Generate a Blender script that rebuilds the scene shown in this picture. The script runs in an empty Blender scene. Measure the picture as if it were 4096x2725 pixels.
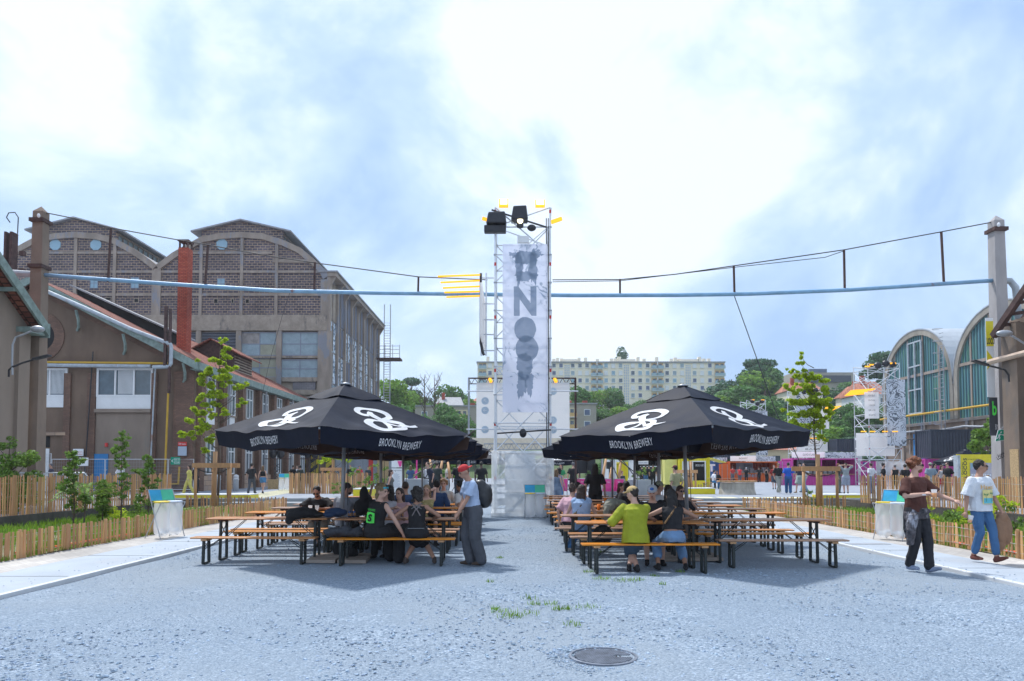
import bpy, bmesh, math, random
import numpy as np
from mathutils import Vector, Matrix, Quaternion
R = math.radians
PI = math.pi
rnd = random.Random(7)
sc = bpy.context.scene
COL = sc.collection
F = 2844.0; PITCH = R(2.5); HOR = 1880.0; CH = 1.65
CY = HOR - F * math.tan(PITCH)
cd = bpy.data.cameras.new('camera'); cam = bpy.data.objects.new('camera', cd); COL.objects.link(cam)
cam.location = (0, 0, CH); cam.rotation_euler = (R(90) + PITCH, 0, 0)
cd.sensor_width = 36; cd.lens = F * 36 / 4096; cd.shift_y = (CY - 1362.5) / 4096
cd.clip_start = .1; cd.clip_end = 3000
sc.camera = cam
sc.view_settings.view_transform = 'Standard'; sc.view_settings.look = 'None'
sc.view_settings.exposure = 0.42; sc.view_settings.gamma = 1.0
try:
 sc.cycles.use_denoising = True; sc.cycles.max_bounces = 6; sc.cycles.transparent_max_bounces = 16
 sc.cycles.diffuse_bounces = 3; sc.cycles.glossy_bounces = 2; sc.cycles.transmission_bounces = 4
except Exception: pass
SUN_DIR = Vector((-.34, .42, 1.0)).normalized()          # towards the sun (back left, high)
sl = bpy.data.lights.new('sun', 'SUN'); sl.energy = 3.3; sl.angle = R(4); sl.color = (1, .975, .94)
so = bpy.data.objects.new('sun', sl); COL.objects.link(so); so.rotation_euler = SUN_DIR.to_track_quat('Z', 'Y').to_euler()
w = bpy.data.worlds.new('World'); sc.world = w; w.use_nodes = True
nt = w.node_tree; N = nt.nodes; L = nt.links; N.clear()
wo = N.new('ShaderNodeOutputWorld'); mix = N.new('ShaderNodeMixShader')
bg1 = N.new('ShaderNodeBackground'); bg2 = N.new('ShaderNodeBackground')
sky = N.new('ShaderNodeTexSky'); sky.sky_type = 'NISHITA'; sky.sun_disc = False
sky.sun_elevation = math.asin(SUN_DIR.z); sky.sun_rotation = math.atan2(SUN_DIR.x, SUN_DIR.y)
sky.air_density = 1.2; sky.dust_density = 1.0; sky.ozone_density = 2.0
L.new(sky.outputs[0], bg1.inputs[0]); bg1.inputs[1].default_value = .15
tc = N.new('ShaderNodeTexCoord')
def wn(t, **k):
 n = N.new(t)
 for a, b in k.items(): setattr(n, a, b)
 return n
def wmath(op, a, b=None, clamp=False):
 n = wn('ShaderNodeMath', operation=op, use_clamp=clamp)
 for i, v in enumerate((a, b)):
  if v is None: continue
  if isinstance(v, (int, float)): n.inputs[i].default_value = v
  else: L.new(v, n.inputs[i])
 return n.outputs[0]
mp = wn('ShaderNodeMapping'); mp.inputs['Scale'].default_value = (1, 1, 1.35); mp.inputs['Location'].default_value = (3.1, .4, 1.7)
L.new(tc.outputs['Generated'], mp.inputs[0])
n1 = wn('ShaderNodeTexNoise'); n1.inputs['Scale'].default_value = 2.9; n1.inputs['Detail'].default_value = 9; n1.inputs['Roughness'].default_value = .57; n1.inputs['Distortion'].default_value = .35
L.new(mp.outputs[0], n1.inputs['Vector'])
n2 = wn('ShaderNodeTexNoise'); n2.inputs['Scale'].default_value = 1.1; n2.inputs['Detail'].default_value = 3
L.new(mp.outputs[0], n2.inputs['Vector'])
def lobe(px, py, ang, amp):
 u = (px - 2048) / F; v = (CY - py) / F
 d = Vector((u, math.cos(PITCH) - v * math.sin(PITCH), math.sin(PITCH) + v * math.cos(PITCH))).normalized()
 dn = wn('ShaderNodeVectorMath', operation='DOT_PRODUCT'); L.new(tc.outputs['Generated'], dn.inputs[0]); dn.inputs[1].default_value = d
 mr = wn('ShaderNodeMapRange', interpolation_type='SMOOTHSTEP'); L.new(dn.outputs['Value'], mr.inputs[0])
 mr.inputs[1].default_value = math.cos(R(ang)); mr.inputs[2].default_value = 1.0; mr.inputs[3].default_value = 0; mr.inputs[4].default_value = amp
 return mr.outputs[0]
acc = wmath('ADD', wmath('MULTIPLY', n1.outputs[0], 2.9), wmath('MULTIPLY', n2.outputs[0], .35))
for a in [(250, 650, 18, -.27), (1150, 600, 13, -.25), (100, 1150, 12, -.14), (3200, 1380, 14, -.38), (3900, 250, 18, -.10), (1700, 1500, 9, -.30), (3300, 500, 12, -.04),
   (2300, 450, 16, .12), (500, 30, 15, .24), (1700, 60, 14, .14), (3000, 950, 12, .16), (2450, 1050, 10, .12)]:
 acc = wmath('ADD', acc, lobe(*a))
cr = wn('ShaderNodeValToRGB'); L.new(wmath('SUBTRACT', acc, 1.02), cr.inputs[0])
e = cr.color_ramp.elements; e[0].position = .08; e[0].color = (.30, .455, .73, 1); e[1].position = .80; e[1].color = (.77, .86, 1.0, 1)
m = e.new(.45); m.color = (.47, .62, .86, 1)
L.new(cr.outputs[0], bg2.inputs[0]); bg2.inputs[1].default_value = 1.0
L.new(wmath('MULTIPLY', acc, 1.0, True), mix.inputs[0]); mix.inputs[0].default_value = .9
for l in list(mix.inputs[0].links): L.remove(l)
mix.inputs[0].default_value = .88
L.new(bg1.outputs[0], mix.inputs[1]); L.new(bg2.outputs[0], mix.inputs[2]); L.new(mix.outputs[0], wo.inputs[0])
def ray(px, py):
 u = (px - 2048) / F; v = (CY - py) / F
 return Vector((u, math.cos(PITCH) - v * math.sin(PITCH), math.sin(PITCH) + v * math.cos(PITCH)))
def W(px, py, d):
 r = ray(px, py); k = d / r.y; return Vector((r.x * k, d, CH + r.z * k))
def WX(px, py, X):
 r = ray(px, py); k = X / r.x; return Vector((X, r.y * k, CH + r.z * k))
def G(px, py, z=0.0):
 r = ray(px, py); k = (z - CH) / r.z; return Vector((r.x * k, r.y * k, z))
def pm(name, col, rough=.75, var=.18, scale=3.0, bump=.15, bscale=30, metal=0.0, alpha=None, emis=None, estr=1.0,
  col2=None, island=0.0, trans=0.0, spec=.5, streak=0.0, stain=None):
 if name in bpy.data.materials: return bpy.data.materials[name]
 m = bpy.data.materials.new(name); m.use_nodes = True
 n = m.node_tree.nodes; l = m.node_tree.links; b = n['Principled BSDF']
 b.inputs['Roughness'].default_value = rough; b.inputs['Metallic'].default_value = metal
 b.inputs['Specular IOR Level'].default_value = spec
 if len(col) == 3: col = (*col, 1)
 tc = n.new('ShaderNodeTexCoord')
 c2 = col2 if col2 else tuple(c * (1 - var) for c in col[:3])
 c2 = (*c2[:3], 1)
 no = n.new('ShaderNodeTexNoise'); no.inputs['Scale'].default_value = scale; no.inputs['Detail'].default_value = 6; no.inputs['Roughness'].default_value = .62
 if streak:
  mp = n.new('ShaderNodeMapping'); mp.inputs['Scale'].default_value = (1, 1, 1 / (1 + streak)); l.new(tc.outputs['Object'], mp.inputs[0]); l.new(mp.outputs[0], no.inputs['Vector'])
 else: l.new(tc.outputs['Object'], no.inputs['Vector'])
 rp = n.new('ShaderNodeMapRange'); rp.inputs[1].default_value = .35; rp.inputs[2].default_value = .65; l.new(no.outputs[0], rp.inputs[0])
 mx = n.new('ShaderNodeMix'); mx.data_type = 'RGBA'; mx.inputs[6].default_value = col; mx.inputs[7].default_value = c2
 l.new(rp.outputs[0], mx.inputs[0]); out = mx.outputs[2]
 if stain:
  n3 = n.new('ShaderNodeTexNoise'); n3.inputs['Scale'].default_value = stain[1]; n3.inputs['Detail'].default_value = 8; n3.inputs['Roughness'].default_value = .7
  mp3 = n.new('ShaderNodeMapping'); mp3.inputs['Scale'].default_value = (1, 1, .35); l.new(tc.outputs['Object'], mp3.inputs[0]); l.new(mp3.outputs[0], n3.inputs['Vector'])
  r3 = n.new('ShaderNodeMapRange'); r3.inputs[1].default_value = stain[2]; r3.inputs[2].default_value = stain[2] + .08; l.new(n3.outputs[0], r3.inputs[0])
  m3 = n.new('ShaderNodeMix'); m3.data_type = 'RGBA'; l.new(out, m3.inputs[6]); m3.inputs[7].default_value = (*stain[0], 1); l.new(r3.outputs[0], m3.inputs[0]); out = m3.outputs[2]
 if island:
  ge = n.new('ShaderNodeNewGeometry'); hs = n.new('ShaderNodeHueSaturation')
  r2 = n.new('ShaderNodeMapRange'); r2.inputs[3].default_value = 1 - island; r2.inputs[4].default_value = 1 + island; l.new(ge.outputs['Random Per Island'], r2.inputs[0])
  l.new(r2.outputs[0], hs.inputs['Value']); l.new(out, hs.inputs['Color'])
  r4 = n.new('ShaderNodeMath'); r4.operation = 'PINGPONG'; r4.inputs[1].default_value = .13; l.new(ge.outputs['Random Per Island'], r4.inputs[0])
  r5 = n.new('ShaderNodeMapRange'); r5.inputs[1].default_value = 0; r5.inputs[2].default_value = .13; r5.inputs[3].default_value = .5 - .035 * island; r5.inputs[4].default_value = .5 + .035 * island
  l.new(r4.outputs[0], r5.inputs[0]); l.new(r5.outputs[0], hs.inputs['Hue']); out = hs.outputs[0]
 l.new(out, b.inputs['Base Color'])
 if bump:
  nb = n.new('ShaderNodeTexNoise'); nb.inputs['Scale'].default_value = bscale; nb.inputs['Detail'].default_value = 5
  l.new(tc.outputs['Object'], nb.inputs['Vector'])
  bu = n.new('ShaderNodeBump'); bu.inputs['Strength'].default_value = bump; bu.inputs['Distance'].default_value = .02 if bscale > 8 else .08
  l.new(nb.outputs[0], bu.inputs['Height']); l.new(bu.outputs[0], b.inputs['Normal'])
 if emis: b.inputs['Emission Color'].default_value = (*emis, 1); b.inputs['Emission Strength'].default_value = estr
 if alpha is not None: b.inputs['Alpha'].default_value = alpha
 if trans:
  tr = n.new('ShaderNodeBsdfTranslucent'); l.new(out, tr.inputs[0]); ms = n.new('ShaderNodeMixShader'); ms.inputs[0].default_value = trans
  l.new(b.outputs[0], ms.inputs[1]); l.new(tr.outputs[0], ms.inputs[2]); l.new(ms.outputs[0], n['Material Output'].inputs[0])
 return m
def brick_mat(name, c1, c2, mortar, bw, rh, ms, plane='xz', rough=.9, bump=.6, offset=.5, sq=1.0, stain=None):
 m = bpy.data.materials.new(name); m.use_nodes = True; n = m.node_tree.nodes; l = m.node_tree.links; b = n['Principled BSDF']
 b.inputs['Roughness'].default_value = rough
 tc = n.new('ShaderNodeTexCoord'); sx = n.new('ShaderNodeSeparateXYZ'); cx = n.new('ShaderNodeCombineXYZ'); l.new(tc.outputs['Object'], sx.inputs[0])
 if plane == 'auto':      # x+y so that both wall directions carry the courses
  ad = n.new('ShaderNodeMath'); ad.operation = 'ADD'; l.new(sx.outputs[0], ad.inputs[0]); l.new(sx.outputs[1], ad.inputs[1]); l.new(ad.outputs[0], cx.inputs[0]); l.new(sx.outputs[2], cx.inputs[1])
 else:
  l.new(sx.outputs['xyz'.index(plane[0])], cx.inputs[0]); l.new(sx.outputs['xyz'.index(plane[1])], cx.inputs[1])
 nz = n.new('ShaderNodeTexNoise'); nz.inputs['Scale'].default_value = 1.7 / bw; nz.inputs['Detail'].default_value = 3; l.new(cx.outputs[0], nz.inputs['Vector'])
 vm = n.new('ShaderNodeVectorMath'); vm.operation = 'MULTIPLY_ADD'; vm.inputs[1].default_value = (ms * 1.6,) * 3; l.new(nz.outputs['Color'], vm.inputs[0]); l.new(cx.outputs[0], vm.inputs[2])
 br = n.new('ShaderNodeTexBrick'); l.new(vm.outputs[0], br.inputs['Vector']); br.offset = offset; br.squash = sq
 br.inputs['Color1'].default_value = (*c1, 1); br.inputs['Color2'].default_value = (*c2, 1); br.inputs['Mortar'].default_value = (*mortar, 1)
 br.inputs['Scale'].default_value = 1; br.inputs['Mortar Size'].default_value = ms; br.inputs['Mortar Smooth'].default_value = .3
 br.inputs['Brick Width'].default_value = bw; br.inputs['Row Height'].default_value = rh; br.inputs['Bias'].default_value = -.1
 n2 = n.new('ShaderNodeTexNoise'); n2.inputs['Scale'].default_value = .35; n2.inputs['Detail'].default_value = 8; l.new(tc.outputs['Object'], n2.inputs['Vector'])
 r = n.new('ShaderNodeMapRange'); r.inputs[1].default_value = .3; r.inputs[2].default_value = .7; r.inputs[3].default_value = .7; r.inputs[4].default_value = 1.25; l.new(n2.outputs[0], r.inputs[0])
 hs = n.new('ShaderNodeHueSaturation'); l.new(r.outputs[0], hs.inputs['Value']); l.new(br.outputs[0], hs.inputs['Color']); l.new(hs.outputs[0], b.inputs['Base Color'])
 bu = n.new('ShaderNodeBump'); bu.inputs['Strength'].default_value = bump; bu.inputs['Distance'].default_value = ms; bu.invert = True; l.new(br.outputs['Fac'], bu.inputs['Height']); l.new(bu.outputs[0], b.inputs['Normal'])
 return m
class MB:
 def __init__(s): s.v = []; s.f = []
 def add(s, vs, fs):
  o = len(s.v); s.v += [tuple(v) for v in vs]; s.f += [tuple(i + o for i in f) for f in fs]; return s
 def box(s, x0, x1, y0, y1, z0, z1):
  return s.add([(x0, y0, z0), (x1, y0, z0), (x1, y1, z0), (x0, y1, z0), (x0, y0, z1), (x1, y0, z1), (x1, y1, z1), (x0, y1, z1)],
      [(0, 3, 2, 1), (4, 5, 6, 7), (0, 1, 5, 4), (1, 2, 6, 5), (2, 3, 7, 6), (3, 0, 4, 7)])
 def beam(s, a, b, w, h=None, up=(0, 0, 1), w2=None):
  a = Vector(a); b = Vector(b); h = h or w; d = (b - a)
  if d.length < 1e-6: return s
  d.normalize(); u = Vector(up)
  if abs(d.dot(u)) > .98: u = Vector((0, 1, 0))
  x = d.cross(u).normalized(); z = x.cross(d).normalized(); w2 = w2 or w
  vs = []
  for p, ww in ((a, w), (b, w2)):
   for i, j in ((-1, -1), (1, -1), (1, 1), (-1, 1)): vs.append(p + x * (i * ww / 2) + z * (j * h / 2 * ww / w))
  return s.add(vs, [(0, 1, 2, 3), (7, 6, 5, 4), (0, 4, 5, 1), (1, 5, 6, 2), (2, 6, 7, 3), (3, 7, 4, 0)])
 def tube(s, a, b, r, n=8, r2=None):
  return s.path([a, b], [r, r if r2 is None else r2], n)
 def path(s, pts, r, n=6, cap=True):
  pts = [Vector(p) for p in pts]; k = len(pts)
  rs = r if isinstance(r, (list, tuple)) else [r] * k
  vs = []; fs = []; px = None
  for i, p in enumerate(pts):
   d = (pts[min(i + 1, k - 1)] - pts[max(i - 1, 0)])
   d = d.normalized() if d.length > 1e-9 else Vector((0, 0, 1))
   if px is None:
    u = Vector((0, 0, 1)) if abs(d.z) < .9 else Vector((0, 1, 0)); x = d.cross(u).normalized()
   else:
    x = px - d * px.dot(d); x = x.normalized() if x.length > 1e-6 else d.orthogonal().normalized()
   px = x; y = d.cross(x)
   for j in range(n):
    t = 2 * PI * j / n; vs.append(p + (x * math.cos(t) + y * math.sin(t)) * rs[i])
  for i in range(k - 1):
   for j in range(n):
    j2 = (j + 1) % n; fs.append((i * n + j, i * n + j2, (i + 1) * n + j2, (i + 1) * n + j))
  if cap: fs.append(tuple(reversed(range(n)))); fs.append(tuple((k - 1) * n + j for j in range(n)))
  return s.add(vs, fs)
 def prism(s, poly, axis, a, b):      # poly of 2-D points in the plane normal to axis
  def m(p, t): return {'x': (t, p[0], p[1]), 'y': (p[0], t, p[1]), 'z': (p[0], p[1], t)}[axis]
  n = len(poly); vs = [m(p, a) for p in poly] + [m(p, b) for p in poly]
  return s.add(vs, [tuple(range(n)), tuple(reversed(range(n, 2 * n)))] + [(i, i + n, (i + 1) % n + n, (i + 1) % n) for i in range(n)])
 def lathe(s, prof, n=16, c=(0, 0, 0)):
  vs = [(c[0] + r * math.cos(2 * PI * j / n), c[1] + r * math.sin(2 * PI * j / n), c[2] + z) for r, z in prof for j in range(n)]
  k = len(prof); fs = [(i * n + j, i * n + (j + 1) % n, (i + 1) * n + (j + 1) % n, (i + 1) * n + j) for i in range(k - 1) for j in range(n)]
  fs += [tuple(reversed(range(n))), tuple((k - 1) * n + j for j in range(n))]
  return s.add(vs, fs)
 def ell(s, c, r, n=10, m=7, rot=None):
  c = Vector(c); vs = []; q = rot
  for i in range(m + 1):
   t = PI * (i + .02) / (m + .04)
   for j in range(n):
    p = 2 * PI * j / n; v = Vector((r[0] * math.sin(t) * math.cos(p), r[1] * math.sin(t) * math.sin(p), r[2] * math.cos(t)))
    if q: v = q @ v
    vs.append(c + v)
  fs = [(i * n + j, (i + 1) * n + j, (i + 1) * n + (j + 1) % n, i * n + (j + 1) % n) for i in range(m) for j in range(n)]
  fs += [tuple(range(n)), tuple(reversed(range(m * n, m * n + n)))]
  return s.add(vs, fs)
 def quad(s, a, b, c, d): return s.add([a, b, c, d], [(0, 1, 2, 3)])
 def wall(s, poly, holes, axis, a, b): pass
 def mesh(s, name):
  me = bpy.data.meshes.new(name); me.from_pydata([tuple(v) for v in s.v], [], s.f); me.update(); return me
 def build(s, name, mat, parent=None, world=False, smooth=False, bevel=0, loc=None):
  me = s.mesh(name)
  if world and parent is not None:
   off = parent['_w'] if '_w' in parent else (0, 0, 0)
   me.transform(Matrix.Translation(-Vector(off)))
  if world and parent is None:
   bb = np.array(s.v); c = Vector(((bb[:, 0].min() + bb[:, 0].max()) / 2, (bb[:, 1].min() + bb[:, 1].max()) / 2, bb[:, 2].min()))
   me.transform(Matrix.Translation(-c)); loc = c
  if mat: me.materials.append(mat)
  if smooth:
   me.polygons.foreach_set('use_smooth', [True] * len(me.polygons))
  o = bpy.data.objects.new(name, me); COL.objects.link(o)
  if parent is not None: o.parent = parent; o['_w'] = tuple(parent['_w']) if '_w' in parent else (0, 0, 0)
  else: o['_w'] = tuple(loc) if loc is not None else (0, 0, 0)
  if loc is not None: o.location = loc
  if bevel:
   md = o.modifiers.new('bevel', 'BEVEL'); md.width = bevel; md.segments = 2; md.limit_method = 'ANGLE'
  return o
def tag(o, label=None, cat=None, group=None, kind=None):
 if label: o['label'] = label
 if cat: o['category'] = cat
 if group: o['group'] = group
 if kind: o['kind'] = kind
 return o
def thing(name, label, cat, loc=(0, 0, 0), rotz=0, group=None):
 o = bpy.data.objects.new(name, None); COL.objects.link(o); o.empty_display_size = .2
 o.location = loc; o.rotation_euler = (0, 0, rotz); o['_w'] = tuple(loc)
 return tag(o, label, cat, group)
def kids(o): return [c for c in bpy.data.objects if c.parent == o]
CH_CACHE = {}
def copy_tree(o, label=None, loc=None, rotz=None, scale=None, group=None):
 if o.name not in CH_CACHE:
  CH_CACHE[o.name] = [(c, [g for g in kids(c)]) for c in kids(o)]
 r = o.copy(); COL.objects.link(r)
 if loc is not None: r.location = loc
 if rotz is not None: r.rotation_euler = (0, 0, rotz)
 if scale is not None: r.scale = scale if hasattr(scale, '__len__') else (scale,) * 3
 if label: r['label'] = label
 if group: r['group'] = group
 for c, gs in CH_CACHE[o.name]:
  k = c.copy(); COL.objects.link(k); k.parent = r
  for g in gs: q = g.copy(); COL.objects.link(q); q.parent = k
 return r
ORD = ['first', 'second', 'third', 'fourth', 'fifth', 'sixth', 'seventh', 'eighth', 'ninth', 'tenth', 'eleventh', 'twelfth', 'thirteenth', 'fourteenth', 'fifteenth', 'sixteenth', 'seventeenth', 'eighteenth', 'nineteenth', 'twentieth'] + ['twenty-%s' % a for a in ('first', 'second', 'third', 'fourth', 'fifth', 'sixth', 'seventh', 'eighth', 'ninth')]
TXT = {}
def text_mesh(s, bold=.0):
 if (s, bold) in TXT: return TXT[(s, bold)]
 cu = bpy.data.curves.new('t', 'FONT'); cu.body = s; cu.offset = bold; cu.space_character = 1.13; cu.resolution_u = 3; cu.align_x = 'CENTER'; cu.align_y = 'CENTER'
 o = bpy.data.objects.new('t', cu); COL.objects.link(o)
 me = bpy.data.meshes.new_from_object(o.evaluated_get(bpy.context.evaluated_depsgraph_get()))
 vs = [Vector(v.co) for v in me.vertices]; fs = [tuple(p.vertices) for p in me.polygons]
 bpy.data.objects.remove(o)
 if not vs: vs = [Vector((0, 0, 0))]
 x0 = min(v.x for v in vs); x1 = max(v.x for v in vs); y0 = min(v.y for v in vs); y1 = max(v.y for v in vs)
 vs = [((v.x - (x0 + x1) / 2) / max(x1 - x0, 1e-3), (v.y - (y0 + y1) / 2) / max(y1 - y0, 1e-3)) for v in vs]
 TXT[(s, bold)] = (vs, fs); return TXT[(s, bold)]
def put_text(s, name, mat, parent, c, w, h, ux=(1, 0, 0), uy=(0, 0, 1), bold=.0, world=False, mb=None, off=.004):
 vs, fs = text_mesh(s, bold); c = Vector(c); ux = Vector(ux).normalized(); uy = Vector(uy).normalized(); nn = ux.cross(uy) * off
 b = mb or MB(); b.add([c + nn + ux * (x * w) + uy * (y * h) for x, y in vs], fs)
 if mb is None: return b.build(name, mat, parent, world)
 return b
M = {}
M['concrete'] = pm('concrete', (.60, .62, .64), .85, .12, 1.2, .2, 60)
M['path'] = pm('path_concrete', (.38, .43, .49), .8, .16, .8, .15, 80, stain=((.35, .38, .42), .6, .56))
M['wallc'] = pm('grey_concrete', (.30, .33, .36), .85, .15, 1.5, .15, 40)
M['darkconc'] = pm('old_wall', (.10, .095, .09), .95, .4, 2.5, .4, 12)
M['asphalt'] = pm('asphalt', (.27, .30, .35), .9, .15, .5, .3, 90, stain=((.36, .38, .41), .5, .55))
M['fconc'] = pm('frame_concrete', (.36, .30, .25), .9, .35, .9, .3, 12, streak=2, stain=((.24, .25, .28), .7, .53))
M['bandconc'] = pm('board_concrete', (.38, .32, .26), .9, .3, 1.5, .3, 8, stain=((.16, .14, .13), .6, .56))
M['blocks'] = brick_mat('clinker_blocks', (.07, .062, .08), (.14, .12, .14), (.38, .28, .20), .56, .27, .034)
M['brick'] = brick_mat('red_brick', (.38, .06, .035), (.50, .11, .06), (.12, .035, .025), .26, .1, .016, 'auto')
M['oldbrick'] = brick_mat('old_brick', (.16, .09, .065), (.23, .125, .085), (.10, .075, .06), .24, .08, .012, 'auto')
M['bwork'] = brick_mat('grey_blockwork', (.20, .19, .21), (.25, .24, .25), (.14, .13, .14), .5, .2, .012)
M['stone'] = brick_mat('stone_plinth', (.42, .29, .20), (.36, .27, .22), (.20, .15, .12), .7, .35, .02, 'auto')
M['plaster'] = pm('brown_plaster', (.20, .138, .10), .95, .35, .5, .35, 14, streak=1, stain=((.24, .18, .13), .35, .58))
M['plaster2'] = pm('beige_plaster', (.29, .23, .185), .95, .25, .6, .2, 20, streak=2, stain=((.22, .2, .17), .5, .62))
M['rough'] = pm('roughcast', (.27, .205, .16), .95, .35, .8, .6, 20, streak=1, stain=((.16, .135, .12), .6, .6))
M['trimgreen'] = pm('weathered_green_trim', (.25, .33, .30), .7, .4, 3, .2, 25)
M['tiles'] = brick_mat('clay_tiles', (.22, .065, .045), (.33, .12, .075), (.09, .03, .02), .22, .3, .03, 'yx', bump=1)
M['tiles2'] = brick_mat('far_roof_tiles', (.40, .15, .10), (.50, .22, .15), (.25, .1, .07), .35, .5, .04, 'xy', bump=.5)
M['felt'] = pm('roof_sheet', (.33, .34, .36), .7, .3, 2, .2, 20)
M['black'] = pm('black_void', (.012, .012, .014), .9, .2, 2, 0)
M['glass'] = pm('window_glass', (.07, .11, .14), .12, .5, 1.2, 0, spec=1)
M['paleglass'] = pm('frosted_pane', (.30, .40, .45), .45, .25, 1.5, .05, 10)
M['yelpane'] = pm('yellowed_pane', (.36, .36, .27), .55, .2, 1.5, .05, 10)
M['rustpane'] = pm('stained_panel', (.36, .33, .31), .7, .4, 1.5, .1, 10)
M['blueglass'] = pm('blue_pane', (.27, .44, .54), .4, .15, 1.0, 0)
M['whitepaint'] = pm('white_paint', (.75, .77, .78), .5, .08, 2, .03, 30)
M['louvre'] = pm('louvre_metal', (.24, .27, .34), .5, .15, 2, .1, 10)
M['metal'] = pm('galvanised', (.74, .78, .82), .4, .12, 6, .05, 40, metal=.35)
M['steel'] = pm('dull_steel', (.42, .44, .47), .45, .2, 6, .05, 40, metal=.5)
M['rust'] = pm('rusty_iron', (.10, .055, .05), .85, .5, 5, .3, 25)
M['cable'] = pm('cable_black', (.03, .03, .035), .6, .2, 5, 0)
M['bluepipe'] = pm('blue_pipe', (.26, .47, .68), .45, .25, 2.5, .1, 20, stain=((.22, .075, .04), 1.1, .61))
M['whitepipe'] = pm('peeling_pipe', (.46, .52, .57), .55, .3, 3, .1, 20, stain=((.30, .15, .09), 1.8, .58))
M['yelpipe'] = pm('yellow_pipe', (.60, .36, .03), .5, .2, 2, .05, 20)
M['orange'] = pm('orange_container', (.80, .15, .02), .5, .12, 2, .05, 20)
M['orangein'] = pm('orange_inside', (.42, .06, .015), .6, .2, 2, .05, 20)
M['magenta'] = pm('magenta_container', (.62, .06, .36), .5, .12, 2, .05, 20)
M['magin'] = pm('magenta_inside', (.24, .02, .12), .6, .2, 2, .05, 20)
M['yellow'] = pm('yellow_container', (.78, .66, .02), .5, .1, 2, .05, 20)
M['paleyel'] = pm('pale_yellow', (.70, .68, .20), .5, .1, 2, .05, 20)
M['darkcont'] = pm('anthracite_container', (.055, .066, .095), .55, .2, 2, .05, 20)
M['navy'] = pm('navy_container', (.02, .10, .30), .5, .2, 2, .05, 20)
M['wood'] = pm('fresh_timber', (.58, .33, .16), .7, .35, 4, .2, 30, streak=8)
M['picket'] = pm('chestnut_picket', (.62, .35, .16), .8, .3, 3, .2, 40, island=.36, streak=5)
M['osb'] = pm('chipboard', (.60, .42, .22), .8, .45, 22, .2, 60)
M['table'] = pm('varnished_spruce', (.56, .24, .085), .42, .28, 5, .1, 30, stain=((.34, .20, .13), 5, .6))
M['bench'] = pm('bench_spruce', (.62, .25, .06), .4, .28, 5, .1, 30, stain=((.30, .20, .14), 6, .63))
M['legs'] = pm('dark_green_steel', (.010, .017, .017), .45, .3, 10, .05, 40)
M['white'] = pm('white_sheet', (.80, .82, .84), .6, .04, 2, .02, 30)
M['print'] = pm('white_print', (.86, .87, .92), .6, .03, 2, 0, trans=.35)
M['greyprint'] = pm('grey_print', (.42, .50, .60), .6, .1, 2, 0)
M['dark'] = pm('dark_print', (.03, .035, .045), .6, .1, 2, 0)
M['red'] = pm('red_paint', (.62, .035, .03), .5, .1, 3, 0)
M['blue'] = pm('blue_door_paint', (.02, .20, .48), .5, .15, 3, .05, 20)
M['green'] = pm('sign_green', (.0, .30, .17), .5, .05, 3, 0)
M['neon'] = pm('acid_green', (.10, .85, .10), .6, .1, 3, 0)
M['pink'] = pm('hot_pink', (.80, .07, .32), .6, .1, 3, 0)
M['lampy'] = pm('lit_amber', (.8, .4, .02), .5, .1, 3, 0, emis=(1, .42, .01), estr=.9)
M['lampw'] = pm('lit_warm_white', (1, .9, .6), .5, .1, 3, 0, emis=(1, .88, .55), estr=3)
M['cream'] = pm('cream_render', (.84, .77, .62), .85, .06, .3, .05, 3)
M['creamside'] = M['cream']
M['balc'] = pm('balcony_blue', (.30, .44, .50), .5, .1, 1, 0)
M['ochre'] = pm('ochre_wall', (.66, .44, .20), .8, .1, 1, 0)
M['grender'] = pm('grey_render', (.38, .35, .30), .9, .15, .3, .05, 3)
M['bark'] = pm('bark', (.13, .10, .08), .95, .3, 6, .5, 20)
M['leafhi'] = pm('young_leaves', (.46, .60, .035), .6, .2, .8, 0, island=.35, trans=.6)
M['leafmid'] = pm('shrub_leaves', (.18, .31, .05), .6, .3, .8, 0, island=.5, trans=.35)
M['leafdark'] = pm('dark_leaves', (.045, .11, .02), .6, .3, .8, 0, island=.5, trans=.3)
M['treeA'] = pm('hill_leaves_bright', (.20, .36, .05), .7, .4, .12, 0, island=.45, trans=.4)
M['treeB'] = pm('hill_leaves_mid', (.12, .26, .07), .7, .4, .12, 0, island=.45, trans=.4)
M['treeC'] = pm('hill_leaves_dark', (.065, .16, .075), .7, .4, .12, 0, island=.45, trans=.3)
M['grass'] = pm('grass_blades', (.20, .36, .03), .7, .3, 1, 0, island=.4, trans=.4)
M['soil'] = pm('bed_soil', (.17, .19, .08), .95, .5, 1.6, .6, 12, col2=(.20, .15, .11))
M['hill'] = pm('hill_ground', (.08, .13, .04), .95, .4, .05, .3, 1)
def grid_sheet(name, x0, x1, y0, y1, nx, ny, zf, mat):
 xs = np.linspace(x0, x1, nx + 1); ys = np.linspace(y0, y1, ny + 1)
 vs = [(x, y, zf(x, y)) for y in ys for x in xs]
 fs = [(j * (nx + 1) + i, j * (nx + 1) + i + 1, (j + 1) * (nx + 1) + i + 1, (j + 1) * (nx + 1) + i) for j in range(ny) for i in range(nx)]
 o = MB().add(vs, fs).build(name, mat, smooth=True); o['kind'] = 'structure'; return o
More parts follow.
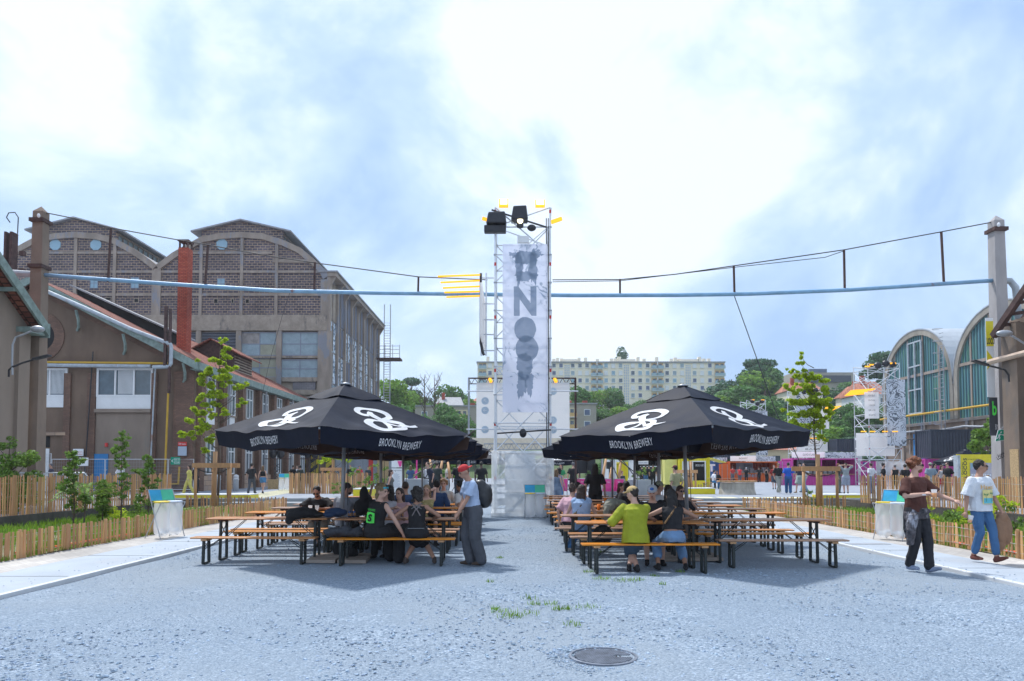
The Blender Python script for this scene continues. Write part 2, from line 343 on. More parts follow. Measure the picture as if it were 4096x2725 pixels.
def gravel_mat():
 m = bpy.data.materials.new('gravel'); m.use_nodes = True; n = m.node_tree.nodes; l = m.node_tree.links; b = n['Principled BSDF']
 b.inputs['Roughness'].default_value = .85; tc = n.new('ShaderNodeTexCoord')
 def vor(s, f='F1'):
  v = n.new('ShaderNodeTexVoronoi'); v.inputs['Scale'].default_value = s; v.feature = f; l.new(tc.outputs['Object'], v.inputs['Vector']); return v
 mpv = n.new('ShaderNodeMapping'); mpv.inputs['Scale'].default_value = (.8, 1.25, 1); l.new(tc.outputs['Object'], mpv.inputs[0])
 v1 = vor(48); v2 = vor(95); v3 = vor(22)
 for v in (v1, v2, v3): l.new(mpv.outputs[0], v.inputs['Vector'])
 no = n.new('ShaderNodeTexNoise'); no.inputs['Scale'].default_value = .45; no.inputs['Detail'].default_value = 7; no.inputs['Roughness'].default_value = .65; l.new(tc.outputs['Object'], no.inputs['Vector'])
 bw = n.new('ShaderNodeSeparateColor'); l.new(v1.outputs['Color'], bw.inputs[0])
 bw2 = n.new('ShaderNodeSeparateColor'); l.new(v2.outputs['Color'], bw2.inputs[0])
 fine = n.new('ShaderNodeMapRange'); fine.inputs[1].default_value = .42; fine.inputs[2].default_value = .58; l.new(no.outputs[0], fine.inputs[0])
 mxv = n.new('ShaderNodeMix'); l.new(fine.outputs[0], mxv.inputs[0]); l.new(bw.outputs[0], mxv.inputs[2]); l.new(bw2.outputs[0], mxv.inputs[3])
 cr = n.new('ShaderNodeValToRGB'); l.new(mxv.outputs[0], cr.inputs[0]); e = cr.color_ramp.elements
 e[0].position = 0; e[0].color = (.15, .20, .27, 1); e[1].position = 1; e[1].color = (.46, .55, .66, 1)
 a = e.new(.35); a.color = (.225, .295, .38, 1); a = e.new(.75); a.color = (.295, .37, .455, 1)
 mx = n.new('ShaderNodeMix'); mx.data_type = 'RGBA'; mx.inputs[7].default_value = (.31, .36, .41, 1); l.new(cr.outputs[0], mx.inputs[6])
 n2 = n.new('ShaderNodeTexNoise'); n2.inputs['Scale'].default_value = .22; n2.inputs['Detail'].default_value = 5; l.new(tc.outputs['Object'], n2.inputs['Vector'])
 r2 = n.new('ShaderNodeMapRange'); r2.inputs[1].default_value = .45; r2.inputs[2].default_value = .7; r2.inputs[4].default_value = .8; l.new(n2.outputs[0], r2.inputs[0]); l.new(r2.outputs[0], mx.inputs[0])
 l.new(mx.outputs[2], b.inputs['Base Color'])
 ad = n.new('ShaderNodeMath'); ad.operation = 'MULTIPLY_ADD'; l.new(v3.outputs['Distance'], ad.inputs[0]); ad.inputs[1].default_value = -.25
 mu = n.new('ShaderNodeMath'); mu.operation = 'MULTIPLY_ADD'; l.new(v1.outputs['Distance'], mu.inputs[0]); mu.inputs[1].default_value = -1.2; mu.inputs[2].default_value = 1
 ad2 = n.new('ShaderNodeMath'); ad2.operation = 'ADD'; l.new(mu.outputs[0], ad2.inputs[0]); l.new(mxv.outputs[0], ad2.inputs[1]); l.new(ad2.outputs[0], ad.inputs[2])
 bu = n.new('ShaderNodeBump'); bu.inputs['Strength'].default_value = .75; bu.inputs['Distance'].default_value = .022; l.new(ad.outputs[0], bu.inputs['Height']); l.new(bu.outputs[0], b.inputs['Normal'])
 return m
ZS = .25   # raised street level
def hz(x, y):
 t = max(0, (y - 118) / 150.0); right = min(1, max(0, (x - 20) / 60)); left = min(1, max(0, (-x - 30) / 60))
 z = ZS - .12 + (20 + 6 * right) * min(1, t) ** 1.1 + max(0, t - 1) * 8
 return z + (math.sin(x * .05) + math.cos(y * .04)) * 1.2 * min(1, t * 3)
grid_sheet('ground', -900, 900, -60, 118, 4, 4, lambda x, y: -.02, M['asphalt'])
grid_sheet('hillside', -900, 900, 118, 900, 70, 60, lambda x, y: hz(x, y) if y > 119 else -.1, M['hill'])
g = grid_sheet('gravel_yard', -7.3, 7.9, -6, 32.6, 60, 150, lambda x, y: .012 * math.sin(x * 1.7 + y * .9) * math.sin(y * 1.3), gravel_mat())
M['gravel'] = g.data.materials[0]
M['pavers'] = brick_mat('setts', (.40, .38, .36), (.48, .46, .43), (.30, .28, .26), .3, .14, .012, 'yx', bump=.3)
for s, a, b_, c in ((-1, 6.6, 7.95, 8.95), (1, 7.2, 8.3, 9.2)):
 xa, xb = sorted((s * a, s * b_)); o = MB().box(xa, xb, -6, 32.6, -.1, .045).build('path', M['path'], world=True); o['kind'] = 'structure'
 xa, xb = sorted((s * (a - .09), s * a)); o = MB().box(xa, xb, -6, 32.6, -.1, .06).build('path_edging', M['concrete'], world=True, bevel=.012); o['kind'] = 'structure'
 xa, xb = sorted((s * b_, s * c)); o = MB().box(xa, xb, -6, 32.6, -.1, .038).build('paver_strip', M['pavers'], world=True); o['kind'] = 'structure'
 xa, xb = sorted((s * c, s * (13.9 if s < 0 else 14.6)))
 grid_sheet('planting_bed', xa, xb, -6, 32.6, 20, 120, lambda x, y: .03 + .03 * math.sin(x * 2.1 + y) * math.sin(y * 1.9), M['soil'])
def slab(name, x0, x1, y0, y1, z0, z1, mat):
 o = MB().box(x0, x1, y0, y1, z0, z1).build(name, mat, world=True); o['kind'] = 'structure'; return o
slab('street', -60, -14.2, -6, 32.6, -.1, ZS, M['asphalt'])
slab('street', 14.9, 80, -6, 32.6, -.1, ZS, M['asphalt'])
slab('plaza', -120, 120, 32.9, 119.5, -.1, ZS, M['asphalt'])
slab('retaining_wall', -14.2, -13.9, -6, 32.6, -.1, ZS + .12, M['darkconc'])
slab('retaining_wall', 14.6, 14.9, -6, 32.6, -.1, ZS + .12, M['darkconc'])
slab('terrace_kerb', -60, 80, 32.6, 32.9, -.1, ZS + .10, M['wallc'])
slab('terrace_step', 3.0, 13.0, 30.9, 32.55, -.1, ZS - .02, M['wallc'])
slab('terrace_step', -13.0, -3.0, 31.3, 32.55, -.1, ZS - .05, M['wallc'])
jt = MB()
for k in range(12): jt.box(-7.95, -6.7, 3 + 2.6 * k, 3.02 + 2.6 * k, .0455, .0475).box(7.3, 8.3, 3.9 + 2.6 * k, 3.92 + 2.6 * k, .0455, .0475)
jt = jt.build('path_joint', M['darkconc']); jt['kind'] = 'structure'
M['roadyel'] = pm('worn_yellow_paint', (.80, .74, .42), .8, .2, 4, .1, 30)
mb = MB()
for k in range(26):
 y = 33.4 + .75 * k
 mb.box(-14.0 - .10 * k, -12.2 - .10 * k, y, y + .32, ZS + .002, ZS + .006)
mb.build('road_marking', M['roadyel']); bpy.data.objects['road_marking']['kind'] = 'structure'
mb = MB()
for k in range(16):
 mb.box(7.0 + 1.15 * k, 7.8 + 1.15 * k, 35.4 - .1 * k, 37.0 - .1 * k, ZS + .002, ZS + .006)
for k in range(30):
 mb.box(-14.9 - .0 * k, -14.45, 10 + k * .75, 10.3 + k * .75, ZS + .002, ZS + .006)
o = mb.build('road_marking', M['roadyel']); o['kind'] = 'structure'
nr = np.random.RandomState(3)
def stones():
 mb = MB(); vs = []; fs = []
 base = [(-1, -1, 0), (1, -1, 0), (1, 1, 0), (-1, 1, 0), (-.7, -.6, 1), (.8, -.5, .8), (.6, .7, 1), (-.6, .8, .9)]
 bf = [(4, 5, 6, 7), (0, 1, 5, 4), (1, 2, 6, 5), (2, 3, 7, 6), (3, 0, 4, 7)]
 mc = G(2412, 2626, .012)
 for k in range(37400):
  y = 4.2 + 17 * nr.rand() ** 1.5; x = (nr.rand() - .5) * min(13.4, 2 * y * .78)
  if k > 36000: a_ = nr.rand() * 6.28; q_ = .27 + .22 * nr.rand(); x, y = mc.x + q_ * math.cos(a_), mc.y + q_ * math.sin(a_)
  elif (x - mc.x) ** 2 + (y - mc.y) ** 2 < .1: continue
  if nr.rand() < .04: x = nr.choice([-6.6, 7.2]) + nr.normal() * .3
  elif x < -6.4: continue
  cl = math.sin(x * 1.1 + 2) * math.sin(y * .9) + math.sin(x * .37 - y * .6)
  sz = (.004 + .009 * nr.rand() ** 3) * (1.2 if cl > .1 else .7)
  a = nr.rand() * 6.28; ca, sa = math.cos(a), math.sin(a); el = .6 + nr.rand() * .8; hh = .35 + .7 * nr.rand()
  tl = (nr.rand() - .5) * .8
  o = len(vs)
  for bx, by, bz in base:
   bx = bx * el + (nr.rand() - .5) * .5; by += (nr.rand() - .5) * .5
   zz = bz * hh + bx * tl * .5
   vs.append((x + sz * (bx * ca - by * sa), y + sz * (bx * sa + by * ca), .004 + .055 * (x < -6.55 or x > 7.1) + sz * zz))
  fs += [tuple(i + o for i in f) for f in bf]
 mb.v = vs; mb.f = fs
 m = pm('loose_stone', (.29, .375, .48), .8, .15, 9, 0, island=.28)
 o = mb.build('loose_gravel', m); tag(o, kind='stuff', cat='gravel', label='loose grey blue stones scattered over the gravel yard')
stones()
def P2(px, py, d):      # x,z in the plane y = d
 v = W(px, py, d); return (v.x, v.z)
HD = 75.0; HE = 103.0
hall = thing('factory_hall', 'huge old factory hall with two arched gables of dark blocks and a long glazed side', 'factory hall', (-28, HD, ZS))
arch2 = [(629, 1066), (696, 1016), (771, 974), (807, 954), (880, 940), (968, 934), (1055, 941), (1137, 967), (1204, 998), (1258, 1043), (1298, 1083), (1312, 1110)]
arch1 = [(-22, 1066), (35, 1016), (110, 974), (146, 955), (220, 941), (303, 934), (390, 941), (460, 958), (536, 999), (590, 1035), (629, 1066)]
def Q(pts, d=HD): return [P2(a, b, d) for a, b in pts]
xl, xr, xm = P2(-22, 1100, HD)[0], P2(1312, 1100, HD)[0], P2(629, 1066, HD)[0]
a1, a2 = Q(arch1), Q(arch2)
zb = W(0, 1262, HD).z                   # top of the concrete band
zb2 = W(0, 1325, HD).z
poly = [(xl, zb)] + a1 + a2[1:] + [(xr, zb)]
MB().prism(poly, 'y', HD, HD + .5).build('gable_wall', M['blocks'], hall, True)
def lantern(pk, l, r, base_l, base_r, side_roof):
 pts = Q([l, pk, r]); bl, br = Q([base_l, base_r])
 poly = [bl, pts[0], pts[1], pts[2], br]
 MB().prism(poly, 'y', HD - .02, HD + .4).build('lantern_gable', M['blocks'], hall, True)
 mb = MB(); x1, z1 = pts[2]; xb_, zb_ = br
 for k in range(26):
  y = HD + .5 + k * 1.08; mb.box(x1 - .25, x1 - .12, y, y + .1, zb_ - .3, z1 - .1)
 mb.box(x1 - .22, x1 - .1, HD + .4, HE, z1 - .28, z1 - .1); mb.build('lantern_mullion', M['fconc'], hall, True)
 MB().box(x1 - .35, x1 - .3, HD + .4, HE, zb_ - .5, z1 - .1).build('lantern_glass', M['paleglass'], hall, True)
 MB().box(pts[0][0] + .3, pts[0][0] + .35, HD + .4, HE, bl[1] - .5, pts[0][1] - .1).build('lantern_glass', M['paleglass'], hall, True)
 mb = MB(); ov = 1.0
 L_, P_, R_ = [Vector((p[0], 0, p[1])) for p in pts]
 for A, B in ((L_, P_), (R_, P_)):
  dd = (A - B).normalized() * ov; a = A + dd; th = .16
  mb.add([(a.x, HD - .5, a.z), (B.x, HD - .5, B.z), (B.x, HE, B.z), (a.x, HE, a.z), (a.x, HD - .5, a.z + th), (B.x, HD - .5, B.z + th), (B.x, HE, B.z + th), (a.x, HE, a.z + th)],
    [(0, 1, 2, 3), (7, 6, 5, 4), (0, 4, 5, 1), (1, 5, 6, 2), (2, 6, 7, 3), (3, 7, 4, 0)])
 mb.build('lantern_roof', M['felt'], hall, True)
lantern((968, 887), (807, 925), (1133, 925), (807, 960), (1133, 972), 1)
lantern((303, 878), (146, 918), (466, 922), (146, 960), (466, 966), 1)
def band(name, pts, th, y0, y1, mat, off=0):
 mb = MB(); n = len(pts)
 for i in range(n - 1):
  a, b = Vector(pts[i]), Vector(pts[i + 1]); d = (b - a).normalized(); nn = Vector((-d.y, d.x))
  pa = pts[max(i - 1, 0)]; pb = pts[min(i + 2, n - 1)]
  na = (Vector(pts[i + 1]) - Vector(pa)).normalized(); nb_ = (Vector(pb) - Vector(pts[i])).normalized()
  na = Vector((-na.y, na.x)); nb_ = Vector((-nb_.y, nb_.x))
  q = [a + na * off, b + nb_ * off, b + nb_ * (off - th), a + na * (off - th)]
  mb.add([(p.x, y0, p.y) for p in q] + [(p.x, y1, p.y) for p in q], [(0, 1, 2, 3), (7, 6, 5, 4), (0, 4, 5, 1), (1, 5, 6, 2), (2, 6, 7, 3), (3, 7, 4, 0)])
 return mb.build(name, mat, hall, True)
band('arch_band', a1, .62, HD - .28, HD + .3, M['fconc'], .1)
band('arch_band', a2, .62, HD - .26, HD + .3, M['fconc'], .1)
band('vault_roof', a1, .15, HD + .3, HE, M['felt'], .05)
band('vault_roof', a2, .15, HD + .3, HE, M['felt'], .05)
def zat(arch, x):
 for i in range(len(arch) - 1):
  if arch[i][0] <= x <= arch[i + 1][0]:
   t = (x - arch[i][0]) / (arch[i + 1][0] - arch[i][0]); return arch[i][1] + t * (arch[i + 1][1] - arch[i][1])
 return arch[-1][1]
for px in (303, 460, 137, -22, 629, 805, 968, 1107, 1303):
 x = P2(px, 1100, HD)[0]; arch = a1 if x < xm - .01 else a2
 wd = .32 if px not in (629, 1303) else .95
 z1 = min(zat(arch, max(x, xl + .01)), zat(a2, xr - .02) if px == 1303 else 99) - .3
 MB().box(x - wd / 2, x + wd / 2, HD - .16 - wd * .05, HD - .01, zb, z1).build('column', M['fconc'], hall, True)
for py in (1012, 1088, 1180):
 z = W(0, py, HD).z; x0, x1 = xl, xr
 if py == 1012:
  for a, b in ((Q([(75, 0)])[0][0], Q([(570, 0)])[0][0]), (Q([(735, 0)])[0][0], Q([(1105, 0)])[0][0])): MB().box(a, b, HD - .12, HD - .01, z - .13, z + .13).build('beam', M['fconc'], hall, True)
  continue
 MB().box(x0, x1, HD - .13, HD - .012, z - .13, z + .13).build('beam', M['fconc'], hall, True)
z = W(0, 1045, HD).z; x0 = Q([(1107, 0)])[0][0]; MB().box(x0, x0 + 4.2, HD - .125, HD - .012, z - .18, z + .18).build('beam', M['fconc'], hall, True)
def win_box(par, px0, px1, py0, py1, d, name='window', rows=1, cols=1, fm='whitepaint', pane='glass', fw=.07, dep=.12, panes=None, proud=.05):
 a = W(px0, py0, d); b = W(px1, py1, d); x0, x1, z1, z0 = a.x, b.x, a.z, b.z
 mb = MB(); mb.box(x0, x0 + fw, d - proud, d + dep, z0, z1); mb.box(x1 - fw, x1, d - proud, d + dep, z0, z1)
 mb.box(x0 + fw, x1 - fw, d - proud, d + dep, z1 - fw, z1); mb.box(x0 + fw, x1 - fw, d - proud, d + dep, z0, z0 + fw)
 for c in range(1, cols): x = x0 + (x1 - x0) * c / cols; mb.box(x - fw * .4, x + fw * .4, d - proud + .003, d + dep, z0 + fw, z1 - fw)
 for r in range(1, rows): z = z0 + (z1 - z0) * r / rows; mb.box(x0 + fw, x1 - fw, d - proud + .006, d + dep, z - fw * .4, z + fw * .4)
 f = mb.build(name, M[fm], par, True)
 k = 0
 for r in range(rows):
  for c in range(cols):
   pmn = panes[k % len(panes)] if panes else pane; k += 1
   xa = x0 + (x1 - x0) * c / cols; xb = x0 + (x1 - x0) * (c + 1) / cols; za = z1 - (z1 - z0) * (r + 1) / rows; zb_ = z1 - (z1 - z0) * r / rows
   MB().box(xa + .02, xb - .02, d - .018, d + .01, za + .02, zb_ - .02).build('pane', M[pmn], f, True)
 return f
for px, py in ((222, 980), (384, 980), (888, 978)):
 p = W(px, py, HD); MB().add([(p.x + .62 * math.cos(t * PI / 4 + PI / 8), HD - .06, p.z + .62 * math.sin(t * PI / 4 + PI / 8)) for t in range(8)] + [(p.x + .62 * math.cos(t * PI / 4 + PI / 8), HD + .1, p.z + .62 * math.sin(t * PI / 4 + PI / 8)) for t in range(8)],
  [tuple(range(8))] + [(i, i + 8, (i + 1) % 8 + 8, (i + 1) % 8) for i in range(8)]).build('round_window', M['blueglass'], hall, True)
for x0, x1, y0, y1 in ((361, 392, 1112, 1154), (524, 556, 1110, 1154), (869, 900, 1114, 1156)): win_box(hall, x0, x1, y0, y1, HD, rows=2, cols=2, fm='louvre', pane='blueglass', fw=.06)
for x0, x1, y0, y1 in ((536, 555, 1193, 1212), (855, 873, 1195, 1215), (925, 936, 1195, 1214), (981, 998, 1196, 1215), (420, 446, 1190, 1203)): win_box(hall, x0, x1, y0, y1, HD, name='opening', fm='bandconc', pane='black', fw=.06)
MB().box(xl, xr + .02, HD - .35, HD + .5, zb2, zb).build('concrete_band', M['bandconc'], hall, True)
zl2 = W(0, 1512, HD).z
MB().box(xl, xr, HD + .1, HD + .5, ZS - .1, zb2 - .02).build('lower_wall', M['bandconc'], hall, True)
for px in (797, 957, 1118, 1300, 620, 460):
 x = P2(px, 1400, HD)[0]; wd = .55 if px != 1300 else 1.4
 MB().box(x - wd / 2, x + wd / 2, HD - .3, HD + .1, ZS - .1, zb2).build('column', M['fconc'], hall, True)
for x0, x1 in ((705, 790), (800, 950), (640, 702)): # louvred bays
 a = W(x0, 1330, HD); b = W(x1, 1400, HD); mb = MB()
 n = 12
 for k in range(n):
  z = b.z + (a.z - b.z) * (k + .5) / n; mb.beam(((a.x), HD - .02, z), ((b.x), HD - .02, z), .16, .045)
 mb.build('louvre', M['louvre'], hall, True); MB().box(a.x, b.x, HD + .02, HD + .06, b.z, a.z).build('louvre_backing', M['black'], hall, True)
 MB().box(a.x, b.x, HD - .01, HD + .05, W(0, 1520, HD).z, b.z).build('panel', M['rustpane'], hall, True)
win_box(hall, 965, 1115, 1329, 1425, HD, rows=2, cols=2, fm='louvre', panes=['rustpane', 'paleglass', 'paleglass', 'yelpane'], fw=.12, name='glazing_bay')
win_box(hall, 1127, 1278, 1329, 1424, HD, rows=2, cols=2, fm='louvre', panes=['paleglass'], fw=.12, name='glazing_bay')
win_box(hall, 965, 1113, 1432, 1512, HD, rows=2, cols=2, fm='louvre', panes=['yelpane', 'yelpane', 'paleglass', 'yelpane'], fw=.12, name='glazing_bay')
win_box(hall, 1124, 1275, 1438, 1514, HD, rows=2, cols=2, fm='louvre', panes=['paleglass'], fw=.12, name='glazing_bay')
for py, hh in ((1429, .25), (1519, .45), (1570, .5)): MB().box(xl, xr, HD - .2, HD + .1, W(0, py, HD).z - hh / 2, W(0, py, HD).z + hh / 2).build('beam', M['bandconc'], hall, True)
a = W(1172, 1523, HD); b = W(1262, 1566, HD); MB().box(a.x, b.x, HD - .05, HD + .12, b.z, a.z).build('blocked_opening', M['bwork'], hall, True)
ztop = W(1318, 1075, HD).z
MB().box(xr - .6, xr, HD + .5, HE, ZS - .1, ztop - .3).build('side_wall', M['rustpane'], hall, True)
MB().box(xr - .3, xr + .95, HD - .3, HE + .3, ztop - .9, ztop - .45).build('eaves_beam', M['fconc'], hall, True)
MB().box(xr - .9, xr + 1.1, HD - .4, HE + .4, ztop - .45, ztop - .3).build('gutter', M['felt'], hall, True)
NB = 8; bw = (HE - HD) / NB
def mural_mat():
 m = bpy.data.materials.new('mural_panel'); m.use_nodes = True; n = m.node_tree.nodes; l = m.node_tree.links; b = n['Principled BSDF']; b.inputs['Roughness'].default_value = .7
 tc = n.new('ShaderNodeTexCoord'); w_ = n.new('ShaderNodeTexWave'); w_.inputs['Scale'].default_value = 1.0; w_.inputs['Distortion'].default_value = 14; w_.inputs['Detail'].default_value = 4; w_.inputs['Detail Scale'].default_value = 1.3
 l.new(tc.outputs['Object'], w_.inputs['Vector']); cr = n.new('ShaderNodeValToRGB'); e = cr.color_ramp.elements; e[0].position = .3; e[0].color = (.10, .15, .20, 1); e[1].position = .48; e[1].color = (.62, .70, .78, 1)
 l.new(w_.outputs[0], cr.inputs[0]); l.new(cr.outputs[0], b.inputs['Base Color']); return m
M['mural'] = mural_mat()
M['corr'] = pm('weathered_corrugated', (.22, .24, .30), .7, .3, 1.5, .1, 10, streak=6, stain=((.20, .14, .11), .8, .6))
lev = [ZS, 4.6, 7.8, 11.0, 14.4, 17.8, ztop - .95]
for k in range(NB + 1):
 y = HD + bw * k; MB().box(xr - .05, xr + .32, y - .22, y + .22, ZS - .1, ztop - .9).build('pier', M['fconc'], hall, True)
 MB().add([(xr + .3, y - .12, ztop - .9), (xr + .9, y - .12, ztop - .9), (xr + .3, y - .12, ztop - 1.9), (xr + .3, y + .12, ztop - .9), (xr + .9, y + .12, ztop - .9), (xr + .3, y + .12, ztop - 1.9)],
    [(0, 1, 2), (5, 4, 3), (0, 2, 5, 3), (1, 4, 5, 2), (0, 3, 4, 1)]).build('bracket', M['fconc'], hall, True)
rk = random.Random(5)
kindsP = [['corr', 'paleglass', 'bandconc'], ['mural', 'corr', 'mural'], ['corr', 'corr', 'paleglass'], ['mural', 'mural', 'paleglass'], ['mural', 'corr', 'mural'], ['corr', 'corr', 'bandconc']]
for i in range(6):
 for k in range(NB):
  y0 = HD + bw * k + .22; y1 = y0 + bw - .44; z0 = lev[i]; z1 = lev[i + 1]
  if k == 0 and i in (0, 1, 2): mt = 'paleglass'
  elif i in (3, 4): mt = 'mural' if (k + i) % 5 else 'corr'
  elif i == 5: mt = 'bandconc' if k == 0 else 'corr'
  elif i == 1: mt = 'mural' if k % 2 else 'corr'
  else: mt = rk.choice(kindsP[i])
  mb = MB()
  if mt == 'corr':
   n = 14
   for q in range(n): ya = y0 + (y1 - y0) * q / n; mb.box(xr, xr + .05 + .05 * (q % 2), ya, ya + (y1 - y0) / n * .98, z0 + .1, z1 - .1)
  else: mb.box(xr, xr + .06, y0, y1, z0 + .1, z1 - .1)
  p = mb.build('side_panel', M[mt], hall, True)
  mb = MB()
  for ya in (y0, (y0 + y1) / 2 - .04, y1 - .08): mb.box(xr + .06, xr + .17, ya, ya + .08, z0 + .1, z1 - .1)
  mb.build('panel_frame', M['fconc'] if mt != 'paleglass' else M['louvre'], p, True)
MB().box(xr - 36, xr - .6, HE - .3, HE, ZS, ztop - 1).build('back_wall', M['blocks'], hall, True)
lad = thing('escape_ladder', 'tall caged escape ladder with landing at the far corner of the factory hall', 'ladder', (xr + 1.0, HE + .5, ZS))
lx, ly = xr + .9, HE + .4; zt = W(1530, 1232, HE).z; zlnd = W(1530, 1430, HE).z
for dx in (0, .9):
 MB().tube((lx + dx, ly, ZS), (lx + dx, ly, zt + .6), .07).build('rail', M['steel'], lad, True)
mb = MB()
for k in range(60): mb.tube((lx, ly, ZS + .5 + k * .38), (lx + .9, ly, ZS + .5 + k * .38), .035, 5)
mb.build('rungs', M['steel'], lad, True)
MB().box(lx - 1.2, lx + 2.6, ly - 1.5, ly + .6, zlnd - .45, zlnd - .2).build('landing', M['rust'], lad, True)
mb = MB()
for dx in (-1.1, 0.4, 1.5, 2.5):
 mb.tube((lx + dx, ly - 1.4, zlnd - .2), (lx + dx, ly - 1.4, zlnd + 1.7), .05, 5)
for hh in (.6, 1.2, 1.7): mb.tube((lx - 1.1, ly - 1.4, zlnd - .2 + hh), (lx + 2.5, ly - 1.4, zlnd - .2 + hh), .04, 5)
mb.build('guard_rail', M['steel'], lad, True)
BD = 46.0; BE = 71.0
shop = thing('workshop', 'brown plastered workshop with gabled front, clay tile roof and white windows', 'building', (-30, BD, ZS))
pk = W(152, 1122, BD); cr_ = W(779, 1500, BD); xr2 = cr_.x; xl2 = 2 * pk.x - xr2
ze = W(812, 1462, BD).z; xe = W(812, 1462, BD).x; sl_ = (pk.z - ze) / (xe - pk.x)
zw = pk.z - sl_ * (xr2 - pk.x)
MB().prism([(xl2, ZS - .1), (xl2, zw - .3), (pk.x, pk.z - .3), (xr2, zw - .3), (xr2, ZS - .1)], 'y', BD, BD + .5).build('gable_wall', M['plaster'], shop, True)
MB().box(xr2 - .45, xr2, BD + .5, BE, ZS - .1, zw - .25).build('side_wall', M['plaster'], shop, True)
MB().box(xl2, xl2 + .45, BD + .5, BE, ZS - .1, zw - .25).build('side_wall', M['plaster'], shop, True)
MB().box(xl2, xr2, BE - .4, BE, ZS - .1, zw - .3).build('back_wall', M['plaster'], shop, True)
def slope(xa, za, xb_, zb_, y0, y1, th): return MB().add([(xa, y0, za), (xb_, y0, zb_), (xb_, y1, zb_), (xa, y1, za), (xa, y0, za + th), (xb_, y0, zb_ + th), (xb_, y1, zb_ + th), (xa, y1, za + th)],
 [(0, 1, 2, 3), (7, 6, 5, 4), (0, 4, 5, 1), (1, 5, 6, 2), (2, 6, 7, 3), (3, 7, 4, 0)])
rf = slope(pk.x, pk.z, xe, ze, BD - .7, BE + .3, .12).build('roof', M['tiles'], shop, True)
slope(pk.x, pk.z, 2 * pk.x - xe, ze, BD - .7, BE + .3, .12).build('roof', M['tiles'], shop, True)
slope(pk.x, pk.z - .42, xe, ze - .42, BD - .82, BD - .7, .5).build('barge_board', M['trimgreen'], shop, True)
slope(pk.x, pk.z - .42, 2 * pk.x - xe, ze - .42, BD - .82, BD - .7, .5).build('barge_board', M['trimgreen'], shop, True)
MB().box(xe - .02, xe + .12, BD - .7, BE + .3, ze - .38, ze + .1).build('gutter', M['trimgreen'], shop, True)
MB().box(xr2, xe, BD - .65, BE + .2, ze - .36, ze - .3).build('soffit', M['trimgreen'], shop, True)
for px, py in ((163, 1190), (330, 1256), (515, 1350), (752, 1465)): # curved brackets under the rake
 p = W(px, py, BD); MB().path([(p.x, BD - .7, p.z + .1), (p.x + .05, BD - .5, p.z - .5), (p.x - .08, BD - .25, p.z - .9), (p.x - .3, BD - .02, p.z - 1.1)], .09, 5).build('eaves_bracket', M['trimgreen'], shop, True)
slope(pk.x, pk.z - .85, xr2 - .05, pk.z - .85 - sl_ * (xr2 - .05 - pk.x), BD - .05, BD - .004, .45).build('brick_edging', M['oldbrick'], shop, True)
oc = W(160, 1347, BD); mb = MB(); n = 28
for rr0, rr1, mm, nm, yo in ((.98, 1.62, 'oldbrick', 'brick_ring', .07), (0, .98, 'black', 'round_window', .03)):
 vs = []; fs = []
 for j in range(n):
  t = 2 * PI * j / n
  for r_ in (max(rr0, .01), rr1): vs += [(oc.x + r_ * math.cos(t), BD - yo, oc.z + r_ * math.sin(t)), (oc.x + r_ * math.cos(t), BD - .002, oc.z + r_ * math.sin(t))]
 for j in range(n):
  a = 4 * j; b = 4 * ((j + 1) % n); fs += [(a, b, b + 2, a + 2), (a + 2, b + 2, b + 3, a + 3), (a, a + 1, b + 1, b)]
 MB().add(vs, fs).build(nm, M[mm], shop, True)
for px0, px1 in ((262, 288), (355, 388), (610, 632), (700, 779)):
 a = W(px0, 1500, BD); b = W(px1, 1500, BD); zt_ = pk.z - .8 - sl_ * (abs((a.x + b.x) / 2 - pk.x)) if px0 > 650 else W(0, 1482, BD).z
 MB().box(a.x, b.x, BD - .14, BD + .02, ZS, zt_ - .2).build('pilaster', M['oldbrick'], shop, True)
f = win_box(shop, 390, 612, 1474, 1588, BD, cols=3, rows=1, fm='whitepaint', pane='glass', fw=.13, proud=.1)
MB().box(W(388, 1600, BD).x, W(610, 1600, BD).x, BD - .08, BD - .003, W(0, 1636, BD).z, W(0, 1587, BD).z).build('spandrel', M['whitepaint'], f, True)
MB().box(W(384, 1600, BD).x, W(608, 1600, BD).x, BD - .2, BD - .003, W(0, 1651, BD).z, W(0, 1637, BD).z).build('sill', M['plaster2'], f, True)
mb = MB()      # vertical blinds seen behind the middle and right panes
for k in range(15): x = W(472 + k * 4.4, 1600, BD).x; mb.box(x, x + .04, BD - .028, BD - .02, W(0, 1576, BD).z, W(0, 1482, BD).z)
mb.build('blind', M['whitepaint'], f, True)
f = win_box(shop, 132, 270, 1474, 1588, BD, cols=2, rows=1, fm='whitepaint', pane='glass', fw=.13, proud=.1)
MB().box(W(132, 1600, BD).x, W(264, 1600, BD).x, BD - .08, BD - .003, W(0, 1630, BD).z, W(0, 1587, BD).z).build('spandrel', M['whitepaint'], f, True)
mb = MB()
for k in range(26): x = W(140 + k * 4.8, 1600, BD).x; mb.box(x, x + .04, BD - .028, BD - .02, W(0, 1576, BD).z, W(0, 1480, BD).z)
mb.build('blind', M['whitepaint'], f, True)
MB().box(W(386, 1600, BD).x, W(608, 1600, BD).x, BD - .02, BD - .002, ZS, W(0, 1652, BD).z).build('render_panel', M['plaster2'], shop, True)
MB().box(W(125, 1600, BD).x, W(270, 1600, BD).x, BD - .15, BD - .002, W(0, 1742, BD).z, W(0, 1728, BD).z).build('stone_lintel', M['stone'], shop, True)
MB().box(W(122, 1600, BD).x, W(205, 1600, BD).x, BD - .04, BD - .002, W(0, 1790, BD).z, W(0, 1746, BD).z).build('transom_window', M['black'], shop, True)
MB().box(W(135, 1600, BD).x, W(205, 1600, BD).x, BD - .08, BD - .002, ZS, W(0, 1795, BD).z).build('door', M['whitepaint'], shop, True)
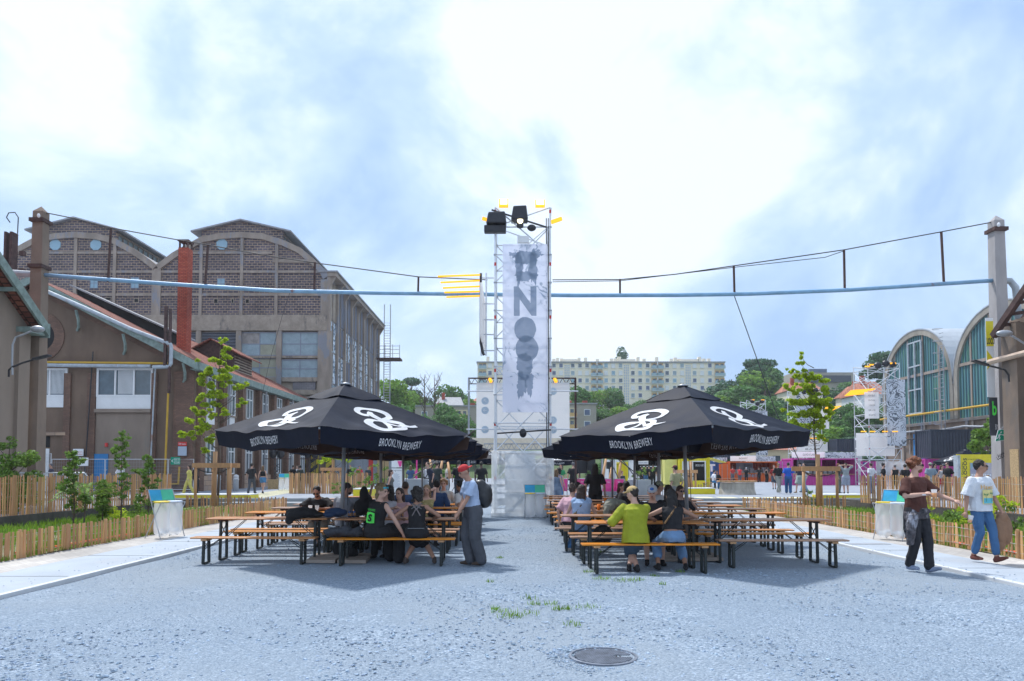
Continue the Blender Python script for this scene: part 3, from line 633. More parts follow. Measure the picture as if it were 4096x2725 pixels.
dr = MB().box(W(380, 1600, BD).x, W(440, 1600, BD).x, BD - .09, BD - .003, ZS, W(0, 1816, BD).z).build('door', M['blue'], shop, True)
p = W(430, 1880, BD); MB().box(p.x - .12, p.x + .02, BD - .16, BD - .09, p.z - .03, p.z + .03).build('handle', M['steel'], dr, True)
chx0, chx1 = W(701, 1600, 49).x, W(740, 1600, 49).x; cz0 = W(0, 1430, 49).z; cz1 = W(0, 990, 49).z
ch = MB().box(chx0, chx1, 49.0, 49.75, cz0 - .8, cz1).build('chimney', M['brick'], shop, True)
mb = MB()
for x in (chx0 + .02, chx1 - .1):
 for y in (49.02, 49.62): mb.box(x, x + .1, y, y + .1, cz1, cz1 + .45)
mb.box(chx0 - .05, chx1 + .05, 48.93, 49.82, cz1 + .45, cz1 + .55); mb.build('chimney_cap', M['rust'], ch, True)
ys = [BD + .6 + i * 3.55 for i in range(8)]
for i, y in enumerate(ys):
 MB().box(xr2 - .01, xr2 + .35, y - .28, y + .28, ZS, ze - .4).build('buttress', M['oldbrick'], shop, True)
 if i == 7: continue
 for z0, z1 in ((zw - 3.1, zw - .75), (1.35, 3.9)):
  mb = MB(); ya, yb = y + 1.2, y + 2.5
  for q in (ya, (ya + yb) / 2 - .04, yb - .08): mb.box(xr2 - .02, xr2 + .1, q, q + .08, z0, z1)
  for q in (z0, z1 - .08, z0 + (z1 - z0) * .62): mb.box(xr2 - .02, xr2 + .095, ya + .08, yb - .08, q, q + .08)
  f = mb.build('window', M['whitepaint'], shop, True)
  MB().box(xr2 - .01, xr2 + .03, ya + .04, yb - .04, z0 + .04, z1 - .04).build('pane', M['glass'], f, True)
  MB().box(xr2 - .01, xr2 + .16, ya - .1, yb + .1, z0 - .1, z0).build('sill', M['plaster2'], f, True)
  if z0 > 3: MB().box(xr2 - .01, xr2 + .05, ya, yb, z0 - .85, z0 - .1).build('spandrel', M['whitepaint'], f, True)
MB().box(xr2 - .01, xr2 + .12, BD, BE, ZS - .1, ZS + 1.0).build('plinth', M['stone'], shop, True)
MB().box(xl2, xr2, BD - .06, BD - .01, ZS - .1, ZS + .9).build('plinth', M['plaster2'], shop, True)
for y in (BD + 4.5, BD + 12, BD + 19): MB().path([(xe, y, ze - .3), (xr2 + .5, y, ze - .9), (xr2 + .45, y, ZS)], .07, 6).build('downpipe', M['steel'], shop, True)
v = [W(600 + 0, 1165, 50), W(683, 1325, 50)]
def vent_long():
 xa, xb_ = W(305, 1150, 50).x, W(680, 1322, 50).x; za, zbb = W(305, 1150, 50).z, W(680, 1330, 50).z
 mb = MB(); slope_ = (za - zbb) / (xb_ - xa)
 MB().add([(xa, 50, za), (xb_, 50, zbb), (xb_, 50, zbb - .9), (xa + .2, 50, za - 1.15)] + [(xa, 53, za), (xb_, 53, zbb), (xb_, 53, zbb - .9), (xa + .2, 53, za - 1.15)],
    [(0, 1, 2, 3), (7, 6, 5, 4), (0, 4, 5, 1), (1, 5, 6, 2), (2, 6, 7, 3), (3, 7, 4, 0)]).build('ventilator', M['black'], shop, True)
 slope(xa - .3, za + .05, xb_ + .3, zbb - .02, 49.7, 53.4, .12).build('ventilator_roof', M['felt'], shop, True)
vent_long()
c = W(853, 1400, 56); zz = W(853, 1362, 56).z; zl = W(853, 1455, 56).z
MB().prism([(c.x - 1.7, zl - 1.2), (c.x - 1.7, zz - .9), (c.x - .1, zz), (c.x + 1.6, zz - .9), (c.x + 1.6, zl - 1.5)], 'y', 56, 60).build('ventilator', M['rust'], shop, True)
slope(c.x - .1, zz + .03, c.x + 2.3, zz - 1.25, 55.6, 60.4, .1).build('ventilator_roof', M['tiles'], shop, True)
slope(c.x - .1, zz + .03, c.x - 2.2, zz - 1.1, 55.6, 60.4, .1).build('ventilator_roof', M['tiles'], shop, True)
mb = MB()
for k in range(7): mb.box(c.x + 1.6, c.x + 1.7, 56.2, 59.8, zz - 2.6 + k * .22, zz - 2.5 + k * .22)
mb.build('louvre', M['bandconc'], shop, True)
pp = MB().tube((W(140, 1600, BD).x, BD - .45, W(0, 1453, BD).z), (W(688, 1600, BD).x, BD - .45, W(0, 1458, BD).z), .075).path([(W(684, 1600, BD).x, BD - .35, W(0, 1500, BD).z), (W(676, 1600, BD).x, BD - .35, ZS + .8), (W(670, 1600, BD).x, BD - .35, ZS + .6), (W(680, 1600, BD).x, BD - .35, ZS + .5), (W(730, 1600, BD).x, BD - .35, ZS + .5), (W(733, 1600, BD).x, BD - .35, ZS + 1.6)], .07).build('gas_pipe', M['yelpipe'], shop, True)
A = [(162, 1155), (330, 1228), (527, 1318), (668, 1372), (682, 1378), (685, 1390), (683, 1455), (676, 1467), (612, 1469)]
MB().path([(W(a, b, BD - 1).x, BD - 1, W(a, b, BD - 1).z) for a, b in A], .125, 8).build('steam_pipe', M['whitepipe'], shop, True)
MB().tube((W(140, 1600, BD).x, BD - .5, W(0, 1465, BD).z), (W(615, 1600, BD).x, BD - .5, W(0, 1470, BD).z), .12).build('steam_pipe', M['whitepipe'], shop, True)
MB().tube((W(628, 1600, BD).x, BD - .3, W(0, 1475, BD).z), (W(614, 1600, BD).x, BD - .3, ZS), .05).build('drain_pipe', M['whitepipe'], shop, True)
MB().tube((W(378, 1600, BD).x, BD - .3, W(0, 1410, BD).z), (W(357, 1600, BD).x, BD - .3, ZS + .9), .04).build('drain_pipe', M['cable'], shop, True)
mb = MB(); x = W(695, 1600, BD).x
mb.box(x - .2, x - .04, BD - 1.1, BD - .9, W(0, 1480, BD).z, W(0, 1240, BD).z).box(x + .1, x + .22, BD - 1.1, BD - .9, W(0, 1580, BD).z, W(0, 1250, BD).z); mb.build('pipe_post', M['rust'], shop, True)
def sign(name, label, pts, mat, d, th=.03, texts=(), frame=None):
 a = W(pts[0], pts[1], d); b = W(pts[2], pts[3], d)
 t = thing(name, label, 'sign', ((a.x + b.x) / 2, d, min(a.z, b.z)))
 pl = MB().box(a.x, b.x, d, d + th, b.z, a.z).build('panel', mat, t, True, bevel=0)
 for s, fx, fy, fw, fh, mm in texts:
  put_text(s, 'lettering', M[mm], pl, (a.x + (b.x - a.x) * fx, d, b.z + (a.z - b.z) * fy), (b.x - a.x) * fw, (a.z - b.z) * fh, world=True, bold=.01)
 return t
sign('number_sign', 'white plate with a grey 6 on the brown workshop wall', (292, 1796, 333, 1824), M['white'], BD - .2, texts=[('6', .2, .5, .28, .85, 'greyprint'), ('Ingénierie', .66, .55, .5, .2, 'red'), ('Locomotives', .66, .25, .5, .2, 'red')])
sign('company_sign', 'red and grey name board on the corner pillar of the brown workshop', (712, 1768, 746, 1784), M['red'], BD - .25, texts=[('SFR Centre', .5, .5, .8, .4, 'white')])
sign('company_board', 'grey two-field board just under the red name board', (712, 1786, 746, 1823), M['greyprint'], BD - .25)
s_ = sign('exit_sign', 'green ISSUE DE SECOURS sign hanging on the mesh fence', (683, 1829, 720, 1859), M['green'], 43.2, texts=[('ISSUE DE', .66, .7, .6, .3, 'white'), ('SECOURS', .66, .28, .6, .3, 'white'), ('<', .18, .5, .2, .4, 'white')])
sign('fire_box', 'small red alarm box beside the blue door', (419, 1772, 427, 1787), M['red'], BD - .2, th=.15)
sign('site_notice', 'white green-framed notice behind the garden shrubs', (300, 1831, 352, 1864), M['white'], 43.2, texts=[('PLAN', .5, .6, .5, .4, 'green')])
ann = thing('shutter_annex', 'grey annex with yellow and black striped posts and roller shutters under the parasols', 'building', (-15.5, 74, ZS))
ax0, ax1 = W(1075, 1800, 73).x, W(1580, 1800, 73).x
M['shut'] = brick_mat('roller_shutter', (.42, .45, .50), (.45, .48, .52), (.20, .22, .25), 9, .12, .015, 'xz', bump=.5)
M['stripe'] = pm('stripe_yellow', (.62, .48, .05), .6, .2, 2, 0)
MB().box(ax0, ax1, 73, 74, ZS - .1, W(0, 1700, 73).z).build('wall', M['wallc'], ann, True)
for px0, px1, mt in ((1120, 1145, 'plaster2'), (1200, 1235, 'shut'), (1270, 1300, 'plaster2'), (1345, 1380, 'shut'), (1420, 1448, 'shut'), (1476, 1492, 'red'), (1510, 1555, 'osb')):
 a = W(px0, 1760, 73); b = W(px1, 1900, 73); MB().box(a.x, b.x, 72.9, 73.0 - .004, ZS, a.z).build('shutter' if mt == 'shut' else 'door', M[mt], ann, True)
for px in (1095, 1165, 1212, 1260, 1320):
 a = W(px, 1760, 72.6); post = MB().box(a.x - .35, a.x + .35, 72.4, 72.8, ZS, W(0, 1720, 72.6).z).build('post', M['stripe'], ann, True)
 mb = MB(); z = ZS + .2
 while z < 5: mb.add([(a.x - .36, 72.385, z), (a.x + .36, 72.385, z + .55), (a.x + .36, 72.385, z + .95), (a.x - .36, 72.385, z + .4)], [(0, 1, 2, 3)]); z += .9
 mb.build('stripe', M['dark'], post, True)
nl = thing('roadside_building', 'pale roughcast building end with green weathered eaves at the left edge', 'building', (-18.5, 22, ZS))
XN = -18.3; pA = WX(0, 1030, XN); pB = WX(172, 1285, XN)
sA = (pA.z - pB.z) / (pB.y - pA.y); yc = WX(98, 1500, XN - .6).y; rp_ = pA.y - 6.0
def zr(y): return pB.z + (pB.y - y) * sA
XW = XN - .55
MB().add([(XW, rp_, ZS - .1), (XW, yc, ZS - .1), (XW, yc, zr(yc) - .25), (XW, rp_, zr(rp_) - .25)] + [(XW - 9, rp_, ZS - .1), (XW - 9, yc, ZS - .1), (XW - 9, yc, zr(yc) - .25), (XW - 9, rp_, zr(rp_) - .25)],
   [(0, 1, 2, 3), (7, 6, 5, 4), (0, 4, 5, 1), (1, 5, 6, 2), (2, 6, 7, 3), (3, 7, 4, 0)]).build('wall', M['plaster2'], nl, True)
def rslope(xa, xb_, y0, y1, dz, th): return MB().add([(xa, y0, zr(y0) + dz), (xb_, y0, zr(y0) + dz), (xb_, y1, zr(y1) + dz), (xa, y1, zr(y1) + dz), (xa, y0, zr(y0) + dz + th), (xb_, y0, zr(y0) + dz + th), (xb_, y1, zr(y1) + dz + th), (xa, y1, zr(y1) + dz + th)],
 [(3, 2, 1, 0), (4, 5, 6, 7), (1, 0, 4, 5), (2, 1, 5, 6), (3, 2, 6, 7), (0, 3, 7, 4)])
rslope(XW - 9, XN, rp_, pB.y + .2, -.1, .1).build('roof', M['tiles'], nl, True)
rslope(XN, XN + .1, rp_, pB.y + .25, -.35, .42).build('barge_board', M['trimgreen'], nl, True)
MB().box(XW - 9, XN + .08, pB.y + .25, pB.y + .33, zr(pB.y) - .6, zr(pB.y) - .05).build('gutter', M['trimgreen'], nl, True)
MB().box(XW, XN - .02, pB.y - .7, pB.y + .2, zr(pB.y) - .55, zr(pB.y) - .35).build('eaves_block', M['trimgreen'], nl, True)
for y in (pA.y - 1, pA.y + .8): MB().beam((XW, y, zr(y) - .35), (XN, y, zr(y) - .35), .12, .14).build('purlin', M['trimgreen'], nl, True)
for y0, y1 in ((yc - .6, yc + .02), (yc - 3.4, yc - 2.9)): MB().box(XW, XW + .14, y0, y1, ZS, zr(y1) - .5).build('pilaster', M['plaster2'], nl, True)
def wall_lamp(label, base, pts, head, hd):
 t = thing('street_lamp', label, 'street lamp', base)
 MB().path(pts, .035, 6).build('arm', M['cable'] if 'flat' in label else M['steel'], t, True)
 h = Vector(head); e_ = Vector(hd)
 if 'flat' in label: MB().beam(h, h + e_, .22, .07).build('lamp_head', M['cable'], t, True, bevel=.02)
 else: MB().ell(h + e_ / 2, (abs(e_.x) / 2 + .05, .16, .12), 12, 8).build('lamp_head', M['steel'], t, True, smooth=True)
 return t
yq = 24.0
q = lambda a, b, d=yq: W(a, b, d)
wall_lamp('old grey egg-shaped lamp on the left building under the eaves', q(50, 1500), [q(50, 1500), q(48, 1450), q(50, 1380), q(62, 1350), q(90, 1340), q(125, 1325)], q(128, 1322), q(172, 1312) - q(128, 1322))
wall_lamp('black flat lamp on a curved arm at the left building', q(35, 1508), [q(35, 1508), q(36, 1480), q(50, 1468), q(90, 1452), q(135, 1438)], q(135, 1437), q(200, 1422) - q(135, 1437))
nr_ = thing('corner_building', 'brown roughcast building end with rusty eaves frame at the right edge', 'building', (19, 24, ZS))
XR = 19.0; ycr = WX(4046, 1500, XR).y
MB().box(XR, XR + 9, ycr - 12, ycr, ZS - .1, WX(4096, 1290, XR).z + .2).build('wall', M['rough'], nr_, True)
for y0, y1 in ((ycr - .8, ycr + .02), (ycr - 4, ycr - 3.4)): MB().box(XR - .35, XR, y0, y1, ZS, WX(4060, 1300, XR).z).build('pilaster', M['rough'], nr_, True)
rk0 = WX(4096, 1165, XR - .7); rk1 = WX(3973, 1345, XR - .7)
MB().beam(rk0 + (rk0 - rk1) * .6, rk1, .18, .22).build('eaves_frame', M['rust'], nr_, True)
MB().beam(rk0 + (rk0 - rk1) * .6 + Vector((.8, 0, .1)), rk1 + Vector((.8, 0, .1)), .18, .2).build('eaves_frame', M['rust'], nr_, True)
for t_ in (0, .25, .5, .75): a = rk1.lerp(rk0, t_); MB().beam(a, a + Vector((.8, 0, .1)), .1, .12).build('rung', M['rust'], nr_, True)
MB().tube((XR - .5, ycr + .5, WX(4005, 1450, XR).z), (XR - .3, ycr - 6, WX(4005, 1430, XR).z), .11).build('vent_pipe', pm('cream_pipe', (.62, .47, .36), .5), nr_, True)
MB().box(XR - .37, XR - .352, ycr - .75, ycr - .3, ZS, WX(4032, 1800, XR).z).build('chipboard_strip', M['osb'], nr_, True)
def xsign(name, label, X, px0, px1, py0, py1, mat, texts=()):
 a = WX(px0, py0, X); b = WX(px1, py1, X); t = thing(name, label, 'sign', (X, (a.y + b.y) / 2, b.z))
 zt_ = WX((px0 + px1) / 2, py0, X).z; zb_ = WX((px0 + px1) / 2, py1, X).z
 pl = MB().box(X - .03, X, min(a.y, b.y), max(a.y, b.y), zb_, zt_).build('panel', mat, t, True)
 for s, fx, fy, fw, fh, mm in texts:
  ww = abs(a.y - b.y); put_text(s, 'lettering', M[mm], pl, (X - .03, a.y + (b.y - a.y) * fx, zb_ + (zt_ - zb_) * fy), ww * fw, (zt_ - zb_) * fh, ux=(0, -1, 0), world=True, bold=.01)
 return t
xsign('wall_notice', 'white notice reading Rouen Usinage on the right building', XR - .004, 4074, 4140, 1733, 1776, M['white'], [('Roues', .35, .65, .55, .25, 'dark'), ('Usinage', .4, .35, .65, .25, 'dark')])
xsign('wall_notice', 'lower printed white notice on the right building beside the fence', XR - .004, 4074, 4140, 1870, 1975, M['white'], [('Information', .4, .85, .7, .1, 'dark'), ('programme', .4, .6, .6, .08, 'greyprint'), ('horaires', .4, .4, .6, .08, 'greyprint')])
xsign('wall_socket_box', 'small dark box on the right building between two notices', XR - .004, 4080, 4110, 1828, 1856, M['dark'])
q = lambda a, b, d=25.0: W(a, b, d)
wall_lamp('old grey egg-shaped lamp on the right building under the rusty frame', q(4090, 1370), [q(4100, 1376), q(4075, 1360), q(4045, 1342)], q(4045, 1340), q(3990, 1328) - q(4045, 1340))
wall_lamp('black flat lamp on a curved arm at the right building', q(4036, 1528), [q(4036, 1528), q(4034, 1500), q(4020, 1480), q(3985, 1470), q(3950, 1462)], q(3950, 1461), q(3890, 1442) - q(3950, 1461))
PD = 28.0
def post(label, px, wpx, ptop, d, side):
 t = thing('concrete_post', label, 'post', (W(px, 1500, d).x, d, ZS)); x = t.location.x; zt_ = W(px, ptop, d).z; w2 = wpx * d / F
 vs = MB(); vs.add([(x - w2 * .62, d - .3, ZS - .1), (x + w2 * .62, d - .3, ZS - .1), (x + w2 * .62, d + .3, ZS - .1), (x - w2 * .62, d + .3, ZS - .1),
     (x - w2 * .45, d - .2, zt_ - .25), (x + w2 * .45, d - .2, zt_ - .25), (x + w2 * .45, d + .2, zt_ - .25), (x - w2 * .45, d + .2, zt_ - .25), (x, d, zt_)],
     [(0, 1, 5, 4), (1, 2, 6, 5), (2, 3, 7, 6), (3, 0, 4, 7), (4, 5, 8), (5, 6, 8), (6, 7, 8), (7, 4, 8), (3, 2, 1, 0)]).build('shaft', M['rough'] if side < 0 else M['concrete2'], t, True)
 for dz in (.55, 2.4 if side < 0 else 9):
  if dz < 5: MB().box(x - w2 * .62, x + w2 * .62, d - .32, d + .3, zt_ - dz - .14, zt_ - dz).build('clamp', M['rust'], t, True)
 MB().ell((x - side * w2 * .3, d - .35, zt_ - .5), (.06, .06, .09), 8, 6).build('insulator', M['white'], t, True)
 return t, zt_
M['concrete2'] = pm('post_concrete', (.42, .40, .40), .9, .25, 1.5, .35, 25, streak=2)
M['concpost'] = M['concrete2']
pl_, zl_ = post('tall tapering concrete post rising beside the left roadside building', 146, 46, 826, PD, -1)
pr_, zr__ = post('tall concrete post with pipe end at the right edge of the yard', 4002, 46, 862, PD, 1)
pw = lambda a, b, d=PD: W(a, b, d)
pipe = thing('overhead_pipe', 'long rusty blue pipe hung across the whole yard on a cable', 'pipe', pw(2048, 1182))
pts = [pw(a, b) for a, b in ((160, 1099), (330, 1112), (700, 1138), (1100, 1163), (1500, 1172), (1950, 1178), (2300, 1182), (2700, 1181), (3000, 1176), (3400, 1160), (3980, 1122))]
MB().path(pts, .08, 10).build('pipe', M['bluepipe'], pipe, True, smooth=True)
MB().path([pw(2048 - 1990 + 70, 1098), pw(20, 1090), pw(-60, 1088)], .13, 8).build('pipe_end', M['whitepipe'], pipe, True)
MB().path([pw(3978, 1124), pw(4040, 1124), pw(4062, 1150), pw(4068, 1210), pw(4075, 1290)], .13, 8).build('pipe_elbow', M['whitepipe'], pipe, True, smooth=True)
for a0, b0, a1_, b1 in ((444, 915, 432, 1128), (832, 982, 820, 1150), (1260, 1050, 1257, 1172), (1674, 1107, 1672, 1180), (2480, 1117, 2480, 1188), (2935, 1063, 2938, 1182), (3376, 1000, 3379, 1168), (3765, 930, 3776, 1142)):
 MB().beam(pw(a0, b0), pw(a1_, b1) , .07, .07).build('hanger', M['rust'], pipe, True)
mb = MB().path([pw(a, b) for a, b in ((165, 848), (300, 875), (444, 912), (700, 958), (832, 980), (1050, 1020), (1260, 1052), (1674, 1108), (1950, 1120))], .022, 5)
mb.path([pw(a, b) for a, b in ((2210, 1120), (2480, 1119), (2700, 1098), (2935, 1064), (3376, 1000), (3765, 928), (3975, 888))], .022, 5)
mb.path([pw(a, b) for a, b in ((2210, 1128), (2480, 1124), (2935, 1070), (3300, 1030), (3376, 1004))], .015, 5)
mb.build('suspension_cable', M['cable'], pipe, True)
tag(MB().path([pw(2938, 1186), W(2990, 1330, 28), W(3100, 1640, 27.5), W(3200, 1850, 27)], .018, 5).build('guy_wire', M['cable'], None, True), 'thin black wire running down from the blue pipe behind the right parasol', 'wire')
tag(MB().path([W(1160, 1170, 40), W(1130, 1260, 41), W(1080, 1440, 43), W(1040, 1620, 45)], .012, 5).build('guy_wire', M['cable'], None, True), 'thin black wire running down from the blue pipe in front of the factory hall', 'wire')
h = thing('steel_column', 'rusty riveted steel column left of the tall concrete post', 'post', (W(72, 1600, 32).x, 32, ZS))
for a, b in ((58, 66), (80, 90)): MB().box(W(a, 0, 32).x, W(b, 0, 32).x, 31.8, 32.2, ZS, W(0, 932, 32).z).build('flange', M['rust'], h, True)
mb = MB()
for k in range(14): mb.box(W(64, 1600, 32).x, W(82, 1600, 32).x, 31.9, 32.1, 1 + k * .8, 1.2 + k * .8)
mb.build('batten', M['rust'], h, True)
MB().path([W(70, 935, 32), W(73, 870, 32), W(60, 850, 32), W(35, 852, 32), W(26, 870, 32), W(40, 890, 32)], .025, 5).build('cable_loop', M['cable'], h, True)
XH = 42.0
ah = thing('arched_hall', 'hall with round concrete arches filled with blue-green corrugated glazing', 'factory hall', (XH, 68, ZS))
def corr_mat():
 m = bpy.data.materials.new('green_corrugated'); m.use_nodes = True; n = m.node_tree.nodes; l = m.node_tree.links; b = n['Principled BSDF']; b.inputs['Roughness'].default_value = .45
 tc = n.new('ShaderNodeTexCoord'); sx = n.new('ShaderNodeSeparateXYZ'); l.new(tc.outputs['Object'], sx.inputs[0])
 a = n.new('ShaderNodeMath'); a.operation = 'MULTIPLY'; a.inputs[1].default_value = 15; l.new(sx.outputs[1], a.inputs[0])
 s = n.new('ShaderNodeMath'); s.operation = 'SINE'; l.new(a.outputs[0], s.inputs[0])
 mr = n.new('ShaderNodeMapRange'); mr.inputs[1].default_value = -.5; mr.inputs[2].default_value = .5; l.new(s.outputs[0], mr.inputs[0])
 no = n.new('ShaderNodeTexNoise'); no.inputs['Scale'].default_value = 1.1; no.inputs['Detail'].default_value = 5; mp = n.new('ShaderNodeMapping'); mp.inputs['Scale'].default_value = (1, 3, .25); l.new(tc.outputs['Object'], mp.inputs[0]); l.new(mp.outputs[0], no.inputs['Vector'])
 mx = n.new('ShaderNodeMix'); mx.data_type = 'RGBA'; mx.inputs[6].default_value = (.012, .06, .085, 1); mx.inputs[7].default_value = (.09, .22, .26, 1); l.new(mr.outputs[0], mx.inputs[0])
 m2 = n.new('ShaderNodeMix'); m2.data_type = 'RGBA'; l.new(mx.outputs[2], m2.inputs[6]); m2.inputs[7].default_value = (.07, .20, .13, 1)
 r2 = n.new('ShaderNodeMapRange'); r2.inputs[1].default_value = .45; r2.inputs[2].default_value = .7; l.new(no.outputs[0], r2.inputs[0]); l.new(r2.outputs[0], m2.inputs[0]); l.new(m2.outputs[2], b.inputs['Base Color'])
 bu = n.new('ShaderNodeBump'); bu.inputs['Strength'].default_value = .6; bu.inputs['Distance'].default_value = .08; l.new(s.outputs[0], bu.inputs['Height']); l.new(bu.outputs[0], b.inputs['Normal'])
 return m
M['gcorr'] = corr_mat(); M['archconc'] = pm('arch_concrete', (.36, .33, .28), .9, .3, .9, .3, 12, streak=2)
M['hallroof'] = pm('white_vault', (.42, .46, .50), .5, .15, .8, .1, 6)
y0 = WX(3540, 1700, XH).y; y1 = WX(3826, 1700, XH).y; AW = y0 - y1; zt_ = WX(3680, 1318, XH).z; zs = WX(3623, 1513, XH).z - 1.6
zsill = WX(3700, 1690, XH).z
def arc(yc, hw, zs, zt, n=22): return [(yc + hw * math.cos(PI * k / n), zs + (zt - zs) * math.sin(PI * k / n) ** .9) for k in range(n + 1)]
for i in range(2):
 yc_ = y0 - AW * (i + .5); A = arc(yc_, AW / 2 - .05, zs, zt_)
 MB().prism([(yc_ + AW / 2 - .3, zsill)] + arc(yc_, AW / 2 - .3, zs, zt_ - .5) + [(yc_ - AW / 2 + .3, zsill)], 'x', XH - .02, XH + .2).build('glazing', M['gcorr'], ah, True)
 mb = MB()
 for th, off, x0_, x1_, nm, mt in ((.55, 0, XH - .22, XH + .3, 'arch', M['archconc']), (.12, .13, XH - .26, XH + 34, 'vault_roof', M['hallroof'])):
  mb = MB(); full = [(yc_ + AW / 2 - .05, zsill)] + A + [(yc_ - AW / 2 + .05, zsill)] if nm == 'arch' else A
  for k in range(len(full) - 1):
   a, b = Vector(full[k]), Vector(full[k + 1]); c = Vector((yc_, zs));
   pa = full[max(k - 1, 0)]; pb = full[min(k + 2, len(full) - 1)]
   na = (b - Vector(pa)); nb_ = (Vector(pb) - a); na = Vector((na.y, -na.x)).normalized(); nb_ = Vector((nb_.y, -nb_.x)).normalized()
   q4 = [a + na * off, b + nb_ * off, b + nb_ * (off - th), a + na * (off - th)]
   mb.add([(x0_, p.x, p.y) for p in q4] + [(x1_, p.x, p.y) for p in q4], [(0, 1, 2, 3), (7, 6, 5, 4), (0, 4, 5, 1), (1, 5, 6, 2), (2, 6, 7, 3), (3, 7, 4, 0)])
  mb.build(nm, mt, ah, True)
 for fy in (-.62, -.2, .22, .62):
  yy = yc_ + fy * AW / 2; MB().box(XH - .09, XH - .02, yy - .10, yy + .10, zsill - 3.2, zs + (zt_ - zs) * max(0, 1 - fy * fy) ** .5 - .6).build('mullion', M['fconc'], ah, True)
 zz = WX(3623, 1513, XH).z; MB().box(XH - .13, XH - .02, yc_ - AW / 2 + .4, yc_ + AW / 2 - .4, zz - .14, zz + .14).build('transom', M['fconc'], ah, True)
MB().box(XH + .1, XH + .6, y0 - 2 * AW - 6, y0, ZS - .1, zsill).build('base_wall', M['rough'], ah, True)
MB().box(XH - .1, XH + .35, y0 - 2 * AW - 6, y0, zsill - .3, zsill).build('sill_beam', M['fconc'], ah, True)
for k in range(9): yy = y0 - k * 3.6; MB().box(XH - .06, XH + .1, yy - .16, yy + .16, ZS, zsill - .3).build('wall_pier', M['fconc'], ah, True)
MB().tube((XH - .5, y0, WX(3623, 1668, XH).z), (XH - .5, y0 - 2 * AW, WX(3623, 1668, XH).z), .11).build('gas_pipe', M['yelpipe'], ah, True)
for dz in (.9, 1.7): MB().path([(XH - .25, y0 - t * 2.4, zsill - dz - .12 * math.sin(t * 1.9)) for t in range(11)], .08 if dz > 1 else .11, 6).build('wall_pipe', M['steel'] if dz < 1 else M['cable'], ah, True)
mb = MB(); yv = y1 + .9
for dy in (-.3, .3): mb.tube((XH - .7, yv + dy, ZS + 3), (XH - .7, yv + dy, zs + 3.8), .05, 5)
for k in range(28): mb.tube((XH - .7, yv - .3, 4 + k * .4), (XH - .7, yv + .3, 4 + k * .4), .03, 5)
for k in range(9):
 z = 6 + k * 1.15; mb.path([(XH - .7, yv - .3, z), (XH - 1.3, yv - .35, z), (XH - 1.5, yv, z), (XH - 1.3, yv + .35, z), (XH - .7, yv + .3, z)], .03, 5)
mb.build('cage_ladder', M['steel'], ah, True)
mb = MB(); ya, yb = WX(3640, 1400, XH).y, WX(3693, 1400, XH).y; za, zb_ = WX(3660, 1655, XH).z, WX(3665, 1370, XH).z
for yy in (ya, (ya + yb) / 2, yb): mb.box(XH - .3, XH - .15, yy - .07, yy + .07, za, zb_ + .0)
for z in (za, za + (zb_ - za) * .33, za + (zb_ - za) * .66, zb_): mb.box(XH - .29, XH - .16, yb, ya, z - .07, z + .07)
mb.build('hoist_frame', M['whitepipe'], ah, True)
MB().box(XH - .1, XH - .02, WX(3655, 1700, XH).y, WX(3710, 1700, XH).y, ZS, WX(3680, 1735, XH).z).build('door', M['blue'], ah, True)
lx0, lx1 = XH + 8, XH + 22; mb = MB(); lyc = y0 - AW * .5 - 1
zl0 = zt_ + .3; zpk = W(3790, 1297, lyc).z + 1.2
MB().add([(lx0, lyc - 3, zl0), (lx0, lyc + 3, zl0), (lx0, lyc, zl0 + 2.6), (lx1, lyc - 3, zl0), (lx1, lyc + 3, zl0), (lx1, lyc, zl0 + 2.6)], [(0, 2, 1), (3, 4, 5), (0, 3, 5, 2), (1, 2, 5, 4), (0, 1, 4, 3)]).build('skylight', M['paleglass'], ah, True)
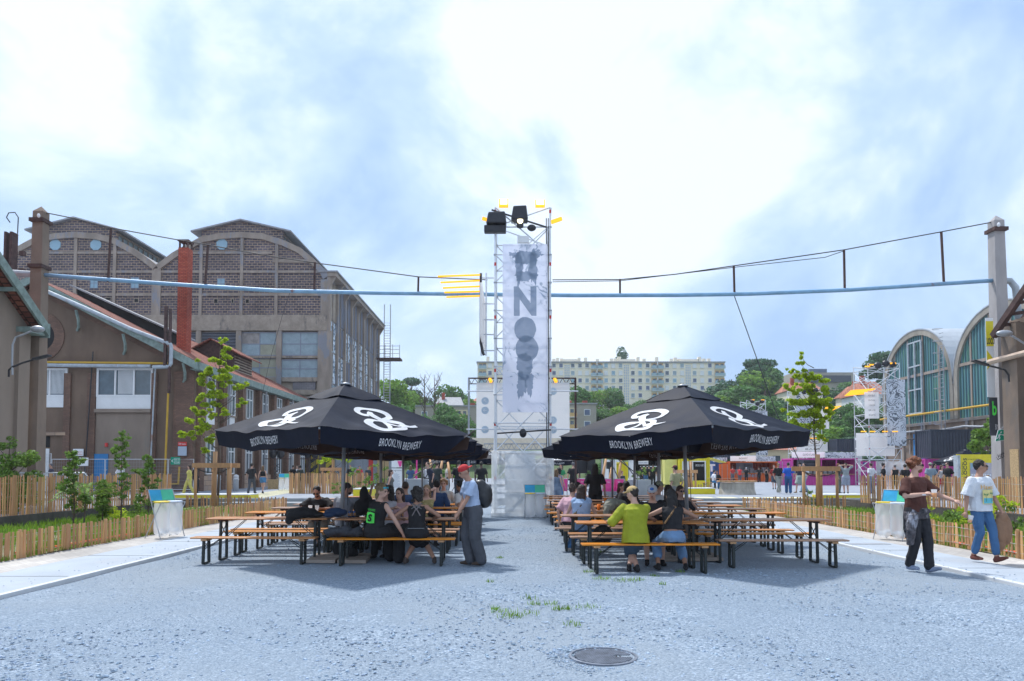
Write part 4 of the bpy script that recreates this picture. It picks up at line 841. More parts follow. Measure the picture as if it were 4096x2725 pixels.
def apartments():
 d = 270.0; a = W(1910, 1452, d); b = W(2896, 1428, d); H = 2.86
 t = thing('apartment_block', 'long cream eight-storey apartment block with blue balconies on the hill', 'apartment block', ((a.x + b.x) / 2, d, 18))
 ax, bx = a.x, b.x; z1 = a.z; dep = 12; z0 = z1 - 9 * H
 MB().box(ax, bx, d, d + dep, z0 - 6, z1).build('wall', M['cream'], t, True)
 MB().box(ax - .4, bx + .4, d - .5, d + dep + .5, z1, z1 + .5).build('roof', M['felt'], t, True)
 def X(px): return W(px, 1450, d).x
 k = 0
 for px in (2218, 2233, 2250, 2320, 2347, 2395, 2452, 2468, 2484, 2560, 2585, 2636, 2695, 2712, 2728, 2800, 2810, 2828, 2848, 1950, 2040):
  x = X(px); hh = rk.uniform(1.6, 2.6); MB().box(x - .6, x + .6, d + 4, d + 5.4, z1 + .5, z1 + .5 + hh).build('chimney', M['cream'], t, True)
 for px in (2281, 2516, 2760): x = X(px); MB().box(x - 3, x + 3, d + 3, d + 7, z1 + .5, z1 + 1.9).build('lift_house', M['cream'], t, True)
 cols = [2216, 2244, 2291, 2320, 2348, 2424, 2453, 2482, 2531, 2560, 2590, 2668, 2698, 2728, 2778, 2808, 2839]
 nf = 6; cnt = 0; small = MB(); smallp = MB()
 for r in range(nf):
  zc = z1 - 1.0 - r * H
  for px in [1960, 1985] + cols:
   if cnt >= 88: continue
   x = X(px); mb = MB(); w_, h_ = .62, .72
   f = MB().box(x - w_ - .1, x + w_ + .1, d - .08, d - .004, zc - h_ - .1, zc + h_ + .1).build('window', M['whitepaint'], t, True); cnt += 1
   MB().box(x - w_, x + w_, d - .12, d - .08, zc - h_, zc + h_).build('pane', M[rk.choice(['paleglass', 'glass', 'whitepaint', 'blueglass', 'navyp'])], f, True)
   MB().box(x - w_ - .25, x + w_ + .25, d - .3, d - .004, zc - h_ - .28, zc - h_ - .12).build('sill', M['whitepaint'], f, True)
 for px in (2268, 2505, 2752):   # stair windows: grids of small lights
  mb = MB(); x = X(px)
  for r in range(34):
   for c in (-1, 0, 1): zz = z1 - 1.1 - r * .62; mb.box(x + c * .72 - .26, x + c * .72 + .26, d - .03, d - .004, zz - .2, zz + .2)
  mb.build('stair_lights', M['greyprint'], t, True)
 for px0, px1 in ((2364, 2410), (2605, 2652), (2858, 2898), (1915, 1945)):
  x0, x1 = X(px0), X(px1)
  for r in range(nf + 1):
   zc = z1 - 1.0 - r * H
   bc = MB().box(x0, x1, d - .04, d - .003, zc - 1.05, zc + 1.0).build('balcony', M['ochre'], t, True)
   MB().box(x0 - .1, x1 + .1, d - 1.0, d - .9, zc - 1.15, zc - .1).build('balustrade', M['balc'], bc, True)
   MB().box(x0 - .1, x1 + .1, d - 1.0, d - .003, zc - 1.32, zc - 1.16).build('balcony_slab', M['whitepaint'], bc, True)
   if px1 - px0 > 42: MB().box((x0 + x1) / 2 - .15, (x0 + x1) / 2 + .15, d - 1.0, d - .04, zc - 1.15, zc + 1.2).build('divider', M['whitepaint'], bc, True)
   for q in (.25, .75): MB().box(x0 + (x1 - x0) * q - .6, x0 + (x1 - x0) * q + .6, d - .08, d - .045, zc - .9, zc + .6).build('pane', M['glass'], bc, True)
 for r in range(nf):
  zc = z1 - 1.0 - r * H; f = MB().box(bx + .004, bx + .08, d + 4, d + 5.2, zc - .7, zc + .7).build('window', M['whitepaint'], t, True)
M['navyp'] = pm('dark_blue_pane', (.10, .14, .24), .3, .2, 1, 0)
apartments()
def lowblock(label, px0, px1, py, d, nst, side):
 a = W(px0, py, d); b = W(px1, py, d); H = 2.8
 t = thing('apartment_block', label, 'apartment block', ((a.x + b.x) / 2, d, a.z - nst * H)); z1 = a.z
 MB().box(a.x, b.x, d, d + 12, z1 - nst * H - 3, z1).build('wall', M['grender'], t, True)
 MB().box(a.x - .3, b.x + .3, d - .3, d + 12.3, z1, z1 + .35).build('roof', M['felt'], t, True)
 n = int((b.x - a.x) / 4.0)
 for r in range(nst):
  zc = z1 - 1.9 - r * H
  for c in range(n):
   x = a.x + (b.x - a.x) * (c + .5) / n
   if (c + side) % 3 == 0:
    bc = MB().box(x - 1.7, x + 1.7, d - .04, d - .003, zc - .9, zc + 1.1).build('balcony', M['paleyel2'], t, True)
    MB().box(x - 1.8, x + 1.8, d - 1.1, d - 1.0, zc - 1.1, zc - .15).build('balustrade', M['ochre'], bc, True)
    MB().box(x - 1.8, x + 1.8, d - 1.1, d - .003, zc - 1.25, zc - 1.1).build('balcony_slab', M['whitepaint'], bc, True)
    for q in (-.7, .7): MB().box(x + q - .4, x + q + .4, d - .08, d - .045, zc - .8, zc + .8).build('pane', M['glass'], bc, True)
   else:
    f = MB().box(x - .75, x + .75, d - .06, d - .004, zc - .75, zc + .75).build('window', M['whitepaint'], t, True)
    MB().box(x - .62, x + .62, d - .1, d - .06, zc - .62, zc + .62).build('pane', M['navyp'], f, True)
 for c in range(2): x = a.x + (b.x - a.x) * (.3 + .45 * c); MB().box(x - .6, x + .6, d + 5, d + 6, z1 + .3, z1 + 1.4).build('chimney', M['brick'], t, True)
M['paleyel2'] = pm('pale_yellow_wall', (.62, .55, .36), .8, .1, 1, 0)
lowblock('long grey flats with yellow balconies behind the left parasols', 1660, 1960, 1627, 175, 5, 1)
lowblock('grey flats with yellow balconies right of the scaffold tower', 2240, 2385, 1618, 168, 5, 0)
def house(label, px0, px1, py_e, py_r, d, mat='cream', h=7, chim=True):
 a = W(px0, py_e, d); b = W(px1, py_e, d); zr_ = W(px0, py_r, d + 5).z
 t = thing('house', label, 'house', ((a.x + b.x) / 2, d, a.z - h)); z1 = a.z
 MB().box(a.x, b.x, d, d + 9, z1 - h, z1).build('wall', M[mat], t, True)
 rf = MB().add([(a.x - .4, d - .5, z1), (b.x + .4, d - .5, z1), (b.x - .8, d + 4.5, zr_), (a.x + .8, d + 4.5, zr_), (a.x - .4, d + 9.5, z1), (b.x + .4, d + 9.5, z1)], [(0, 1, 2, 3), (5, 4, 3, 2), (1, 5, 2), (4, 0, 3), (0, 4, 5, 1)]).build('roof', M['felt' if 'grey' in label else 'tiles2'], t, True)
 if chim: MB().box(a.x + 1.5, a.x + 2.3, d + 3, d + 3.8, z1, zr_ + 1.1).build('chimney', M['brick'], rf, True)
 n = max(2, int((b.x - a.x) / 3))
 for r in range(2):
  for c in range(n): x = a.x + (b.x - a.x) * (c + .5) / n; zc = z1 - 1.5 - 2.8 * r; MB().box(x - .5, x + .5, d - .05, d - .004, zc - .7, zc + .7).build('window', M['glass'], t, True)
house('white villa with hipped red roof below the cedar, right hillside', 3445, 3560, 1578, 1528, 150, 'whitepaint', 4)
house('small red-roofed house left of the white villa', 3415, 3462, 1580, 1548, 160, 'cream', 6)
house('orange-roofed low house behind the far container row', 3070, 3210, 1800, 1772, 96, 'paleyel2', 6, False)
house('red-roofed house low on the right hillside behind the sapling', 3160, 3290, 1562, 1532, 175, 'cream', 6)
house('orange-roofed house under the sapling at the container row', 3140, 3210, 1822, 1775, 99, 'cream', 5, False)
house('grey-roofed villa on the left ridge among trees', 1740, 1850, 1625, 1590, 190, 'grender', 6)
house('small pink-roofed house beside the white board, left ridge', 1895, 1945, 1605, 1590, 200, 'cream', 6)
ms = thing('modern_building', 'dark flat-roofed modern building on the ridge behind the right sapling', 'building', (W(3320, 0, 260).x, 260, 30))
for a, b, c, e_, mt in ((3175, 3420, 1490, 1560, 'grender'), (3238, 3308, 1476, 1491, 'navyp'), (3225, 3400, 1502, 1530, 'darkcont')):
 p = W(a, c, 259 if mt == 'darkcont' else 260); q_ = W(b, e_, 260); MB().box(p.x, q_.x, p.y, 275, q_.z, p.z).build('block', M[mt], ms, True)
def leafcloud(blobs, n, size, rs, flat=.75):
 """many leaf-clump quads in and on a set of ellipsoid blobs"""
 vs = []; fs = []
 wts = np.array([b[1][0] * b[1][2] for b in blobs]); wts = wts / wts.sum()
 idx = rs.choice(len(blobs), n, p=wts)
 u = rs.normal(size=(n, 3)); u /= np.linalg.norm(u, axis=1)[:, None]
 rr = rs.uniform(.55, 1.08, n) ** .6
 c = np.array([b[0] for b in blobs])[idx] + u * np.array([b[1] for b in blobs])[idx] * rr[:, None]
 nn = u + rs.normal(size=(n, 3)) * .7; nn /= np.linalg.norm(nn, axis=1)[:, None]
 t = np.cross(nn, rs.normal(size=(n, 3))); t /= np.linalg.norm(t, axis=1)[:, None]; b = np.cross(nn, t)
 s = size * rs.uniform(.5, 1.25, n)[:, None]
 V = np.stack([c - t * s, c - b * s * flat + nn * s * .15, c + t * s, c + b * s * flat - nn * s * .1], 1).reshape(-1, 3)
 Fc = np.arange(4 * n).reshape(-1, 4)
 return V, Fc
def np_mesh(name, V, Fc, mat):
 me = bpy.data.meshes.new(name); n = len(Fc); me.vertices.add(len(V)); me.vertices.foreach_set('co', V.astype(np.float32).ravel())
 me.loops.add(n * 4); me.loops.foreach_set('vertex_index', Fc.astype(np.int32).ravel()); me.polygons.add(n)
 me.polygons.foreach_set('loop_start', np.arange(0, 4 * n, 4, dtype=np.int32)); me.polygons.foreach_set('loop_total', np.full(n, 4, dtype=np.int32))
 me.update(calc_edges=True); me.materials.append(mat); return me
def crown_blobs(kind, rs):      # unit tree: height 1, crown radius about .42
 bl = []
 if kind == 'round':
  for k in range(17):
   a = rs.uniform(0, 6.28); z = rs.uniform(.22, .86); r = .30 * math.sin(min(1, max(.15, (1.02 - z) / .6)) * 1.57) * rs.uniform(.35, 1.05)
   s = rs.uniform(.10, .17); bl.append(((r * math.cos(a), r * math.sin(a), z), (s, s, s * .8)))
 elif kind == 'tall':
  for k in range(16):
   a = rs.uniform(0, 6.28); z = rs.uniform(.15, .9); r = .2 * (1.05 - z) ** .5 * rs.uniform(.3, 1.1); s = rs.uniform(.08, .13); bl.append(((r * math.cos(a), r * math.sin(a), z), (s, s, s)))
 elif kind == 'cedar':
  for k in range(17):
   a = rs.uniform(0, 6.28); z = rs.choice([.45, .58, .7, .8, .9]) + rs.uniform(-.02, .02); r = rs.uniform(.0, .4) * (1.15 - z * .75); s = rs.uniform(.10, .18); bl.append(((r * math.cos(a), r * math.sin(a), z), (s, s, .06)))
 return bl
def limb_mesh(name, blobs, r0=.028, top=.8):
 mb = MB(); mb.path([(0, 0, -.25), (.005, 0, .2), (-.01, .01, .5), (0, 0, top)], [r0 * 1.4, r0, r0 * .7, r0 * .2], 7)
 for b in blobs[:9]:
  c = Vector(b[0]); s = Vector((0, 0, max(.12, c.z * .62))); mb.path([s, s.lerp(c, .5) + Vector((0, 0, .02)), c], [r0 * .5, r0 * .3, r0 * .1], 5)
 me = mb.mesh(name); me.materials.append(M['bark']); return me
TREES = {}
rs = np.random.RandomState(11)
for kind, nvar, nl_, sz in (('round', 5, 5200, .021), ('tall', 3, 3600, .018), ('cedar', 2, 4200, .020)):
 TREES[kind] = []
 for v_ in range(nvar):
  bl = crown_blobs(kind, rs); V, Fc = leafcloud(bl, nl_, sz, rs); TREES[kind].append((V, Fc, bl, limb_mesh('trunk', bl)))
CM = {}
def tree(kind, var, matn, label, loc, h, wscale=1.0, rot=0, group=None, name='tree'):
 V, Fc, bl, tm = TREES[kind][var % len(TREES[kind])]
 t = bpy.data.objects.new(name, None); COL.objects.link(t); t.location = loc; t.rotation_euler = (0, 0, rot); t.scale = (h * wscale, h * wscale, h); t['_w'] = tuple(loc)
 key = (kind, var % len(TREES[kind]), matn)
 if key not in CM: CM[key] = np_mesh('crown', V, Fc, M[matn])
 c = bpy.data.objects.new('crown', CM[key]); COL.objects.link(c); c.parent = t
 k = bpy.data.objects.new('trunk', tm); COL.objects.link(k); k.parent = t
 return tag(t, label, 'tree', group)
rt = random.Random(21)
def place_tree(px, pytop, d, wpx, kind, matn, label, group='trees on the far hillside', name='tree', below=0, h=None):
 p = W(px, pytop, d); zg = hz(p.x, d) if d > 119 else ZS
 h = h or max(6, min(22, (p.z - zg)))
 if kind == 'cedar': k = wpx * d / F / (h * .75)
 else: k = wpx * d / F / (h * (.78 if kind == 'round' else .55))
 return tree(kind, rt.randrange(9), matn, label, (p.x, d, p.z - h * .97), h, max(.95, min(2.4, k * 1.6)), rt.uniform(0, 6.28), group, name)
for px, py, d, w_, kd, mt, lb in ((1560, 1508, 125, 150, 'round', 'treeA', 'bright green tree just right of the factory hall'),
 (1640, 1560, 120, 120, 'round', 'treeA', 'yellow-green tree left of the grey flats roof'),
 (1590, 1610, 112, 150, 'round', 'treeB', 'broad tree low behind the left parasol top'),
 (1640, 1512, 165, 110, 'cedar', 'treeC', 'dark flat-topped cedar on the left ridge'),
 (1810, 1503, 150, 125, 'round', 'treeB', 'round-headed tree on the left ridge beside the bare trees'),
 (1700, 1590, 140, 90, 'tall', 'treeB', 'narrow green tree below the bare trees'),
 (1770, 1600, 135, 80, 'round', 'treeB', 'small tree in front of the villa, left ridge'),
 (1870, 1595, 138, 80, 'round', 'treeA', 'small bright tree left of the white board'),
 (1830, 1605, 132, 70, 'round', 'treeB', 'low tree between villa and white board'),
 (1680, 1640, 118, 60, 'tall', 'treeB', 'small bush-like tree at the end of the grey flats'),
 (1800, 1660, 130, 80, 'cedar', 'treeB', 'drooping cedar in front of the grey flats')):
 place_tree(px, py, d + (62 if py < 1600 and px != 1560 else (30 if px < 1640 else 5)), w_, kd, mt, lb)
def bare(px, py, d, label):
 p = W(px, py, d); h = 11.0; t = thing('bare_tree', label, 'tree', (p.x, d, p.z - h)); mb = MB(); rr = random.Random(px)
 base = Vector(t.location); MB().path([base, base + Vector((.2, 0, h * .5)), base + Vector((0, 0, h))], [.25, .15, .04], 6).build('trunk', M['bark'], t, True)
 for k in range(16):
  s = base + Vector((.1, 0, h * rr.uniform(.25, .85))); a = rr.uniform(0, 6.28); l_ = rr.uniform(1.2, 3)
  e_ = s + Vector((math.cos(a) * l_ * .8, math.sin(a) * l_ * .8, l_ * 1.1)); mb.path([s, s.lerp(e_, .5) + Vector((rr.uniform(-.3, .3), 0, .1)), e_], [.09, .06, .025], 4)
  for q in range(3): f_ = s.lerp(e_, rr.uniform(.4, .9)); g_ = f_ + Vector((rr.uniform(-1, 1), rr.uniform(-1, 1), rr.uniform(.5, 1.3))); mb.path([f_, g_], [.04, .02], 4)
 mb.build('branches', M['bark'], t, True)
bare(1697, 1508, 155, 'leafless grey tree on the left ridge, the left of the two bare ones')
bare(1737, 1500, 155, 'leafless grey tree on the left ridge, the right of the two bare ones')
for i, (px, py, d, w_, mt) in enumerate(((2310, 1535, 135, 130, 'treeB'), (2370, 1525, 150, 95, 'treeA'), (2455, 1550, 150, 90, 'treeB'), (2505, 1610, 140, 90, 'treeB'), (2560, 1600, 160, 90, 'treeB'), (2630, 1590, 165, 90, 'treeA'),
 (2400, 1610, 128, 150, 'treeB'), (2480, 1625, 126, 120, 'treeA'), (2300, 1600, 140, 110, 'treeB'), (2550, 1640, 130, 120, 'treeB'), (2700, 1570, 170, 90, 'treeB'), (2350, 1590, 155, 90, 'treeA'))):
 place_tree(px, py, d + 48, w_ * .8, 'round', mt, '%s tree from the left in the clump before the cream apartment block' % ORD[i])
rows = [('ridge', 210, [(2925, 1478, 120), (2990, 1475, 120), (3055, 1450, 100), (3120, 1540, 110), (3210, 1565, 90), (3290, 1560, 90), (3350, 1545, 110), (3430, 1520, 110), (3490, 1500, 90), (3560, 1500, 80)]),
  ('upper', 180, [(2900, 1560, 120), (2970, 1540, 130), (3060, 1520, 140), (3140, 1590, 120), (3230, 1600, 120), (3320, 1590, 120), (3390, 1590, 120), (3450, 1620, 110), (3540, 1620, 130), (3600, 1600, 120)]),
  ('middle', 155, [(2880, 1620, 120), (2950, 1610, 130), (3040, 1600, 130), (3110, 1640, 130), (3190, 1650, 130), (3270, 1650, 130), (3350, 1660, 130), (3430, 1680, 130), (3510, 1690, 130), (3590, 1690, 120)]),
  ('lower', 135, [(2860, 1680, 120), (2930, 1690, 130), (3010, 1680, 130), (3090, 1700, 130), (3170, 1710, 130), (3250, 1700, 150), (3340, 1710, 150), (3430, 1740, 140), (3520, 1760, 130)]),
  ('bottom', 122, [(2840, 1750, 130), (2930, 1760, 140), (3030, 1770, 150), (3130, 1770, 150), (3230, 1790, 150), (3330, 1790, 150), (3420, 1800, 150), (3500, 1810, 130), (2740, 1780, 120), (2640, 1780, 120), (2440, 1790, 110), (2050, 1800, 110), (1760, 1800, 100)])]
for rn, d, lst in rows:
 for i, (px, py, w_) in enumerate(sorted(lst)):
  mt = rt.choice(['treeB', 'treeC', 'treeB', 'treeA', 'treeC'] if px < 3400 or rn in ('lower', 'bottom') else ['treeA', 'treeB'])
  if px > 3400 and rn in ('middle', 'lower', 'bottom'): mt = 'treeC'
  place_tree(px, py, d + rt.uniform(-4, 4), w_ * 1.35, 'round' if rt.random() < .8 else 'tall', mt, '%s tree from the left in the %s row of the wooded slope' % (ORD[i], rn))
for i_, (px, py, d_) in enumerate(((3432, 1618, 138), (3500, 1628, 136), (3556, 1612, 140), (3385, 1600, 150))): place_tree(px, py, d_, 100, 'round', 'treeB', '%s leafy tree from the left right in front of the white villa' % ORD[i_])
place_tree(3040, 1436, 215, 130, 'cedar', 'treeC', 'dark umbrella-shaped pine standing above the right wooded slope')
place_tree(3548, 1405, 190, 110, 'cedar', 'treeC', 'spreading dark cedar beside the arched hall roof')
place_tree(2478, 1392, 290, 45, 'tall', 'treeC', 'thin tree top rising behind the cream apartment block roof')
def corr_wall(mb, a, b, z0, z1, n, dep=.05):
 """corrugated sheet from a to b (2-D points)"""
 a = Vector(a); b = Vector(b); d = b - a; nn = Vector((d.y, -d.x)).normalized() * dep; P = []
 for k in range(n):
  for t, s in ((0, 0), (.3, 0), (.5, 1), (.8, 1)): P.append(a + d * ((k + t) / n) + nn * s)
 P.append(b); o = len(mb.v)
 for p in P: mb.v.append((p.x, p.y, z0)); mb.v.append((p.x, p.y, z1))
 for i in range(len(P) - 1): mb.f.append((o + 2 * i, o + 2 * i + 2, o + 2 * i + 3, o + 2 * i + 1))
def container(label, x0, x1, y0, y1, z0, h, mat, inside=None, opening=None, name='shipping_container', n=None):
 t = thing(name, label, 'container', ((x0 + x1) / 2, (y0 + y1) / 2, z0)); w_ = x1 - x0; n = n or max(4, int(w_ / .28)); fr = MB()
 for x in (x0, x1 - .12):
  for y in (y0, y1 - .12): fr.box(x, x + .12, y, y + .12, z0, z0 + h)
 for z in (z0 + .02, z0 + h - .14):
  fr.box(x0 + .12, x1 - .12, y0 + .004, y0 + .116, z, z + .12); fr.box(x0 + .12, x1 - .12, y1 - .116, y1 - .004, z, z + .12)
  fr.box(x0 + .004, x0 + .116, y0 + .12, y1 - .12, z, z + .12); fr.box(x1 - .116, x1 - .004, y0 + .12, y1 - .12, z, z + .12)
 fr.build('frame', M[mat], t, True)
 MB().box(x0 + .1, x1 - .1, y0 + .1, y1 - .1, z0 + h - .05, z0 + h - .02).build('roof', M[mat], t, True)
 mb = MB(); corr_wall(mb, (x1 - .05, y1 - .06), (x0 + .05, y1 - .06), z0 + .1, z0 + h - .1, n); mb.build('back_wall', M[inside or mat], t, True)
 for x in (x0 + .08, x1 - .08):
  mb = MB(); corr_wall(mb, (x, y0 + .06), (x, y1 - .06), z0 + .1, z0 + h - .1, max(4, int((y1 - y0) / .28)), .05); mb.build('end_wall', M[mat], t, True)
 if not opening:
  mb = MB(); corr_wall(mb, (x0 + .1, y0 + .08), (x1 - .1, y0 + .08), z0 + .1, z0 + h - .1, n); mb.build('front_wall', M[mat], t, True)
 else:
  zc = z0 + opening
  if zc > z0 + .1:
   mb = MB(); corr_wall(mb, (x0 + .1, y0 + .08), (x1 - .1, y0 + .08), z0 + .1, zc, n); mb.build('counter_front', M[mat], t, True)
   MB().box(x0 + .1, x1 - .1, y0 - .3, y0 + .4, zc, zc + .05).build('counter', M['wood'], t, True)
  MB().box(x0 + .12, x1 - .12, y0 + .12, y1 - .12, z0 + .04, z0 + .08).build('floor', M['osb'], t, True)
 return t
def door_leaf(t, x0, x1, y, z0, h, mat):
 d = MB().box(x0, x1, y, y + .08, z0 + .05, z0 + h - .05).build('door', M[mat], t, True)
 mb = MB()
 for k in range(5): zz = z0 + .35 + k * (h - .7) / 4.2; mb.box(x0 + .1, x1 - .1, y - .05, y, zz, zz + .28)
 mb.build('door_rib', M[mat], d, True)
 mb = MB()
 for q in (.25, .75): xx = x0 + (x1 - x0) * q; mb.tube((xx, y - .07, z0 + .1), (xx, y - .07, z0 + h - .1), .025, 6)
 mb.build('lock_bar', M['steel'], d, True)
def swirl_mat(name, dark, light, sc_=1.2, alpha=1.0, w0=.45, seedz=0.0, dist=9):
 m = bpy.data.materials.new(name); m.use_nodes = True; n = m.node_tree.nodes; l = m.node_tree.links; b = n['Principled BSDF']; b.inputs['Roughness'].default_value = .6
 tc = n.new('ShaderNodeTexCoord'); mp = n.new('ShaderNodeMapping'); mp.inputs['Location'].default_value = (seedz, seedz * .7, seedz * .3); l.new(tc.outputs['Object'], mp.inputs[0])
 n0 = n.new('ShaderNodeTexNoise'); n0.inputs['Scale'].default_value = .75 * sc_; n0.inputs['Detail'].default_value = 3; l.new(mp.outputs[0], n0.inputs['Vector'])
 vm = n.new('ShaderNodeVectorMath'); vm.operation = 'MULTIPLY_ADD'; vm.inputs[1].default_value = (3.2 / sc_,) * 3; l.new(n0.outputs['Color'], vm.inputs[0]); l.new(mp.outputs[0], vm.inputs[2])
 w_ = n.new('ShaderNodeTexWave'); w_.bands_direction = 'DIAGONAL'; w_.inputs['Scale'].default_value = 1.6 * sc_; w_.inputs['Distortion'].default_value = dist * .5; w_.inputs['Detail'].default_value = 5; w_.inputs['Detail Roughness'].default_value = .7; l.new(vm.outputs[0], w_.inputs[0])
 no = n.new('ShaderNodeTexNoise'); no.inputs['Scale'].default_value = .9 * sc_; no.inputs['Detail'].default_value = 12; no.inputs['Roughness'].default_value = .75; l.new(vm.outputs[0], no.inputs['Vector'])
 ad = n.new('ShaderNodeMath'); ad.operation = 'MULTIPLY_ADD'; l.new(w_.outputs[0], ad.inputs[0]); ad.inputs[1].default_value = .22; l.new(no.outputs[0], ad.inputs[2])
 cr = n.new('ShaderNodeValToRGB'); e = cr.color_ramp.elements; e[0].position = w0 + .06; e[0].color = (*dark, 1); e[1].position = w0 + .12; e[1].color = (*light, 1)
 l.new(ad.outputs[0], cr.inputs[0]); l.new(cr.outputs[0], b.inputs['Base Color'])
 tr = n.new('ShaderNodeBsdfTranslucent'); l.new(cr.outputs[0], tr.inputs[0]); ms = n.new('ShaderNodeMixShader'); ms.inputs[0].default_value = .4; l.new(b.outputs[0], ms.inputs[1]); l.new(tr.outputs[0], ms.inputs[2])
 if alpha < 1:
  tp = n.new('ShaderNodeBsdfTransparent'); m2 = n.new('ShaderNodeMixShader'); m2.inputs[0].default_value = 1 - alpha; l.new(ms.outputs[0], m2.inputs[1]); l.new(tp.outputs[0], m2.inputs[2]); l.new(m2.outputs[0], n['Material Output'].inputs[0])
 else: l.new(ms.outputs[0], n['Material Output'].inputs[0])
 return m
M['swirl'] = swirl_mat('ink_swirl_print', (.16, .19, .23), (.72, .76, .82), .9)
M['swirlsheer'] = swirl_mat('ink_swirl_mesh', (.42, .50, .62), (.86, .88, .98), .9, .64, .36, 2.2, 7)
def sheer(name, col, a, trans=.5):
 m = pm(name, col, .6, .05, 2, 0); n = m.node_tree.nodes; l = m.node_tree.links; b = n['Principled BSDF']
 tl = n.new('ShaderNodeBsdfTranslucent'); tl.inputs[0].default_value = (*col, 1); ms = n.new('ShaderNodeMixShader'); ms.inputs[0].default_value = trans; l.new(b.outputs[0], ms.inputs[1]); l.new(tl.outputs[0], ms.inputs[2])
 tp = n.new('ShaderNodeBsdfTransparent'); m2 = n.new('ShaderNodeMixShader'); m2.inputs[0].default_value = 1 - a; l.new(ms.outputs[0], m2.inputs[1]); l.new(tp.outputs[0], m2.inputs[2]); l.new(m2.outputs[0], n['Material Output'].inputs[0]); M[name] = m; return m
sheer('board_sheer', (.88, .88, .88), .9, .6); sheer('wrap_sheet', (.95, .98, 1.0), .30, .8); sheer('bag_plastic', (.93, .96, 1.0), .5, .7); sheer('mesh_sheer', (.5, .53, .56), .35, .2); sheer('cup_plastic', (.85, .88, .92), .3); sheer('beer', (.9, .42, .02), .95, .5)
def bx(px, d): return W(px, 1880, d).x
def bz(py, d): return W(2048, py, d).z
d = 84.0; z0 = ZS; t = container('orange container kitchen with open front and BASEMENT board', bx(2917, d), bx(3111, d), d, d + 2.6, z0 - .15, bz(1846, d) - z0 + .15, 'orange', 'orangein', 1.15)
door_leaf(t, bx(2874, d), bx(2916, d), d - .3, z0 - .1, bz(1851, d) - z0, 'orange')
bd = MB().box(bx(2969, d), bx(3038, d), d + 2.3, d + 2.35, bz(1883, d), bz(1851, d)).build('menu_board', M['greyprint'], t, True)
mb = MB()
for k in range(5): zz = bz(1857 + k * 5, d); mb.box(bx(3000, d), bx(3034, d), d + 2.27, d + 2.29, zz - .03, zz + .03)
mb.build('menu_line', M['dark'], bd, True)
put_text('Basement.', 'counter_lettering', M['blueglass'], t, (bx(2995, d), d - .02, bz(1901, d)), 2.6, .5, world=True, bold=.01)
mb = MB().box(bx(2920, d), bx(3023, d), d - .25, d - .15, bz(1845, d), bz(1825, d)); s1 = mb.build('sign_board', M['board_sheer'], t, True)
put_text('BASEMENT', 'lettering', M['dark'], s1, (bx(2971, d), d - .25, bz(1834, d)), 1.0, .2, world=True)
MB().box(bx(3023, d), bx(3100, d), d - .25, d - .15, bz(1846, d), bz(1826, d)).build('print_panel', M['swirl'], t, True)
MB().box(bx(2862, d), bx(2918, d), d + .9, d + 1.0, bz(1848, d), bz(1830, d)).build('print_panel', M['swirl'], t, True)
mb = MB()
for k in range(14): x = bx(2935 + k * 12, d); mb.box(x, x + rk.uniform(.15, .5), d + 1.6, d + 1.9, ZS + 1.0, ZS + 1.2 + rk.uniform(.1, .5))
mb.build('kitchen_equipment', M['steel'], t, True)
d = 65.0; t = container('magenta container kitchen with open front and GARDN LAB board', bx(3168, d), bx(3432, d), d, d + 2.5, ZS - .12, bz(1833, d) - ZS + .12, 'magenta', 'magin', 1.1)
door_leaf(t, bx(3111, d), bx(3168, d), d - .2, ZS - .1, bz(1838, d) - ZS, 'magenta'); door_leaf(t, bx(3440, d), bx(3502, d), d - .2, ZS - .1, bz(1839, d) - ZS, 'magenta')
MB().box(bx(3447, d), bx(3461, d), d - .28, d - .26, bz(1858, d), bz(1850, d)).build('blue_label', M['navy'], t, True)
bd = MB().box(bx(3227, d), bx(3315, d), d + 2.2, d + 2.25, bz(1868, d), bz(1838, d)).build('menu_board', M['greyprint'], t, True)
mb = MB()
for k in range(4): zz = bz(1844 + k * 6, d); mb.box(bx(3255, d), bx(3308, d), d + 2.17, d + 2.19, zz - .04, zz + .04)
mb.build('menu_line', M['dark'], bd, True)
for q in (3285, 3345): MB().box(bx(q, d), bx(q, d) + .08, d + .02, d + .1, ZS + 1, bz(1836, d)).build('post', M['magenta'], t, True)
s1 = MB().box(bx(3166, d), bx(3298, d), d - .2, d - .1, bz(1831, d), bz(1808, d)).build('sign_board', M['board_sheer'], t, True)
put_text("GARDN'LAB", 'lettering', M['dark'], s1, (bx(3232, d), d - .2, bz(1819, d)), 1.05, .2, world=True)
s2 = MB().box(bx(3298, d), bx(3418, d), d - .2, d - .1, bz(1831, d), bz(1809, d)).build('print_panel', M['swirl'], t, True)
def ns_logo(par, c, r, mat='dark', ux=(1, 0, 0)):
 c = Vector(c); ux = Vector(ux); mb = MB(); n = 20; nn = ux.cross(Vector((0, 0, 1))) * .01
 for j in range(n):
  a, b = 2 * PI * j / n, 2 * PI * (j + 1) / n; q = []
  for t_, rr in ((a, r), (b, r), (b, r * .86), (a, r * .86)): q.append(c + nn + ux * (rr * math.cos(t_)) + Vector((0, 0, rr * math.sin(t_))))
  mb.add(q, [(0, 1, 2, 3)])
 put_text('NS', 'x', None, None, c, r * 1.1, r * .8, ux=ux, mb=mb, off=.01, bold=-.01)
 return mb.build('round_logo', M[mat], par, True)
ns_logo(s2, (bx(3364, d), d - .205, bz(1820, d)), .28, 'white')
mb = MB()
for k in range(12): x = bx(3180 + k * 20, d); mb.box(x, x + rk.uniform(.15, .4), d + 1.4, d + 1.7, ZS + 1.0, ZS + 1.15 + rk.uniform(.1, .4))
mb.build('kitchen_equipment', M['steel'], t, True)
